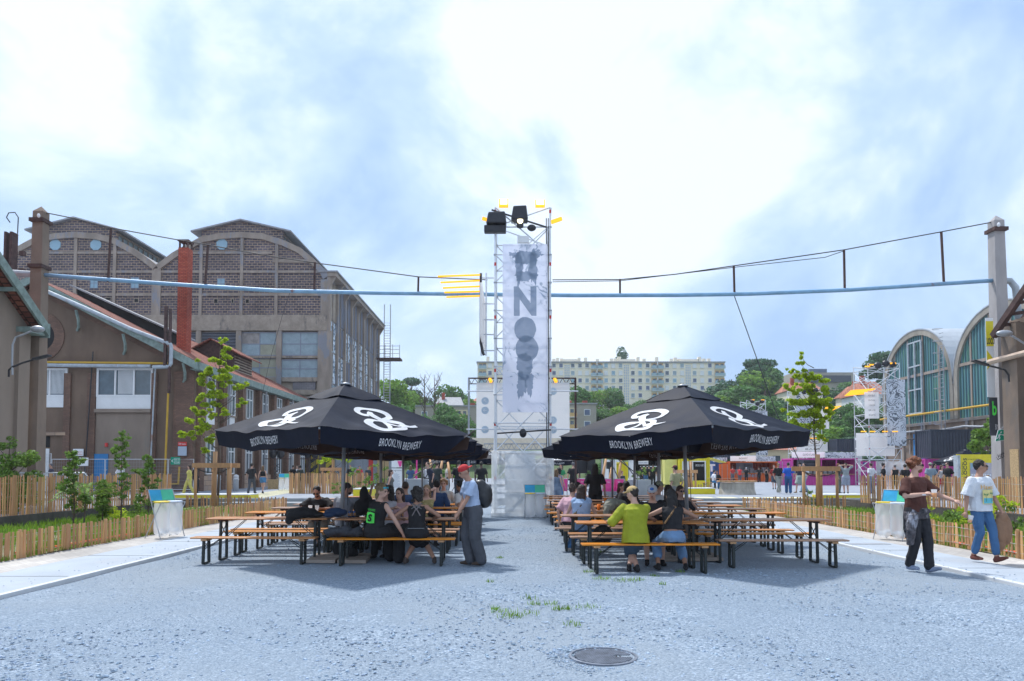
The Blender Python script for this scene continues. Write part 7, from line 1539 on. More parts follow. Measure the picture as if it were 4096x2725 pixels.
for k_ in ('table', 'bench'):
 nt = M[k_].node_tree; b_ = nt.nodes['Principled BSDF']; s_ = b_.inputs['Base Color'].links[0].from_socket; oi = nt.nodes.new('ShaderNodeObjectInfo'); hs = nt.nodes.new('ShaderNodeHueSaturation'); mr = nt.nodes.new('ShaderNodeMapRange'); mr.inputs[3].default_value = .62; mr.inputs[4].default_value = 1.25
 nt.links.new(oi.outputs['Random'], mr.inputs[0]); nt.links.new(mr.outputs[0], hs.inputs['Value']); nt.links.new(mr.outputs[0], hs.inputs['Saturation']); nt.links.new(s_, hs.inputs['Color']); nt.links.new(hs.outputs[0], b_.inputs['Base Color'])
for side, col, x, ys in LAY:
 for i, y in enumerate(ys):
  g_ = 'beer tables in rows'; gb = 'beer benches in rows'
  dx = rb.uniform(-.08, .1); rz = rb.uniform(-.012, .012)
  if i > 2 and col == 'outer': dx -= (i - 2) * .0
  put('t', 'beer table, %s, %s column, %s group' % (nm(i), col, side), x + dx, y, rz, g_)
  for s, w_ in ((-1, 'near side'), (1, 'far side')):
   put('b', 'beer bench on %s of table, %s, %s column, %s group' % (w_, nm(i), col, side), x + dx + rb.uniform(-.1, .1), y + s * .62 + rb.uniform(-.04, .04), rz + rb.uniform(-.02, .02), gb)
M['canopy'] = pm('black_canvas', (.0065, .010, .024), .6, .3, 3, .12, 5, spec=.16)
n_ = M['canopy'].node_tree; bs = n_.nodes['Principled BSDF']; src_ = bs.inputs['Base Color'].links[0].from_socket
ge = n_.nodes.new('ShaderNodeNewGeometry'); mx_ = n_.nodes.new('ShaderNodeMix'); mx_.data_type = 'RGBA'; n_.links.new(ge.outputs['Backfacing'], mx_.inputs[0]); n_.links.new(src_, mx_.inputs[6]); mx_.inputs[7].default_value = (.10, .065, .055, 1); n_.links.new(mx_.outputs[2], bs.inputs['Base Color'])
M['bprint'] = pm('brilliant_white_print', (.92, .93, .95), .5, .04, 4, .1, 8, trans=.35)
RE, ZE, RT, ZT, VAL = 2.36, 2.33, .60, 2.97, .31
def face_map(k, s, t, seedp=0.0, up=0.0):
 """point on canopy face k: s 0..1 along the eave, t 0..1 up the slope"""
 a0 = R(-90 + 90 * k); a1 = R(90 * k); r = RE + (RT - RE) * t; z = ZE + (ZT - ZE) * t
 A = Vector((math.cos(a0), math.sin(a0), 0)) * r; B = Vector((math.cos(a1), math.sin(a1), 0)) * r; p = A.lerp(B, s)
 sag = .05 * math.sin(PI * s) * (1 - t) ** .7 + .05 * math.sin(PI * t) * math.sin(PI * s) ** .7
 w_ = math.sin(PI * s) ** .6 * (.018 * math.sin(7 * s + 9 * t + seedp + k) + .016 * math.sin(25 * s * (1.2 - t) + seedp * 2) + .014 * math.sin(19 * (s + t) + seedp * 3 + k))
 n = Vector((math.cos((a0 + a1) / 2), math.sin((a0 + a1) / 2), 1.7)).normalized()
 return p + Vector((0, 0, z - sag)) + n * (w_ * (1 - t) + up)
def val_map(k, s, h, seedp, off=0.0, notch=True):
 p = face_map(k, s, 0, seedp); am = R(-45 + 90 * k); o = Vector((math.cos(am), math.sin(am), 0))
 return p + o * (-.02 - .10 * h * (.5 + .5 * math.sin(PI * s)) + .016 * math.sin(17 * s + seedp + k) * h + off) - Vector((0, 0, VAL * h * (1.0 - .15 * (1 - math.sin(PI * s)) )))
STROKES = [  # (points, widths) of the scripted capital, unit square
 ([(.30, .44), (.12, .40), (.0, .27), (.06, .12), (.26, .02), (.5, .0), (.70, .05), (.80, .18), (.78, .32), (.66, .43), (.50, .50)], [.05, .10, .15, .15, .10, .09, .10, .10, .10, .11, .07]),
 ([(.30, .44), (.42, .43), (.52, .36), (.60, .24), (.66, .16)], [.05, .05, .05, .06, .05]),
 ([(.36, .84), (.30, .72), (.34, .60), (.44, .46), (.46, .30), (.42, .14), (.36, .03)], [.06, .12, .12, .10, .09, .08, .05]),
 ([(.22, .66), (.10, .68), (.04, .80), (.14, .94), (.36, 1.0), (.60, .96), (.76, .84), (.74, .68), (.60, .56), (.46, .51)], [.08, .10, .10, .09, .08, .10, .12, .11, .09, .06]),
 ([(.62, .16), (.80, .20), (.96, .18), (1.12, .20)], [.06, .07, .05, .07])]
def catmull(P, Wd, n=6):
 out = [];
 for i in range(len(P) - 1):
  p = [Vector(P[max(i - 1, 0)]), Vector(P[i]), Vector(P[i + 1]), Vector(P[min(i + 2, len(P) - 1)])]
  for j in range(n):
   t = j / n; q = .5 * ((2 * p[1]) + (p[2] - p[0]) * t + (2 * p[0] - 5 * p[1] + 4 * p[2] - p[3]) * t * t + (3 * p[1] - p[0] - 3 * p[2] + p[3]) * t ** 3); out.append((q, Wd[i] + (Wd[i + 1] - Wd[i]) * t))
 out.append((Vector(P[-1]), Wd[-1])); return out
def parasol(label, x, y, rz, seedp, lean=0.0, flips=(), scale=1.0):
 t = thing('parasol', label, 'parasol', (x, y, 0), rz, 'black square parasols over the tables'); t.scale = (scale,) * 3; t.rotation_euler = (R(lean * .4), R(lean), rz)
 c = MB(); ns, nt_ = 26, 14
 for k in range(4):
  o = len(c.v)
  for j in range(nt_ + 1):
   for i in range(ns + 1): c.v.append(face_map(k, i / ns, j / nt_, seedp))
  for j in range(nt_):
   for i in range(ns): a = o + j * (ns + 1) + i; c.f.append((a, a + 1, a + ns + 2, a + ns + 1))
 cn = c.build('canopy', M['canopy'], t, smooth=True)
 for k in range(4):
  v_ = MB(); nh = 4
  for j in range(nh + 1):
   for i in range(ns + 1):
    s = .012 + .976 * i / ns; h = j / nh; e_ = min(s, 1 - s)
    s2 = s + (1 if s < .5 else -1) * .012 * h * (e_ < .08)
    v_.v.append(val_map(k, s2, h * (1 - .0), seedp) if not (k in flips and s > .84) else val_map(k, s, h, seedp) + Vector((0, 0, .42 * h * (s - .84) / .16)) + Vector((math.cos(R(-45 + 90 * k)), math.sin(R(-45 + 90 * k)), 0)) * .22 * h * (s - .84) / .16)
  for j in range(nh):
   for i in range(ns): a = j * (ns + 1) + i; v_.f.append((a, a + ns + 1, a + ns + 2, a + 1))
  vl = v_.build('valance', M['canopy'], t, smooth=True)
  vs, fs = text_mesh('BROOKLYN BREWERY', .006); L_ = RE * 1.414
  for off, nm_ in ((.006, 'lettering'), (-.006, 'lettering_inside')):
   MB().add([val_map(k, .5 + a * .92 / L_, .52 - b * .42, seedp, off) for a, b in vs], fs).build(nm_, M['bprint'], vl)
  lg = MB(); sl_len = 1.45
  for q, (P, Wd) in enumerate(STROKES):
   cc = catmull(P, Wd); n = len(cc); o = len(lg.v)
   for i, (p, w_) in enumerate(cc):
    d_ = (cc[min(i + 1, n - 1)][0] - cc[max(i - 1, 0)][0]).normalized(); nn = Vector((-d_.y, d_.x))
    for sgn in (-1, 0, 1):
     u = p + nn * (sgn * w_ * .66); tt = .15 + u.y * .56; wid = (RE + (RT - RE) * tt) * 1.414
     lg.v.append(face_map(k, .5 + (u.x - .5) * .90 / wid, tt, seedp, .010 + q * .0015))
   for i in range(n - 1):
    for m_ in (0, 1): a = o + i * 3 + m_; lg.f.append((a, a + 1, a + 4, a + 3))
  lg.build('emblem', M['bprint'], cn)
 vt = MB(); n = 10
 for k in range(4):
  o = len(vt.v)
  for j in range(5):
   for i in range(n + 1):
    a0 = R(-90 + 90 * k); a1 = R(90 * k); f_ = j / 4; r = .71 * (1 - f_) + .05 * f_; A = Vector((math.cos(a0), math.sin(a0), 0)) * r; B = Vector((math.cos(a1), math.sin(a1), 0)) * r
    s = i / n; vt.v.append(A.lerp(B, s) + Vector((0, 0, 2.96 + .27 * f_ ** .9 - .03 * math.sin(PI * s) * (1 - f_) + .01 * math.sin(9 * s + seedp) * (1 - f_))))
  for j in range(4):
   for i in range(n): a = o + j * (n + 1) + i; vt.f.append((a, a + 1, a + n + 2, a + n + 1))
 vt.build('vent_cap', M['canopy'], t, smooth=True)
 MB().lathe([(.10, 0), (.11, .015), (.03, .045), (.01, .05)], 14, (0, 0, 3.22)).build('finial', M['steel'], t, smooth=True)
 MB().tube((0, 0, 0), (0, 0, 3.21), .036, 12).build('pole', M['polegrey'], t, smooth=True)
 MB().tube((.09, .02, 1.0), (.06, .02, 2.6), .007, 5).build('crank_rope', M['cable'], t)
 ri = MB()
 for k in range(8):
  a = R(-90 + 45 * k); r = RE * (.98 if k % 2 == 0 else .69); e_ = Vector((math.cos(a) * r, math.sin(a) * r, ZE - (.03 if k % 2 == 0 else .09))); ri = MB(); ri.beam((0, 0, 2.94), e_, .025, .03).beam((0, 0, 2.35), Vector((0, 0, 3.0)).lerp(e_, .5), .02, .02); ri.build('rib', M['steel'], t)
 b = MB()
 for q in range(4): b.box(*[(.02, .52, .02, .52), (-.52, -.02, .02, .52), (-.52, -.02, -.52, -.02), (.02, .52, -.52, -.02)][q], 0.015, .07)
 b.build('base_slab', M['slab'], t)
 return t
M['polegrey'] = pm('grey_pole', (.30, .30, .31), .4, .15, 5, .03, 30, metal=.4); M['slab'] = pm('paving_slab', (.36, .31, .27), .9, .2, 3, .2, 40)
for (x, y, rz, sd, ln, fl, lb) in ((-3.13, 13.1, 4, .3, 1.0, (0,), 'front left black parasol with its right corner flap turned up'), (-3.15, 17.1, -3, 1.3, 0, (), 'second black parasol from the camera in the left row'), (-3.12, 20.6, 5, 2.2, -1, (), 'third black parasol from the camera in the left row'), (-3.1, 24.6, 2, 3.1, 0, (0,), 'fourth black parasol, farthest in the left row'),
  (3.28, 13.3, -3, 4.1, -1.2, (), 'front right black parasol nearest the walking men'), (3.4, 16.5, -6, 5.2, 0, (3,), 'second black parasol from the camera in the right row'), (3.38, 19.8, 4, 6.0, 1, (3,), 'third black parasol from the camera in the right row'), (3.3, 23.4, 0, .9, 0, (), 'fourth black parasol, farthest in the right row')):
 parasol(lb, x, y, R(rz), sd, ln, fl)
for i, (px, d, pyp) in enumerate(((3862, 57, 1790), (3950, 58.5, 1784))): o = parasol(['left far black parasol before the large anthracite container', 'right far black parasol behind the yellow hoarding'][i], bx(px, d), d, R(45), i, 0, ()); o['group'] = 'far parasols'
for i, (px, d) in enumerate(((1790, 42), (1900, 44), (2250, 52))): o = parasol(['far black parasol behind the red cap, left one', 'far black parasol just left of the main tower foot', 'far black parasol right of the tower foot by the stage'][i], bx(px, d), d, R(30), i + 2, 0, ()); o['group'] = 'far parasols'
def cup(label, x, y, z, beer_h=.0, mat='cup_plastic', tilt=0):
 t = thing('plastic_cup', label, 'cup', (x, y, z)); t.rotation_euler = (0, R(tilt), 0)
 MB().lathe([(.03, 0), (.032, .01), (.042, .13), (.040, .13), (.030, .012)], 14).build('shell', M[mat], t, smooth=True)
 if beer_h: MB().lathe([(.031, .006), (.031 + .010 * beer_h, .006 + .125 * beer_h)], 12).build('beer', M['beer'], t, smooth=True)
 return t
sheer('cup_orange', (.9, .25, .02), .9, .3)
for lb, px, d, z, bh, mt in (('empty clear cup half full of beer before the man in sunglasses', 1243, 15.0, .775, .3, 'cup_plastic'), ('empty frosted cup beside his phone on the left table', 1270, 15.0, .775, 0, 'cup_plastic'), ('clear cup with a little beer between the mullet man and the curly woman', 1559, 13.05, .775, .35, 'cup_plastic'),
  ('cup of amber beer before the man in the floral shirt', 1783, 18.4, .775, .7, 'cup_plastic'), ('frosted empty cup right of the amber beer', 1797, 17.6, .775, 0, 'cup_plastic'), ('orange plastic cup on the right tables, near one', 2394, 15.5, .775, .6, 'cup_orange'), ('orange cup on the right tables, farther one', 2420, 19.0, .775, .6, 'cup_orange')): cup(lb, bx(px, d), d, z, bh, mt)
for i, (px, d) in enumerate(((1401, 13.1), (1417, 13.15), (1596, 13.0), (1609, 13.05))):
 t = thing('drink_can', ['left dark beer can with orange print by the grey bag', 'right dark beer can with orange print by the grey bag', 'left dark beer can before the curly-haired woman', 'right dark beer can before the curly-haired woman'][i], 'can', (bx(px, d), d, .775)); MB().lathe([(.026, 0), (.033, .008), (.033, .112), (.027, .122)], 14).build('can', M['navyc'] if 'navyc' in M else pm('can_navy', (.02, .05, .14), .3, .2, 5, 0, metal=.5), t, smooth=True); MB().lathe([(.0335, .03), (.0335, .085)], 10).build('print', pm('can_print', (.75, .35, .04), .4), t, smooth=True)
def lump(name, label, cat, blobs, mat, vox=.02, disp=.03, ts=.12):
 mb = MB()
 for c, r_ in blobs: mb.ell(c, r_, 12, 8)
 o = mb.build(name, mat, None, True, smooth=True); md = o.modifiers.new('r', 'REMESH'); md.mode = 'VOXEL'; md.voxel_size = vox; md.use_smooth_shade = True
 tx = bpy.data.textures.new('c', 'CLOUDS'); tx.noise_scale = ts; m2 = o.modifiers.new('d', 'DISPLACE'); m2.texture = tx; m2.strength = disp; m2.texture_coords = 'GLOBAL'; return tag(o, label, cat)
M['clothblk'] = pm('cloth_black', (.014, .014, .017), .85, .3, 8, .3, 60); M['clothnavy'] = pm('cloth_navy', (.02, .045, .11), .8, .3, 8, .3, 60); M['clothgrey'] = pm('cloth_grey', (.22, .24, .28), .85, .2, 8, .3, 60); M['puffer'] = pm('puffer_olive', (.25, .25, .20), .6, .2, 8, .2, 30)
def lz(px, py, d): return (bx(px, d), d, bz(py, d))
lump('jacket', 'crumpled black jacket hanging over the front left table edge', 'jacket', [(lz(1210, 2050, 13.0), (.30, .2, .10)), (lz(1180, 2062, 12.9), (.16, .16, .08)), (lz(1258, 2058, 13.05), (.2, .16, .06)), (lz(1160, 2082, 12.85), (.08, .05, .07))], M['clothblk'])
lump('bag', 'navy and black shoulder bag on the front left table', 'bag', [(lz(1345, 2050, 13.1), (.22, .12, .09)), (lz(1320, 2058, 13.0), (.12, .1, .06))], M['clothnavy'], disp=.01)
lump('bag', 'grey and black rucksack and clothes on the front bench', 'bag', [(lz(1360, 2128, 12.5), (.28, .13, .09)), (lz(1410, 2135, 12.5), (.25, .13, .07)), (lz(1330, 2130, 12.45), (.12, .12, .08)), (lz(1385, 2118, 12.5), (.1, .1, .07)), (lz(1430, 2128, 12.5), (.12, .1, .09))], pm('cloth_ash', (.05, .055, .07), .8, .6, 4, .3, 40), disp=.07, ts=.09)
lump('bag', 'dark rucksack lying under the bench between the left tables', 'bag', [(lz(1400, 2215, 13.2), (.17, .14, .16)), (lz(1365, 2190, 13.4), (.15, .12, .2))], M['clothblk'])
lump('jacket', 'olive quilted jacket heaped on the right table', 'jacket', [(lz(2452, 2015, 15.6), (.2, .16, .12)), (lz(2435, 2030, 15.5), (.13, .14, .14)), (lz(2480, 2018, 15.7), (.16, .14, .1)), (lz(2425, 2060, 15.4), (.08, .06, .16))], M['puffer'], disp=.05, ts=.07)
lump('bag', 'small black handbag on the front left table behind the curly woman', 'bag', [(lz(1733, 2057, 13.1), (.11, .09, .06))], M['clothblk'], disp=.01)
lump('bag', 'black rucksack under the right front table', 'bag', [(lz(2380, 2160, 13.9), (.16, .14, .16)), (lz(2410, 2140, 14.0), (.2, .14, .2))], M['clothblk'])
SK = {}
def skin(k):
 c = {'l': (.55, .33, .25), 'm': (.42, .235, .165), 't': (.36, .19, .125), 'd': (.10, .055, .04)}[k]
 return pm('skin_' + k, c, .55, .12, 6, 0)
def clo(c, nm_='cloth'):
 key = 'cloth_%02x%02x%02x' % tuple(int(255 * q) for q in c)
 return pm(key, c, .85, .18, 5, .35, 14)
def haim(c): return pm('hair_%02x%02x%02x' % tuple(int(255 * q) for q in c), c, .6, .5, 30, .8, 70)
NOISE = bpy.data.textures.new('fold', 'CLOUDS'); NOISE.noise_scale = .11
NOISE2 = bpy.data.textures.new('curl', 'CLOUDS'); NOISE2.noise_scale = .035
def skinned(mb, name, mat, parent, vox, disp=0, tex=None, smooth=4):
 o = mb.build(name, mat, parent); md = o.modifiers.new('r', 'REMESH'); md.mode = 'VOXEL'; md.voxel_size = vox; md.use_smooth_shade = True
 if smooth: s = o.modifiers.new('s', 'SMOOTH'); s.iterations = smooth; s.factor = .5
 if disp: m2 = o.modifiers.new('d', 'DISPLACE'); m2.texture = tex or NOISE; m2.strength = disp; m2.mid_level = .5; m2.texture_coords = 'GLOBAL'
 return o
def ik(S, T, l1, l2, hint):
 d = T - S; L_ = min(d.length, (l1 + l2) * .995); d = d.normalized(); T2 = S + d * L_; a = (l1 * l1 - l2 * l2 + L_ * L_) / (2 * L_); h = math.sqrt(max(l1 * l1 - a * a, 0))
 hv = hint - d * hint.dot(d); hv = hv.normalized() if hv.length > 1e-4 else d.orthogonal().normalized(); return S + d * a + hv * h, T2
def oval(mb, rings, n=14):
 """loft of oval sections: (centre, side axis, front axis, half width, half depth)"""
 vs = [c + X * (w_ * math.cos(2 * PI * j / n)) + Y * (d_ * math.sin(2 * PI * j / n)) for c, X, Y, w_, d_ in rings for j in range(n)]; k = len(rings)
 mb.add(vs, [(i * n + j, i * n + (j + 1) % n, (i + 1) * n + (j + 1) % n, (i + 1) * n + j) for i in range(k - 1) for j in range(n)] + [tuple(reversed(range(n))), tuple((k - 1) * n + j for j in range(n))])
def limb(mb, pts, rs_):
 mb.path(pts, rs_, 10)
 for p, r_ in zip(pts, rs_): mb.ell(p, (r_, r_, r_), 10, 6)
def person(label, x, y, z, rot, H=1.75, sk='l', hair=('short', (.03, .02, .015)), top=None, bot=None, shoe=(.03, .03, .035), sit=0, lean=0, side=0, turn=0, look=(0, 0),
   ha=None, hb=None, fa=None, fb=None, ea=None, eb=None, female=0, near=0, group=None, extra=None, hipx=0.0, beard=None, glasses=0, cap=None, width=1.0):
 """forward is local -Y; a = limb on local -X, b = limb on local +X"""
 s = H / 1.75; V = Vector; t = thing('person', label, 'person', (x, y, z), R(rot), group); vox = .0085 if near > 1 else (.013 if near else .024)
 hipz = sit if sit else .93 * s; hip = V((hipx, 0, hipz + (.09 * s if sit else 0)))
 q0 = Quaternion((0, 0, 1), R(turn)); q = q0 @ Quaternion((0, 1, 0), R(side)) @ Quaternion((1, 0, 0), R(lean))
 X, Y, Z = q @ V((1, 0, 0)), q @ V((0, 1, 0)), q @ V((0, 0, 1)); fw = .92 if female else 1.0; wd = width
 sp = lambda h: hip + Z * (h * s)
 neck = sp(.52); chin = Quaternion((0, 0, 1), R(look[0])) @ Quaternion((1, 0, 0), R(look[1])) @ Quaternion((1, 0, 0), R(lean * .35))
 chin = q0 @ chin; HX, HY, HZ = chin @ V((1, 0, 0)), chin @ V((0, 1, 0)), chin @ V((0, 0, 1)); hc = neck + Z * .045 * s + HZ * .115 * s - HY * .02 * s
 body = MB(); trunk = [(sp(-.07), .12, .10), (sp(.0), .165 * (1.04 if female else 1), .115), (sp(.10), .15, .105), (sp(.20), .128 * (.9 if female else 1.05), .095), (sp(.32), .155 * fw, .112), (sp(.42), .18 * fw, .105), (sp(.475), .17 * fw, .085), (sp(.51), .075, .06), (sp(.56), .05, .052)]
 oval(body, [(c, X, Y, w_ * s * wd, d_ * s * wd) for c, w_, d_ in trunk])
 if female:
  for e_ in (-1, 1): body.ell(sp(.34) + X * .07 * s * e_ - Y * .09 * s, (.06 * s, .055 * s, .06 * s), 8, 6)
 body.path([neck - Z * .02, hc], [.055 * s, .05 * s], 10)
 body.ell(hc + HZ * .02 * s, (.073 * s, .092 * s, .098 * s), 16, 12, chin); body.ell(hc - HZ * .045 * s - HY * .028 * s, (.052 * s, .06 * s, .062 * s), 12, 8, chin)
 if near:
  body.ell(hc - HY * .098 * s - HZ * .012 * s, (.014 * s, .02 * s, .026 * s), 8, 6, chin); body.ell(hc - HY * .082 * s - HZ * .055 * s, (.03 * s, .016 * s, .012 * s), 8, 6, chin); body.ell(hc - HY * .083 * s + HZ * .03 * s, (.05 * s, .014 * s, .012 * s), 8, 6, chin)
  for e_ in (-1, 1): body.ell(hc + HX * .075 * s * e_ + HY * .005, (.012 * s, .02 * s, .032 * s), 8, 6, chin)
 AR = {}
 for key, e_, tg, el in (('a', -1, ha, ea), ('b', 1, hb, eb)):
  S = sp(.455) + X * (.175 * s * fw * wd * e_); tg = V(tg) if tg is not None else sp(-.02) + X * (.27 * s * e_) - Y * .05 * s
  el = V(el) if el is not None else V((.35 * e_, .8, -.5)); E, Wt = ik(S, tg, .285 * s, .255 * s, el); AR[key] = (S, E, Wt); k = .88 if female else 1.0
  limb(body, [S, S.lerp(E, .5), E, E.lerp(Wt, .35), Wt], [.052 * s * k, .045 * s * k, .037 * s * k, .038 * s * k, .025 * s * k])
  d_ = (Wt - E).normalized(); side_ = d_.cross(V((0, 0, 1))); side_ = side_.normalized() if side_.length > .1 else X.copy(); pal = Wt + d_ * .05 * s
  body.ell(pal, (.034 * s, .034 * s, .045 * s), 10, 6, d_.to_track_quat('Z', 'Y')); nn = side_.cross(d_).normalized()
  if near > 1:
   grip = (extra or {}).get('grip' + key, .35)
   for f_ in range(4):
    o = (f_ - 1.5) * .019 * s; b0 = Wt + d_ * .075 * s + side_ * o; L1 = (.032, .038, .036, .028)[f_] * s; b1 = b0 + (d_ * math.cos(grip) - nn * math.sin(grip)) * L1; b2 = b1 + (d_ * math.cos(grip * 2.4) - nn * math.sin(grip * 2.4)) * L1 * .9
    limb(body, [b0, b1, b2], [.0105 * s, .0095 * s, .0085 * s])
   b0 = Wt + d_ * .03 * s + side_ * .03 * s; limb(body, [b0, b0 + (d_ + side_).normalized() * .035 * s, b0 + (d_ * 1.3 + side_ * .7).normalized() * .06 * s - nn * .012], [.012 * s, .0105 * s, .009 * s])
  else: body.ell(Wt + d_ * .11 * s - nn * .012 * s, (.030 * s, .016 * s, .038 * s), 8, 5, d_.to_track_quat('Z', 'Y'))
 LG = {}
 for key, e_, tg in (('a', -1, fa), ('b', 1, fb)):
  S = hip + X * (.09 * s * e_); tg = V(tg) if tg is not None else (V((hipx + .13 * e_, -.45 * s, .09)) if sit else V((.1 * e_ * s, 0, .09)))
  E, An = ik(S, tg, .43 * s, .42 * s, V((.12 * e_, -1, .35 if sit else 0))); LG[key] = (S, E, An); k = 1.0
  limb(body, [S, S.lerp(E, .5), E, E.lerp(An, .35), An], [.085 * s, .072 * s, .052 * s, .052 * s, .034 * s])
 bo = skinned(body, 'body', skin(sk), t, vox, smooth=2 if near > 1 else 3)
 if near:
  ey = MB()
  for e_ in (-1, 1): ey.ell(hc - HY * .087 * s + HX * .03 * s * e_ + HZ * .012 * s, (.012 * s, .007 * s, .006 * s), 8, 5, chin); ey.beam(hc - HY * .093 * s + HX * .014 * s * e_ + HZ * .031 * s, hc - HY * .084 * s + HX * .048 * s * e_ + HZ * .029 * s, .012 * s, .006 * s, up=HY)
  ey.build('eyes', M['clothblk'], t); MB().ell(hc - HY * .094 * s - HZ * .052 * s, (.02 * s, .008 * s, .006 * s), 8, 5, chin).build('mouth', pm('lips', (.32, .10, .09), .5), t)
 if glasses:
  gl = MB()
  for e_ in (-1, 1): gl.ell(hc - HY * .099 * s + HX * .032 * s * e_ + HZ * .012 * s, (.027 * s, .009 * s, .02 * s), 10, 6, chin); gl.beam(hc - HY * .09 * s + HX * .06 * s * e_ + HZ * .016 * s, hc + HY * .01 * s + HX * .077 * s * e_ + HZ * .016 * s, .006, .01)
  gl.beam(hc - HY * .1 * s - HX * .03 * s + HZ * .018 * s, hc - HY * .1 * s + HX * .03 * s + HZ * .018 * s, .006).build('sunglasses', M['screenblk'], t)
 hs, hcol = hair
 if hs:
  hb_ = MB(); rr_ = random.Random(len(label))
  if hs != 'none':
   thin = {'buzz': .97, 'short': 1.06}.get(hs, 1.12)
   hb_.ell(hc + HZ * .042 * s + HY * .018 * s, (.076 * s * thin, .088 * s * thin, .084 * s * thin), 14, 10, chin); hb_.ell(hc + HY * .048 * s + HZ * .008 * s, (.067 * s * thin, .045 * s * thin, .058 * s * thin), 12, 8, chin)
  if hs in ('curly', 'afro', 'mullet'):
   for k in range(34 if hs != 'mullet' else 22):
    a = rr_.uniform(0, 6.28); el = rr_.uniform(-.35 if hs != 'mullet' else 0, 1.5); v_ = HX * math.cos(a) * math.cos(el) + HY * math.sin(a) * math.cos(el) + HZ * math.sin(el)
    if v_.dot(HY) < -.35 and v_.dot(HZ) < .55: continue
    r_ = (.032 if hs != 'afro' else .04) * s; hb_.ell(hc + HZ * .035 * s + HY * .02 * s + v_ * .096 * s, (r_, r_, r_), 6, 5)
  if hs == 'curly' and female:
   for k in range(16): a = rr_.uniform(-.3, 3.44); hb_.ell(hc + HX * math.cos(a) * .08 * s + HY * (math.sin(a) * .08 + .02) * s - HZ * rr_.uniform(.0, .11) * s, (.035 * s,) * 3, 6, 5)
  if hs in ('long', 'bob', 'mullet'):
   L_ = {'long': .30, 'bob': .17, 'mullet': .15}[hs] * s; wq = .085 if hs != 'mullet' else .06
   oval(hb_, [(hc + HY * .035 * s + HZ * .05 * s, HX, HY, wq * s, .07 * s), (hc + HY * .05 * s - HZ * .04 * s, HX, HY, (wq + .012) * s, .06 * s), (hc + HY * .07 * s - V((0, 0, L_ * .6)), HX, HY, (wq + .015) * s, .05 * s), (hc + HY * .08 * s - V((0, 0, L_)), HX, HY, wq * .7 * s, .03 * s)])
  if hs == 'bun': hb_.ell(hc + HZ * .12 * s + HY * .06 * s, (.045 * s, .045 * s, .04 * s), 9, 6)
  if hb_.v: skinned(hb_, 'hair', haim(hcol), t, min(vox, .013), .022 * s if hs not in ('buzz', 'bob') else .006, NOISE2, 1)
 if beard: bd_ = MB(); bd_.ell(hc - HZ * .062 * s - HY * .042 * s, (.05 * s, .054 * s, .044 * s), 12, 8, chin); skinned(bd_, 'beard', haim(beard), t, .01, .004, NOISE2, 1)
 if cap:
  cp = MB(); sg = -1 if cap[1] == 'front' else 1; cp.ell(hc + HZ * .062 * s + HY * .004 * s, (.084 * s, .099 * s, .075 * s), 14, 10, chin); cp.ell(hc + HZ * .045 * s + HY * .105 * s * sg, (.07 * s, .075 * s, .012 * s), 12, 6, chin); skinned(cp, 'cap', clo(cap[0]), t, .0085, 0, smooth=1)
  if len(cap) > 2: MB().ell(hc + HZ * .085 * s - HY * .085 * s * (1 if cap[1] == 'front' else -1), (.035 * s, .02 * s, .028 * s), 9, 6, chin).build('cap_patch', clo(cap[2]), t)
 if top:
  col, slv, hem, ls = list(top) + [None, 0, -.06, .02][len(top):]
  g_ = MB(); G_ = ls * s; prof = [(h_, w_, d_) for h_, w_, d_ in ((-.08, .158, .13), (0, .172, .125), (.10, .155, .112), (.20, .14, .103), (.32, .16 * fw, .118), (.42, .183 * fw, .108), (.475, .168 * fw, .086), (.512, .085, .066))]
  lo = [p for p in prof if p[0] >= hem]; first_ = prof[max(0, prof.index(lo[0]) - 1)] if lo else prof[0]
  rings = [(sp(hem), X, Y, (first_[1] * s + G_ * 1.3) * wd, (first_[2] * s + G_ * 1.3) * wd)] + [(sp(a), X, Y, (b * s + G_ * (1 if a < .45 else .5)) * wd, (c * s + G_ * (1 if a < .45 else .5)) * wd) for a, b, c in lo if a > hem + .02]
  if slv < 0: rings = rings[:-1]
  oval(g_, rings)
  if female:
   for e_ in (-1, 1): g_.ell(sp(.34) + X * .07 * s * e_ - Y * .09 * s, (.06 * s + G_ * .7,) * 3, 8, 6)
  for key, e_ in (('a', -1), ('b', 1)):
   S, E, Wt = AR[key]
   if slv > 0:
    if slv <= 1: P_ = [S, S.lerp(E, slv * .5), S.lerp(E, slv)]; g_.ell(S, (.056 * s + G_ * .5,) * 3, 10, 6); g_.path(P_, [.056 * s + G_ * .5, .054 * s + G_ * .9, .052 * s + G_ * 1.5], 12)
    else: limb(g_, [S, S.lerp(E, .5), E, E.lerp(Wt, (slv - 1))], [.055 * s + G_ * .45, .050 * s + G_ * .7, .043 * s + G_ * .8, .036 * s + G_ * .7])
   elif slv == 0: g_.ell(S - X * .03 * s * e_ + Z * .0, (.05 * s + G_,) * 3, 8, 6)
  tp_ = skinned(g_, 'shirt', clo(col), t, vox, .026 if near else .01, smooth=2)
  if slv < 0:
   st_ = MB()
   for e_ in (-1, 1): st_.path([sp(.42) - X * .09 * s * e_ + Y * .115 * s, sp(.49) + X * .02 * e_ + Y * .09 * s, sp(.52) + X * .09 * s * e_ + Y * .04 * s, sp(.43) + X * .10 * s * e_ - Y * .10 * s], .008, 6)
   st_.build('strap', clo(tuple(min(1, c + .15) for c in col)), t)
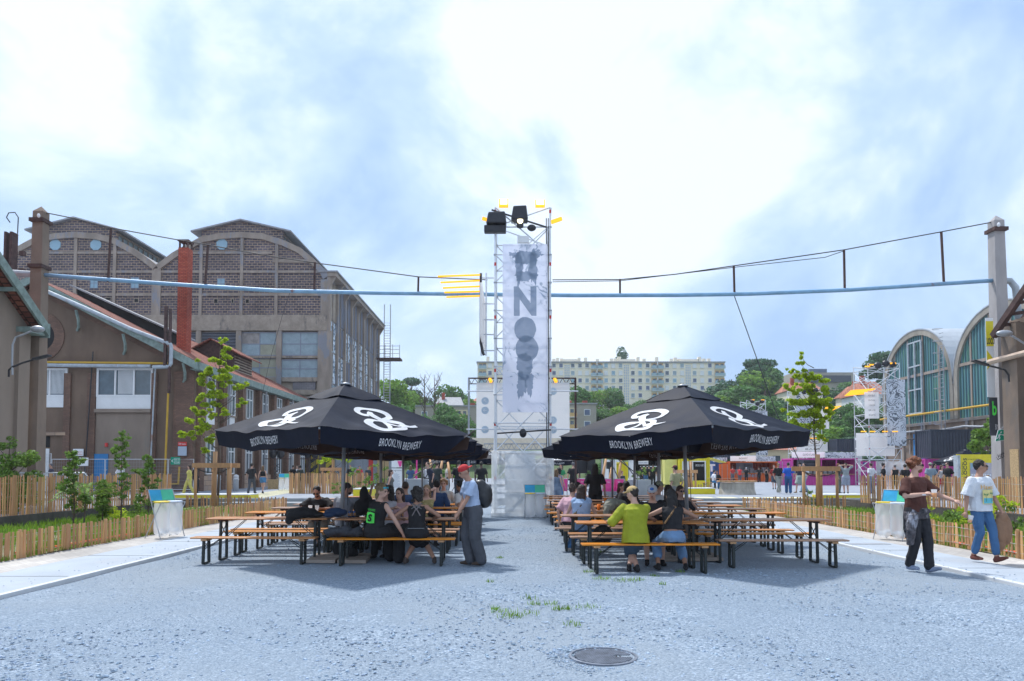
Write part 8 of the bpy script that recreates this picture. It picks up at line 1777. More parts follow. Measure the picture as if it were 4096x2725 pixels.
 if bot:
  col, ln, G_ = bot; G_ *= s; g_ = MB(); oval(g_, [(sp(-.09), X, Y, .13 * s + G_, .11 * s + G_), (sp(-.02), X, Y, .168 * s + G_, .122 * s + G_), (sp(.06), X, Y, .163 * s + G_ * .7, .118 * s + G_ * .6), (sp(.10), X, Y, .152 * s + G_ * .5, .11 * s + G_ * .5)])
  if ln == 'skirt':
   A, B = LG['a'][1], LG['b'][1]; oval(g_, [(sp(.05), X, Y, .165 * s + G_, .12 * s + G_), (sp(-.05), X, Y, .2 * s + G_, .15 * s + G_), (sp(-.05).lerp((A + B) / 2, .6), X, Y, .22 * s + G_, .17 * s + G_)])
  else:
   for key in 'ab':
    S, E, An = LG[key]
    if ln <= 1: P_ = [S, S.lerp(E, ln * .5), S.lerp(E, ln)]; g_.path(P_, [.09 * s + G_, .083 * s + G_ * 1.1, .07 * s + G_ * 1.5], 12); g_.ell(S, (.09 * s + G_,) * 3, 10, 6)
    else: f_ = ln - 1; limb(g_, [S, S.lerp(E, .5), E, E.lerp(An, f_ * .5), E.lerp(An, f_ * .97)], [.09 * s + G_, .078 * s + G_, .06 * s + G_, .054 * s + G_, .05 * s + G_ * 1.1])
  skinned(g_, 'trousers' if ln != 'skirt' and ln > 1.2 else ('skirt' if ln == 'skirt' else 'shorts'), clo(col), t, vox, .024 if near else .008, smooth=2)
 for key, e_ in (('a', -1), ('b', 1)):
  S, E, An = LG[key]; up_ = (extra or {}).get('toe' + key, 0); yaw_ = q0 @ V((.15 * e_, -1, 0)).normalized(); fwd = V((yaw_.x, yaw_.y, math.sin(R(up_)))).normalized(); f_ = MB(); b0 = An - V((0, 0, .045)) - fwd * .03
  f_.path([b0 - fwd * .02, b0 + fwd * .04, b0 + fwd * .12, b0 + fwd * .19], [.038 * s, .042 * s, .038 * s, .025 * s], 10); f_.ell(b0 + fwd * .19 * s, (.034 * s, .034 * s, .026 * s), 8, 6); f_.ell(An - V((0, 0, .005)), (.04 * s, .045 * s, .05 * s), 8, 6)
  skinned(f_, 'shoe', clo(shoe), t, .012, 0, smooth=1)
 t['_k'] = 1
 return t, dict(sp=sp, X=X, Y=Y, Z=Z, hc=hc, HX=HX, HY=HY, HZ=HZ, AR=AR, LG=LG, s=s)
def wpos(t, v): return Matrix.Translation(t.location) @ (Matrix.Rotation(t.rotation_euler.z, 4, 'Z') @ Vector(v))
BK = (.012, .012, .015); WH = (.66, .68, .72); JN = (.07, .16, .33);
p = G(3670, 2290); T, J = person('bearded curly-haired man in a brown T-shirt with a camouflage jacket round his waist', p.x, p.y, 0, 20, 1.86, 'l', ('curly', (.22, .065, .02)), ((.085, .026, .018), .85, -.02, .022), ((.018, .018, .024), 2, .018), (.25, .30, .42),
 lean=-2, ha=(-.16, -.29, 1.27), ea=(-.9, .3, -.8), hb=(.42, -.34, 1.16), eb=(.6, .4, -.7), fa=(-.05, .10, .12), fb=(.08, -.15, .10), look=(48, 2), near=2, beard=(.25, .09, .04), glasses=1, extra={'gripa': .9, 'toeb': 14})
jk = MB(); sp = J['sp']; X, Y = J['X'], J['Y']
oval(jk, [(sp(.05), X, Y, .19, .15), (sp(-.03), X, Y, .215, .165), (sp(-.12), X, Y, .22, .17)])
for e_ in (-1, 1): jk.ell(sp(.0) - Y * .17 + X * .03 * e_, (.06, .05, .045), 8, 6)
oval(jk, [(sp(-.05) + X * .05 + Y * .10, X, Y, .20, .07), (sp(-.25) + X * .09 + Y * .14, X, Y, .22, .05), (sp(-.42) + X * .12 + Y * .17, X, Y, .20, .03)])
oval(jk, [(sp(-.04) - X * .14 - Y * .06, X, Y, .09, .09), (sp(-.28) - X * .2 - Y * .06, X, Y, .09, .07), (sp(-.5) - X * .23 - Y * .06, X, Y, .06, .05)])
cam_m = pm('camouflage', (.10, .09, .10), .8, .1, 13, .2, 20, col2=(.02, .02, .025), stain=((.30, .31, .36), 9, .52)); skinned(jk, 'tied_jacket', cam_m, T, .012, .03, smooth=1)
h_ = wpos(T, J['AR']['a'][2]); v_ = wpos(T, J['AR']['a'][2] + (J['AR']['a'][2] - J['AR']['a'][1]).normalized() * .10); cup('clear cup of beer in the hand of the man in the brown T-shirt', v_.x + .02, v_.y - .04, v_.z - .07, .55)
MB().lathe([(.036, 0), (.036, .018)], 12, tuple(J['AR']['a'][2] + Vector((0, .0, -.02)))).build('bracelet', M['white'], T)
p = G(3945, 2252, .04); T, J = person('moustached man in a white printed T-shirt and rolled jeans', p.x - .08, p.y, .045, 18, 1.80, 'm', ('short', (.02, .014, .012)), ((.68, .72, .78), .95, -.06, .035), ((.05, .14, .30), 1.82, .012), (.16, .05, .035),
 ha=(-.33, .02, .80), hb=(.30, -.16, .88), fa=(-.03, .12, .12), fb=(.08, -.22, .10), look=(50, 0), near=2, glasses=1, extra={'gripa': .8, 'gripb': .9, 'toeb': 20})
MB().ell(J['hc'] - J['HY'] * .1 - J['HZ'] * .04, (.024, .008, .006), 8, 5).build('moustache', haim((.02, .015, .012)), T)
sp = J['sp']; fx = J['X']; fy = J['Y']; fz = J['Z']
def srf(u, v, off): return sp(v) + fx * u - fy * (.158 * math.sqrt(max(.01, 1 - (u / .235) ** 2)) + off)
def printp(pts, mt, off):
 u0, u1 = min(p[0] for p in pts), max(p[0] for p in pts); v0, v1 = min(p[1] for p in pts), max(p[1] for p in pts); m_ = MB(); o = [(u0 + (u1 - u0) * i / 8, v) for v in (v0, v1) for i in range(9)]
 return m_.add([srf(u, v, off) for u, v in o], [(i, i + 1, i + 10, i + 9) for i in range(8)])
printp([(-.11, .06), (.11, .06), (.115, .30), (-.115, .30)], None, .010).build('shirt_print', pm('print_yellow', (.75, .68, .30), .7), T)
vs, fs = text_mesh('Hawaii', .02); MB().add([srf(a * .29, .345 + b * .075, .016) for a, b in vs], fs).build('shirt_lettering', pm('print_gold', (.70, .42, .12), .7), T)
mb = MB()
for u, v in ((-.06, .22), (.07, .24)):
 for k in range(7): a = k * .9; mb.add([srf(u, v, .018), srf(u + .045 * math.cos(a), v + .02 * math.sin(a) + .014, .018), srf(u + .05 * math.cos(a), v + .035 * math.sin(a), .018)], [(0, 1, 2)])
 mb.add([srf(u - .006, .1, .018), srf(u + .006, .1, .018), srf(u, v, .018)], [(0, 1, 2)])
mb.build('palm_print', pm('print_green', (.05, .25, .12), .7), T); printp([(-.1, .07), (.1, .07), (.08, .14), (-.02, .16), (-.1, .13)], None, .014).build('sea_print', pm('print_teal', (.12, .50, .62), .7), T)
h_ = wpos(T, J['AR']['a'][2]); cup('clear cup held low with a little beer by the man in the white printed T-shirt', h_.x + .02, h_.y - .06, h_.z - .19, .35, tilt=14)
h_ = wpos(T, J['AR']['b'][2]); lump('jacket', 'tan jacket carried in the hand of the man in the white printed T-shirt', 'jacket', [((h_.x + .02, h_.y, h_.z - .12), (.10, .08, .10)), ((h_.x - .02, h_.y, h_.z - .35), (.14, .09, .24)), ((h_.x + .08, h_.y, h_.z - .34), (.10, .08, .26)), ((h_.x - .04, h_.y, h_.z - .6), (.10, .06, .1))], clo((.27, .16, .10)), vox=.015, disp=.03)
d = 12.3; T, J = person('shaven-headed standing man with a backwards red cap, pale blue T-shirt and cargo trousers', bx(1893, d), d, 0, -68, 1.78, 'm', ('buzz', (.16, .10, .07)), ((.40, .50, .68), .7, -.06, .022), ((.075, .08, .095), 2, .045), (.06, .04, .03), lean=9, look=(0, 22), near=2,
 ha=(.05, -.28, .92), ea=(0, .8, -.4), hb=(.14, -.33, .90), eb=(.3, .8, -.4), fa=(-.06, -.02, .1), fb=(.10, .12, .1), cap=((.50, .03, .035), 'back'))
lump('drawstring_bag', 'black drawstring bag on the back of the man in the red cap', 'bag', [(tuple(wpos(T, J['sp'](.22) + J['Y'] * .24)), (.15, .15, .22)), (tuple(wpos(T, J['sp'](.36) + J['Y'] * .19)), (.12, .1, .15))], pm('bag_black', (.02, .022, .026), .4, .3, 8, .4, 20), disp=.03)
put_text('C Z', 'shirt_lettering', M['dark'], T, J['sp'](.16) - J['X'] * .04 + J['Y'] * .15, .14, .05, ux=-J['X'], uy=J['Z'], off=.02)
MB().path([J['sp'](.50) + J['X'] * -.09 + J['Y'] * .1, J['sp'](.40) - J['X'] * .06 + J['Y'] * .17, J['sp'](.28) - J['X'] * .04 + J['Y'] * .19], .01, 6).build('bag_cord', M['cable'], T)
def sitp(label, px, d, rot, **k): return person(label, bx(px, d), d, 0, rot, sit=.475, **k)
T, J = sitp('man in black T-shirt and sunglasses bent over his phone at the left table', 1285, 15.62, 0, H=1.8, sk='m', hair=('short', (.025, .018, .015)), top=(BK, .8, -.05, .03), bot=((.25, .22, .18), 1.6, .03), shoe=(.14, .10, .07), lean=26, look=(0, 24), ha=(-.12, -.52, .83), hb=(.16, -.50, .83), ea=(-.9, 0, -.4), eb=(.9, 0, -.4), glasses=1, near=1, beard=(.05, .03, .025), fa=(.05, -.30, .09), fb=(.22, -.25, .09))
h_ = wpos(T, (0.06, -.58, .87)); tag(MB().box(h_.x - .04, h_.x + .04, h_.y - .005, h_.y + .004, h_.z - .06, h_.z + .07).build('phone', M['screenblk'], None, True), 'dark phone in the hands of the man in sunglasses', 'phone')
T, J = sitp('bearded man in a grey T-shirt holding up a black jacket', 1378, 14.35, 178, H=1.8, sk='m', hair=('short', (.03, .02, .015)), top=((.22, .24, .28), .8, -.05, .022), bot=(BK, 2, .02), look=(-62, 10), near=1, hb=(.10, -.42, .98), ha=(-.52, -.12, 1.26), ea=(-.4, .2, -1), beard=(.03, .02, .015), turn=-14, lean=4)
lump('jacket', 'black jacket held up by the man in the grey T-shirt', 'jacket', [(lz(1458, 1985, 14.2), (.10, .08, .2)), (lz(1445, 2030, 14.2), (.15, .08, .17)), (lz(1475, 2010, 14.25), (.09, .07, .16))], M['clothblk'])
T, J = sitp('smiling man with a bleached mullet and black sleeveless top on the front bench', 1500, 12.45, 140, H=1.82, sk='l', hair=('mullet', (.24, .17, .08)), top=((.010, .010, .012), 0, -.10, .022), bot=(BK, 2, .05), shoe=BK, look=(-72, 6), near=2, hipx=.0, lean=8, side=-4, ha=(-.42, -.30, .52), ea=(-.9, .3, 0), hb=(.02, -.44, .96), eb=(.8, -.2, -.5), fa=(-.16, -.42, .09), fb=(.14, -.48, .09))
put_text('SONORES', 'shirt_lettering', M['neon'], T, J['sp'](.36) + J['Y'] * .142, .20, .035, ux=-J['X'], uy=J['Z'], bold=.01)
gp = MB(); gp.add([J['sp'](v) - J['X'] * u + J['Y'] * (.146 if v > .2 else .132) for u, v in ((-.10, .31), (-.02, .325), (.10, .31), (.11, .15), (.0, .135), (-.11, .14))], [tuple(range(6))]); gq = gp.build('shirt_print', M['neon'], T)
put_text('S', 'print_figure', M['clothblk'], gq, J['sp'](.225) + J['Y'] * .150, .10, .13, ux=-J['X'], uy=J['Z'], bold=.04)
MB().beam(J['hc'] + J['HZ'] * .085 - J['HY'] * .07 + J['HX'] * .05, J['hc'] + J['HZ'] * .085 - J['HY'] * .07 - J['HX'] * .05, .04, .03).build('raised_glasses', pm('mirror_blue', (.05, .45, .60), .15, metal=.5), T)
T, J = sitp('dark curly-haired woman in a black dress with crossed grey straps on the front bench', 1668, 12.35, 182, H=1.70, sk='t', hair=('curly', (.02, .014, .012)), top=((.010, .010, .013), -1, -.08, .008), bot=(BK, .98, .045), shoe=(.06, .045, .04), female=1, look=(38, 4), near=2, lean=5, ha=(-.30, -.26, .80), hb=(.30, -.28, .80), ea=(-.8, .5, -.3), eb=(.8, .5, -.3), fa=(.20, -.10, .10), fb=(-.30, -.12, .10))
mb = MB()
for k in range(13): u = -.13 + k * .0217; mb.lathe([(.011, 0), (.011, .006)], 8, tuple(J['sp'](.075) + J['X'] * u + J['Y'] * (.146 - 1.2 * u * u) ))
mb.build('chain_belt', M['steel'], T)
mb = MB()
for e_ in (-1, 1): mb.path([J['sp'](.30) - J['X'] * .07 * e_ + J['Y'] * .118, J['sp'](.40) - J['X'] * .015 * e_ + J['Y'] * .122, J['sp'](.49) + J['X'] * .07 * e_ + J['Y'] * .085], .011, 6)
mb.build('crossed_strap', clo((.20, .17, .17)), T)
for a in [('person seen from behind in black, curly dark hair, behind the mullet man', 1560, 14.3, 200, dict(H=1.7, hair=('long', (.02, .015, .012)), top=(BK, .8, -.05, .02), bot=(BK, 2, .02), near=1)),
 ('long-haired person in a white top facing across behind the mullet man', 1545, 13.75, 0, dict(H=1.7, hair=('afro', (.012, .01, .01)), top=((.5, .5, .55), .8, -.05, .02), bot=(BK, 2, .02), near=1, lean=10, ha=(-.1, -.4, .85))),
 ('balding man in a dark blue T-shirt left of the curly-haired woman', 1622, 16.0, 186, dict(H=1.8, hair=('buzz', (.05, .03, .02)), top=((.03, .06, .14), .8, -.05, .025), bot=(BK, 2, .02), near=1, sk='m')),
 ('blonde woman with sunglasses in her hair resting her face on her hand', 1705, 15.9, 18, dict(H=1.68, female=1, hair=('long', (.30, .19, .10)), top=((.35, .29, .12), -1, -.05, .012), bot=(BK, 1, .02), near=1, lean=12, look=(-25, 4), hb=(.10, -.22, 1.22), ha=(-.1, -.38, .84))),
 ('dark-haired man in a dark blue shirt with his back turned, beside the floral shirt', 1748, 17.4, 186, dict(H=1.8, hair=('short', (.015, .012, .012)), top=((.025, .06, .15), 1.5, -.05, .03), bot=(BK, 2, .02), near=1, lean=4)),
 ('sandy-haired man in a floral shirt facing the camera', 1776, 18.9, 0, dict(H=1.84, hair=('curly', (.30, .16, .07)), top=((.45, .46, .44), .8, -.05, .03), bot=(BK, 2, .02), near=1, lean=10)),
 ('dark curly-haired man in a white T-shirt left of the red cap', 1858, 17.2, 235, dict(H=1.78, sk='t', hair=('curly', (.015, .012, .01)), top=((.55, .52, .5), .8, -.05, .025), bot=((.2, .2, .2), 2, .02), near=1, lean=10, look=(10, 0))),
 ('woman in a pink T-shirt leaning in behind the curly-haired woman', 1614, 13.8, -20, dict(H=1.65, female=1, hair=('long', (.06, .03, .02)), top=((.55, .34, .36), .9, -.05, .02), bot=(BK, 2, .02), near=1, lean=14))]:
 sitp(a[0], a[1], a[2], a[3], **a[4])
T, J = sitp('person in an acid yellow-green overshirt and beige cap with back to the camera', 2540, 11.5, 176, H=1.80, sk='l', hair=('short', (.03, .018, .012)), top=((.30, .33, .015), 1.45, -.10, .045), bot=((.06, .10, .15), 1.0, .03), shoe=(.012, .012, .014), near=2, look=(48, 6), lean=10, ha=(.06, -.40, .85), hb=(.40, -.28, .80), cap=((.50, .36, .16), 'front', BK), fa=(.10, -.06, .10), fb=(-.02, .04, .10))
T, J = sitp('moustached man in a trucker cap and black T-shirt facing the camera', 2606, 12.78, -6, H=1.84, sk='l', hair=('short', (.06, .035, .02)), top=(BK, .8, -.05, .028), bot=(BK, 1, .04), shoe=BK, near=2, lean=18, look=(-10, 6), cap=((.42, .44, .48), 'front', (.05, .15, .45)), ha=(-.1, -.44, .84), hb=(.18, -.42, .84))
MB().ell(J['hc'] - J['HY'] * .1 - J['HZ'] * .036, (.026, .008, .007), 8, 5).build('moustache', haim((.04, .025, .015)), T)
T, J = sitp('woman in a black crop top with a leopard strap and rolled light jeans', 2690, 11.55, 180, H=1.70, sk='t', hair=('long', (.015, .012, .012)), top=((.012, .012, .015), 0, .13, .010), bot=((.14, .25, .42), 1.55, .03), shoe=BK, female=1, near=2, lean=8, look=(15, 10), ha=(-.26, -.30, .84), hb=(.28, -.30, .84), ea=(-.9, .3, -.2), eb=(.9, .3, -.2), fa=(-.22, -.10, .10), fb=(.22, -.12, .10), width=1.05)
MB().path([J['sp'](.50) - J['X'] * .05 + J['Y'] * .06, J['sp'](.38) + J['X'] * .04 + J['Y'] * .128, J['sp'](.22) + J['X'] * .15 + J['Y'] * .09], .016, 6).build('bag_strap', pm('leopard_strap', (.26, .14, .05), .7, .7, 40, 0), T)
T, J = sitp('curly-haired woman in a light blue sleeveless top and jeans, leopard waist bag', 2325, 14.35, 176, H=1.72, sk='l', hair=('long', (.07, .045, .035)), top=((.30, .44, .66), 0, -.12, .035), bot=((.06, .17, .36), 2, .02), shoe=(.45, .42, .40), female=1, near=2, lean=6, look=(-20, 5), ha=(-.22, -.32, .86), hb=(.2, -.35, .86), fa=(.24, -.1, .10), fb=(-.42, -.25, .26), width=1.04)
MB().path([J['sp'](.50) - J['X'] * .08 + J['Y'] * .07, J['sp'](.36) + J['X'] * .02 + J['Y'] * .145, J['sp'](.16) + J['X'] * .15 + J['Y'] * .10], .014, 6).ell(J['sp'](.13) + J['X'] * .13 + J['Y'] * .13, (.06, .04, .10), 9, 6).build('waist_bag', pm('leopard_bag', (.24, .16, .04), .7, .9, 45, 0), T)
for a in [('person in a pale pink T-shirt with a bun beside the woman in light blue', 2278, 15.3, 150, dict(H=1.72, hair=('bun', (.08, .05, .04)), top=((.60, .36, .42), .9, -.05, .025), bot=(BK, 2, .02), near=1, lean=14)),
 ('long-haired woman in black behind the woman in the crop top', 2672, 13.8, 184, dict(H=1.72, female=1, hair=('long', (.03, .018, .015)), top=(BK, .8, -.05, .02), bot=(BK, 2, .02), near=1)),
 ('brown-haired woman in sunglasses drinking from a clear cup', 2712, 14.55, 15, dict(H=1.68, female=1, hair=('long', (.09, .045, .03)), top=((.05, .055, .07), .8, -.05, .02), bot=(BK, 2, .02), near=1, glasses=1, hb=(.16, -.24, 1.02), lean=8)),
 ('man in a pale green cap and white T-shirt behind the moustached man', 2632, 15.9, 100, dict(H=1.8, sk='m', hair=('short', (.03, .02, .015)), top=((.55, .57, .6), .8, -.05, .02), bot=(BK, 2, .02), near=1, cap=((.28, .30, .22), 'front'))),
 ('person in a black jumper with dark bobbed hair leaning forward', 2515, 17.6, 200, dict(H=1.78, hair=('bob', (.015, .012, .012)), top=((.015, .016, .02), 2, -.08, .035), bot=((.5, .44, .36), 2, .02), near=1, lean=12)),
 ('laughing woman with brown hair left of the black jumper', 2482, 18.3, 60, dict(H=1.65, female=1, hair=('bob', (.08, .03, .02)), top=((.05, .03, .03), 1.6, -.05, .02), bot=(BK, 2, .02), near=1)),
 ('dark curly-haired person low between the pink deck chairs and tables', 2310, 19.6, 190, dict(H=1.6, hair=('curly', (.03, .02, .02)), top=((.2, .2, .3), .8, -.05, .02), bot=(BK, 2, .02)))]:
 sitp(a[0], a[1], a[2], a[3], **a[4])
def st(label, px, d, rot, H, hair, top, bot, sk='l', z=ZS, **k):
 return person(label, bx(px, d), d, z, rot, H, sk, hair, top, bot, group='people standing and walking in the yard', **k)
W0, W1, W2 = dict(fa=(-.07, -.28, .1), fb=(.08, .24, .13)), dict(fa=(-.07, .24, .13), fb=(.08, -.28, .1)), {}
HB, HD_, HL, HR = (.05, .03, .02), (.015, .012, .01), (.20, .12, .06), (.25, .08, .03)
G1, G2, G3 = (.22, .25, .27), (.30, .31, .34), (.14, .14, .16)
ppl = [('man in black T-shirt and grey trousers walking away on the left', 1007, 41, 175, 1.80, ('short', HD_), (BK, .9), ((.06, .07, .09), 2, .02), W0), ('brown-haired girl in black top and denim shorts walking away on the left', 1052, 41.5, 180, 1.66, ('long', HL), (BK, -1, .15, .01), ((.07, .22, .42), .55, .03), dict(female=1, **W1)),
 ('woman in a pale yellow boiler suit walking before the workshop', 758, 40, -60, 1.70, ('long', HB), ((.62, .55, .14), 1.8, -.1, .02), ((.62, .55, .14), 2, .03), dict(female=1, shoe=(.6, .58, .5), **W0)), ('person all in black beside the workshop corner', 784, 41.5, 90, 1.78, ('long', HD_), (BK, 1.9), (BK, 2, .03), {}),
 ('grey-haired man in dark T-shirt and red shorts behind the barriers', 205, 38, -60, 1.78, ('short', G3), ((.03, .03, .06), .8), ((.35, .04, .05), 1, .03), dict(sk='m')), ('man in a white T-shirt passing behind the left shrubs', 483, 38, 80, 1.78, ('short', HD_), (WH, .8), ((.1, .2, .4), 1, .03), {}),
 ('bearded man in black waiting at the striped portal', 1172, 55, 170, 1.78, ('buzz', HD_), (BK, .9), (BK, 2, .02), dict(sk='m')), ('man in a white shirt with a bag at the striped portal', 1188, 56, 10, 1.76, ('short', HD_), (WH, .9), (JN, 2, .02), {}), ('person in dark green with curly hair at the striped portal', 1201, 54, 180, 1.74, ('curly', HD_), ((.04, .05, .045), .9), (BK, 2, .02), {}),
 ('bald man in black near the roller shutters', 1401, 56, 0, 1.8, ('buzz', HB), (BK, 1.5), (BK, 2, .02), dict(sk='m')), ('person in a red top by the roller shutters', 1438, 58, 20, 1.75, ('short', HD_), ((.5, .03, .05), .9), (BK, 2, .02), {}), ('person in a dark jacket by the red door', 1472, 62, 0, 1.7, ('short', HD_), ((.03, .05, .06), 1.9), (BK, 2, .02), {}),
 ('woman with a brown ponytail and tattooed back standing left of the Programme board', 1562, 29, 100, 1.68, ('bob', (.06, .03, .025)), ((.16, .16, .15), -1), ((.07, .2, .4), 2, .02), dict(female=1, near=1, z=0)),
 ('bald man in a navy T-shirt bending behind the planter', 1728, 33.5, -70, 1.82, ('buzz', HB), ((.02, .025, .05), .8), (BK, 2, .02), dict(lean=18)), ('man in a dark shirt right of the bald man', 1748, 35, 160, 1.8, ('short', HB), ((.03, .04, .04), .9), (BK, 2, .02), {}), ('man in a black cap leaning with a cable at the mixing desk', 1835, 31, 175, 1.82, ('short', HD_), (BK, .9), ((.03, .035, .05), 2, .03), dict(cap=(BK, 'front'))),
 ('dark-haired man in black T-shirt far right of the red cap', 1925, 33, 175, 1.8, ('short', HD_), (BK, .8), (BK, 2, .02), dict(sk='d')), ('woman in a blue top and orange bag behind the left planter', 1643, 44, 180, 1.7, ('long', HL), ((.06, .12, .25), .8), (JN, 2, .02), dict(female=1)), ('person in a white shirt behind the black stays', 1706, 46, 20, 1.75, ('short', HB), (WH, .8), (BK, 2, .02), {}), ('person in a white T-shirt behind the red cap man', 1790, 40, 100, 1.78, ('short', HB), ((.5, .48, .42), .8), (BK, 2, .02), {}),
 ('woman in patterned blue overalls walking beside the tower', 2225, 28.5, 160, 1.70, ('long', (.22, .13, .07)), ((.16, .22, .32), -1), ((.20, .26, .36), 2, .04), dict(female=1, near=1, z=0, **W0)), ('dark-haired woman in denim walking just behind the patterned overalls', 2236, 30, 150, 1.74, ('curly', HD_), ((.1, .2, .4), -1), ((.05, .18, .42), 2, .03), dict(female=1, z=0, **W1)),
 ('person in a green T-shirt with ginger hair at the stage edge', 2243, 42, 0, 1.7, ('long', HR), ((.03, .25, .10), .8), (BK, 2, .02), {}), ('grey-haired man in black at the keyboard', 2293, 36, 175, 1.8, ('short', G3), (BK, .8), (BK, 2, .02), {}), ('long-haired man in a black band T-shirt standing with his back to the camera', 2380, 21.3, 170, 1.86, ('long', (.025, .015, .012)), (BK, .9), (BK, 2, .02), dict(near=1, z=0)),
 ('man in a maroon cap and khaki T-shirt before the yellow shop', 2702, 27, -150, 1.84, ('short', HD_), ((.30, .30, .17), .9), ((.2, .2, .2), 1, .03), dict(near=1, z=0, cap=((.12, .02, .03), 'front'))), ('man in black among four at the POINT INFO hatch, leftmost', 2568, 62, 180, 1.8, ('short', HD_), (BK, .9), (BK, 2, .02), {}), ('broad man in black at the POINT INFO hatch, second of four', 2583, 61, 170, 1.84, ('short', HB), (BK, .9), (JN, 2, .02), {}),
 ('bald man in black at the POINT INFO hatch, third of four', 2596, 62, 190, 1.84, ('buzz', HB), (BK, .9), (BK, 2, .02), {}), ('man in black at the POINT INFO hatch, rightmost of four', 2612, 61, 160, 1.86, ('buzz', HB), (BK, .9), (BK, 2, .02), {}),
 ('steward in a dark vest with a yellow rucksack at the orange kitchen', 2930, 80, 180, 1.8, ('buzz', HB), ((.55, .05, .04), .9), (G3, 2, .03), {}), ('steward in a red high-visibility vest at the orange kitchen', 2959, 80, 180, 1.72, ('bun', HL), ((.80, .05, .06), .3, -.1, .03), (G3, 2, .03), {}), ('dark woman with a white scarf at the orange counter', 2985, 80, 170, 1.7, ('short', WH), (BK, .9), (BK, 2, .02), dict(female=1)), ('man in black with a jacket round his waist at the orange counter', 3036, 80, 180, 1.76, ('short', HB), (BK, .9), (BK, 2, .03), {}),
 ('woman in a long black dress at the right end of the orange counter', 3066, 80, 120, 1.66, ('bun', HD_), (BK, -1), (BK, 2, .06), dict(female=1)), ('man in a red shirt and shorts behind the black T-shirt walker', 3096, 50, -20, 1.75, ('short', HB), ((.30, .03, .03), .9), ((.03, .05, .08), 1, .03), W0), ('man in sunglasses, black T-shirt and pale trousers walking towards the camera', 3113, 42, 8, 1.84, ('short', HB), (BK, .9), ((.34, .34, .30), 2, .03), dict(glasses=1, near=1, shoe=(.6, .6, .6), sk='m', **W0)),
 ('man in a royal blue T-shirt and jeans walking away', 3153, 41, 165, 1.84, ('short', HD_), ((.02, .11, .52), .9), ((.03, .10, .24), 2, .03), dict(near=1, shoe=(.22, .13, .07), **W1)), ('tall man in a black cap and pale shorts striding left of the right stakes', 3200, 42, -60, 1.86, ('short', HD_), ((.03, .035, .06), .9), ((.34, .42, .38), 1, .04), dict(cap=(BK, 'front'), shoe=(.3, .2, .12), **W0)), ('bald man in white T-shirt and light jeans behind the right stakes', 3217, 43, -75, 1.82, ('buzz', HB), (WH, .9), ((.25, .38, .55), 2, .03), dict(**W1)),
 ('man in sunglasses, grey T-shirt and wide trousers right of the stakes', 3352, 42, 60, 1.8, ('short', HR), ((.05, .055, .06), .9), ((.20, .22, .19), 2, .05), dict(glasses=1)), ('man in grey printed T-shirt and shorts with his hands behind his head', 3383, 41.5, 175, 1.82, ('short', HB), ((.28, .32, .34), .9), ((.30, .34, .42), 1, .05), dict(near=1, ha=(-.12, .06, 1.68), hb=(.12, .06, 1.68), ea=(-1, 0, .3), eb=(1, 0, .3))),
 ('man in a white T-shirt and jeans behind the tall fence on the right', 3484, 42, -160, 1.82, ('short', HB), (WH, .9), ((.12, .24, .42), 2, .03), {}), ('man in black T-shirt with green print behind the tall fence', 3533, 41, 60, 1.8, ('bun', HD_), (BK, .9), (BK, 2, .02), dict(beard=HD_)), ('shaven person in a black sleeveless ruffled top behind the tall fence', 3580, 40, 180, 1.72, ('buzz', G3), (BK, 0), (BK, 2, .02), {}), ('person in a black T-shirt with yellow print left of the brown T-shirt man', 3620, 38, 180, 1.72, ('short', HD_), (BK, .9), (BK, 2, .02), {}),
 ('man in a pale cap and grey-blue T-shirt between the two walking men', 3722, 38, 170, 1.8, ('short', HB), ((.20, .27, .34), .9), ((.42, .42, .40), 2, .03), dict(cap=((.32, .38, .32), 'back'))), ('woman in sunglasses and denim jacket facing the pale cap man', 3738, 39.5, 10, 1.78, ('curly', HD_), ((.03, .05, .08), 1.5), (BK, 2, .02), dict(glasses=1, female=1)), ('woman in a white vest and red skirt holding a beer', 3766, 38.5, 20, 1.68, ('long', (.10, .04, .025)), ((.55, .55, .58), -1), ((.55, .03, .05), 'skirt', .02), dict(female=1, hb=(.12, -.3, 1.05))),
 ('man in sunglasses and black T-shirt left of the yellow hoarding', 3790, 38, -70, 1.82, ('short', (.08, .04, .025)), (BK, .9), ((.16, .15, .10), 2, .03), dict(glasses=1))]
for a in ppl:
 k = dict(a[8]); st(a[0], a[1], a[2], a[3], a[4], a[5], a[6], a[7], **k)
for a in [('man in a white T-shirt and jeans seated at the far bench by the yellow shop', 2856, 52, 100, dict(H=1.8, hair=('short', HD_), top=(WH, .9), bot=((.06, .22, .42), 2, .03))), ('dark seated person opposite the white T-shirt by the yellow shop', 2868, 53, -20, dict(H=1.7, sk='t', hair=('short', HD_), top=(BK, .9), bot=(BK, 2, .03))), ('seated ginger-haired person beyond the planter', 2487, 42, 30, dict(H=1.7, hair=('bun', HR), top=((.03, .03, .05), .9), bot=(BK, 2, .03)))]:
 person(a[0], bx(a[1], a[2]), a[2], ZS, a[3], sit=.475, **a[4])
put('t', 'small far beer table by the yellow shop', bx(2890, 53), 53, 0, 'beer tables in rows'); bpy.data.objects[-1 if False else tb0.name]
put('b', 'far beer bench under the seated pair by the yellow shop', bx(2862, 52.4), 52.4, 0, 'beer benches in rows')
for o in bpy.data.objects:
 if o.get('label', '').find('by the yellow shop') > 0 and o.type == 'EMPTY' and o.name.startswith('beer'): o.location.z = ZS
 for k in ('_w', '_k', '_d'):
  if k in o: del o[k]
hz_ = MB().box(-960, 960, -70, 960, -3, 95).build('haze', None); hz_['kind'] = 'stuff'
m = bpy.data.materials.new('haze_air'); m.use_nodes = True; n = m.node_tree.nodes; n.clear()
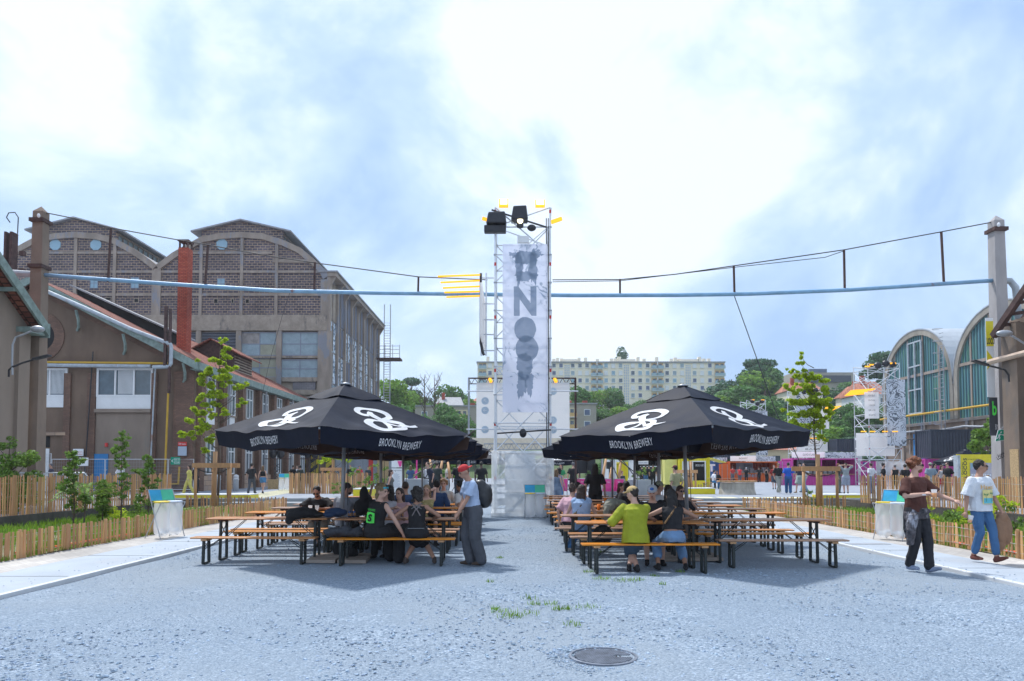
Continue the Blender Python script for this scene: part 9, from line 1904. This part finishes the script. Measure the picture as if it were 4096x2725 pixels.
o_ = n.new('ShaderNodeOutputMaterial'); v_ = n.new('ShaderNodeVolumePrincipled'); v_.inputs['Density'].default_value = .00035; v_.inputs['Color'].default_value = (.88, .94, 1, 1); v_.inputs['Anisotropy'].default_value = .3
m.node_tree.links.new(v_.outputs[0], o_.inputs['Volume']); hz_.data.materials.append(m)
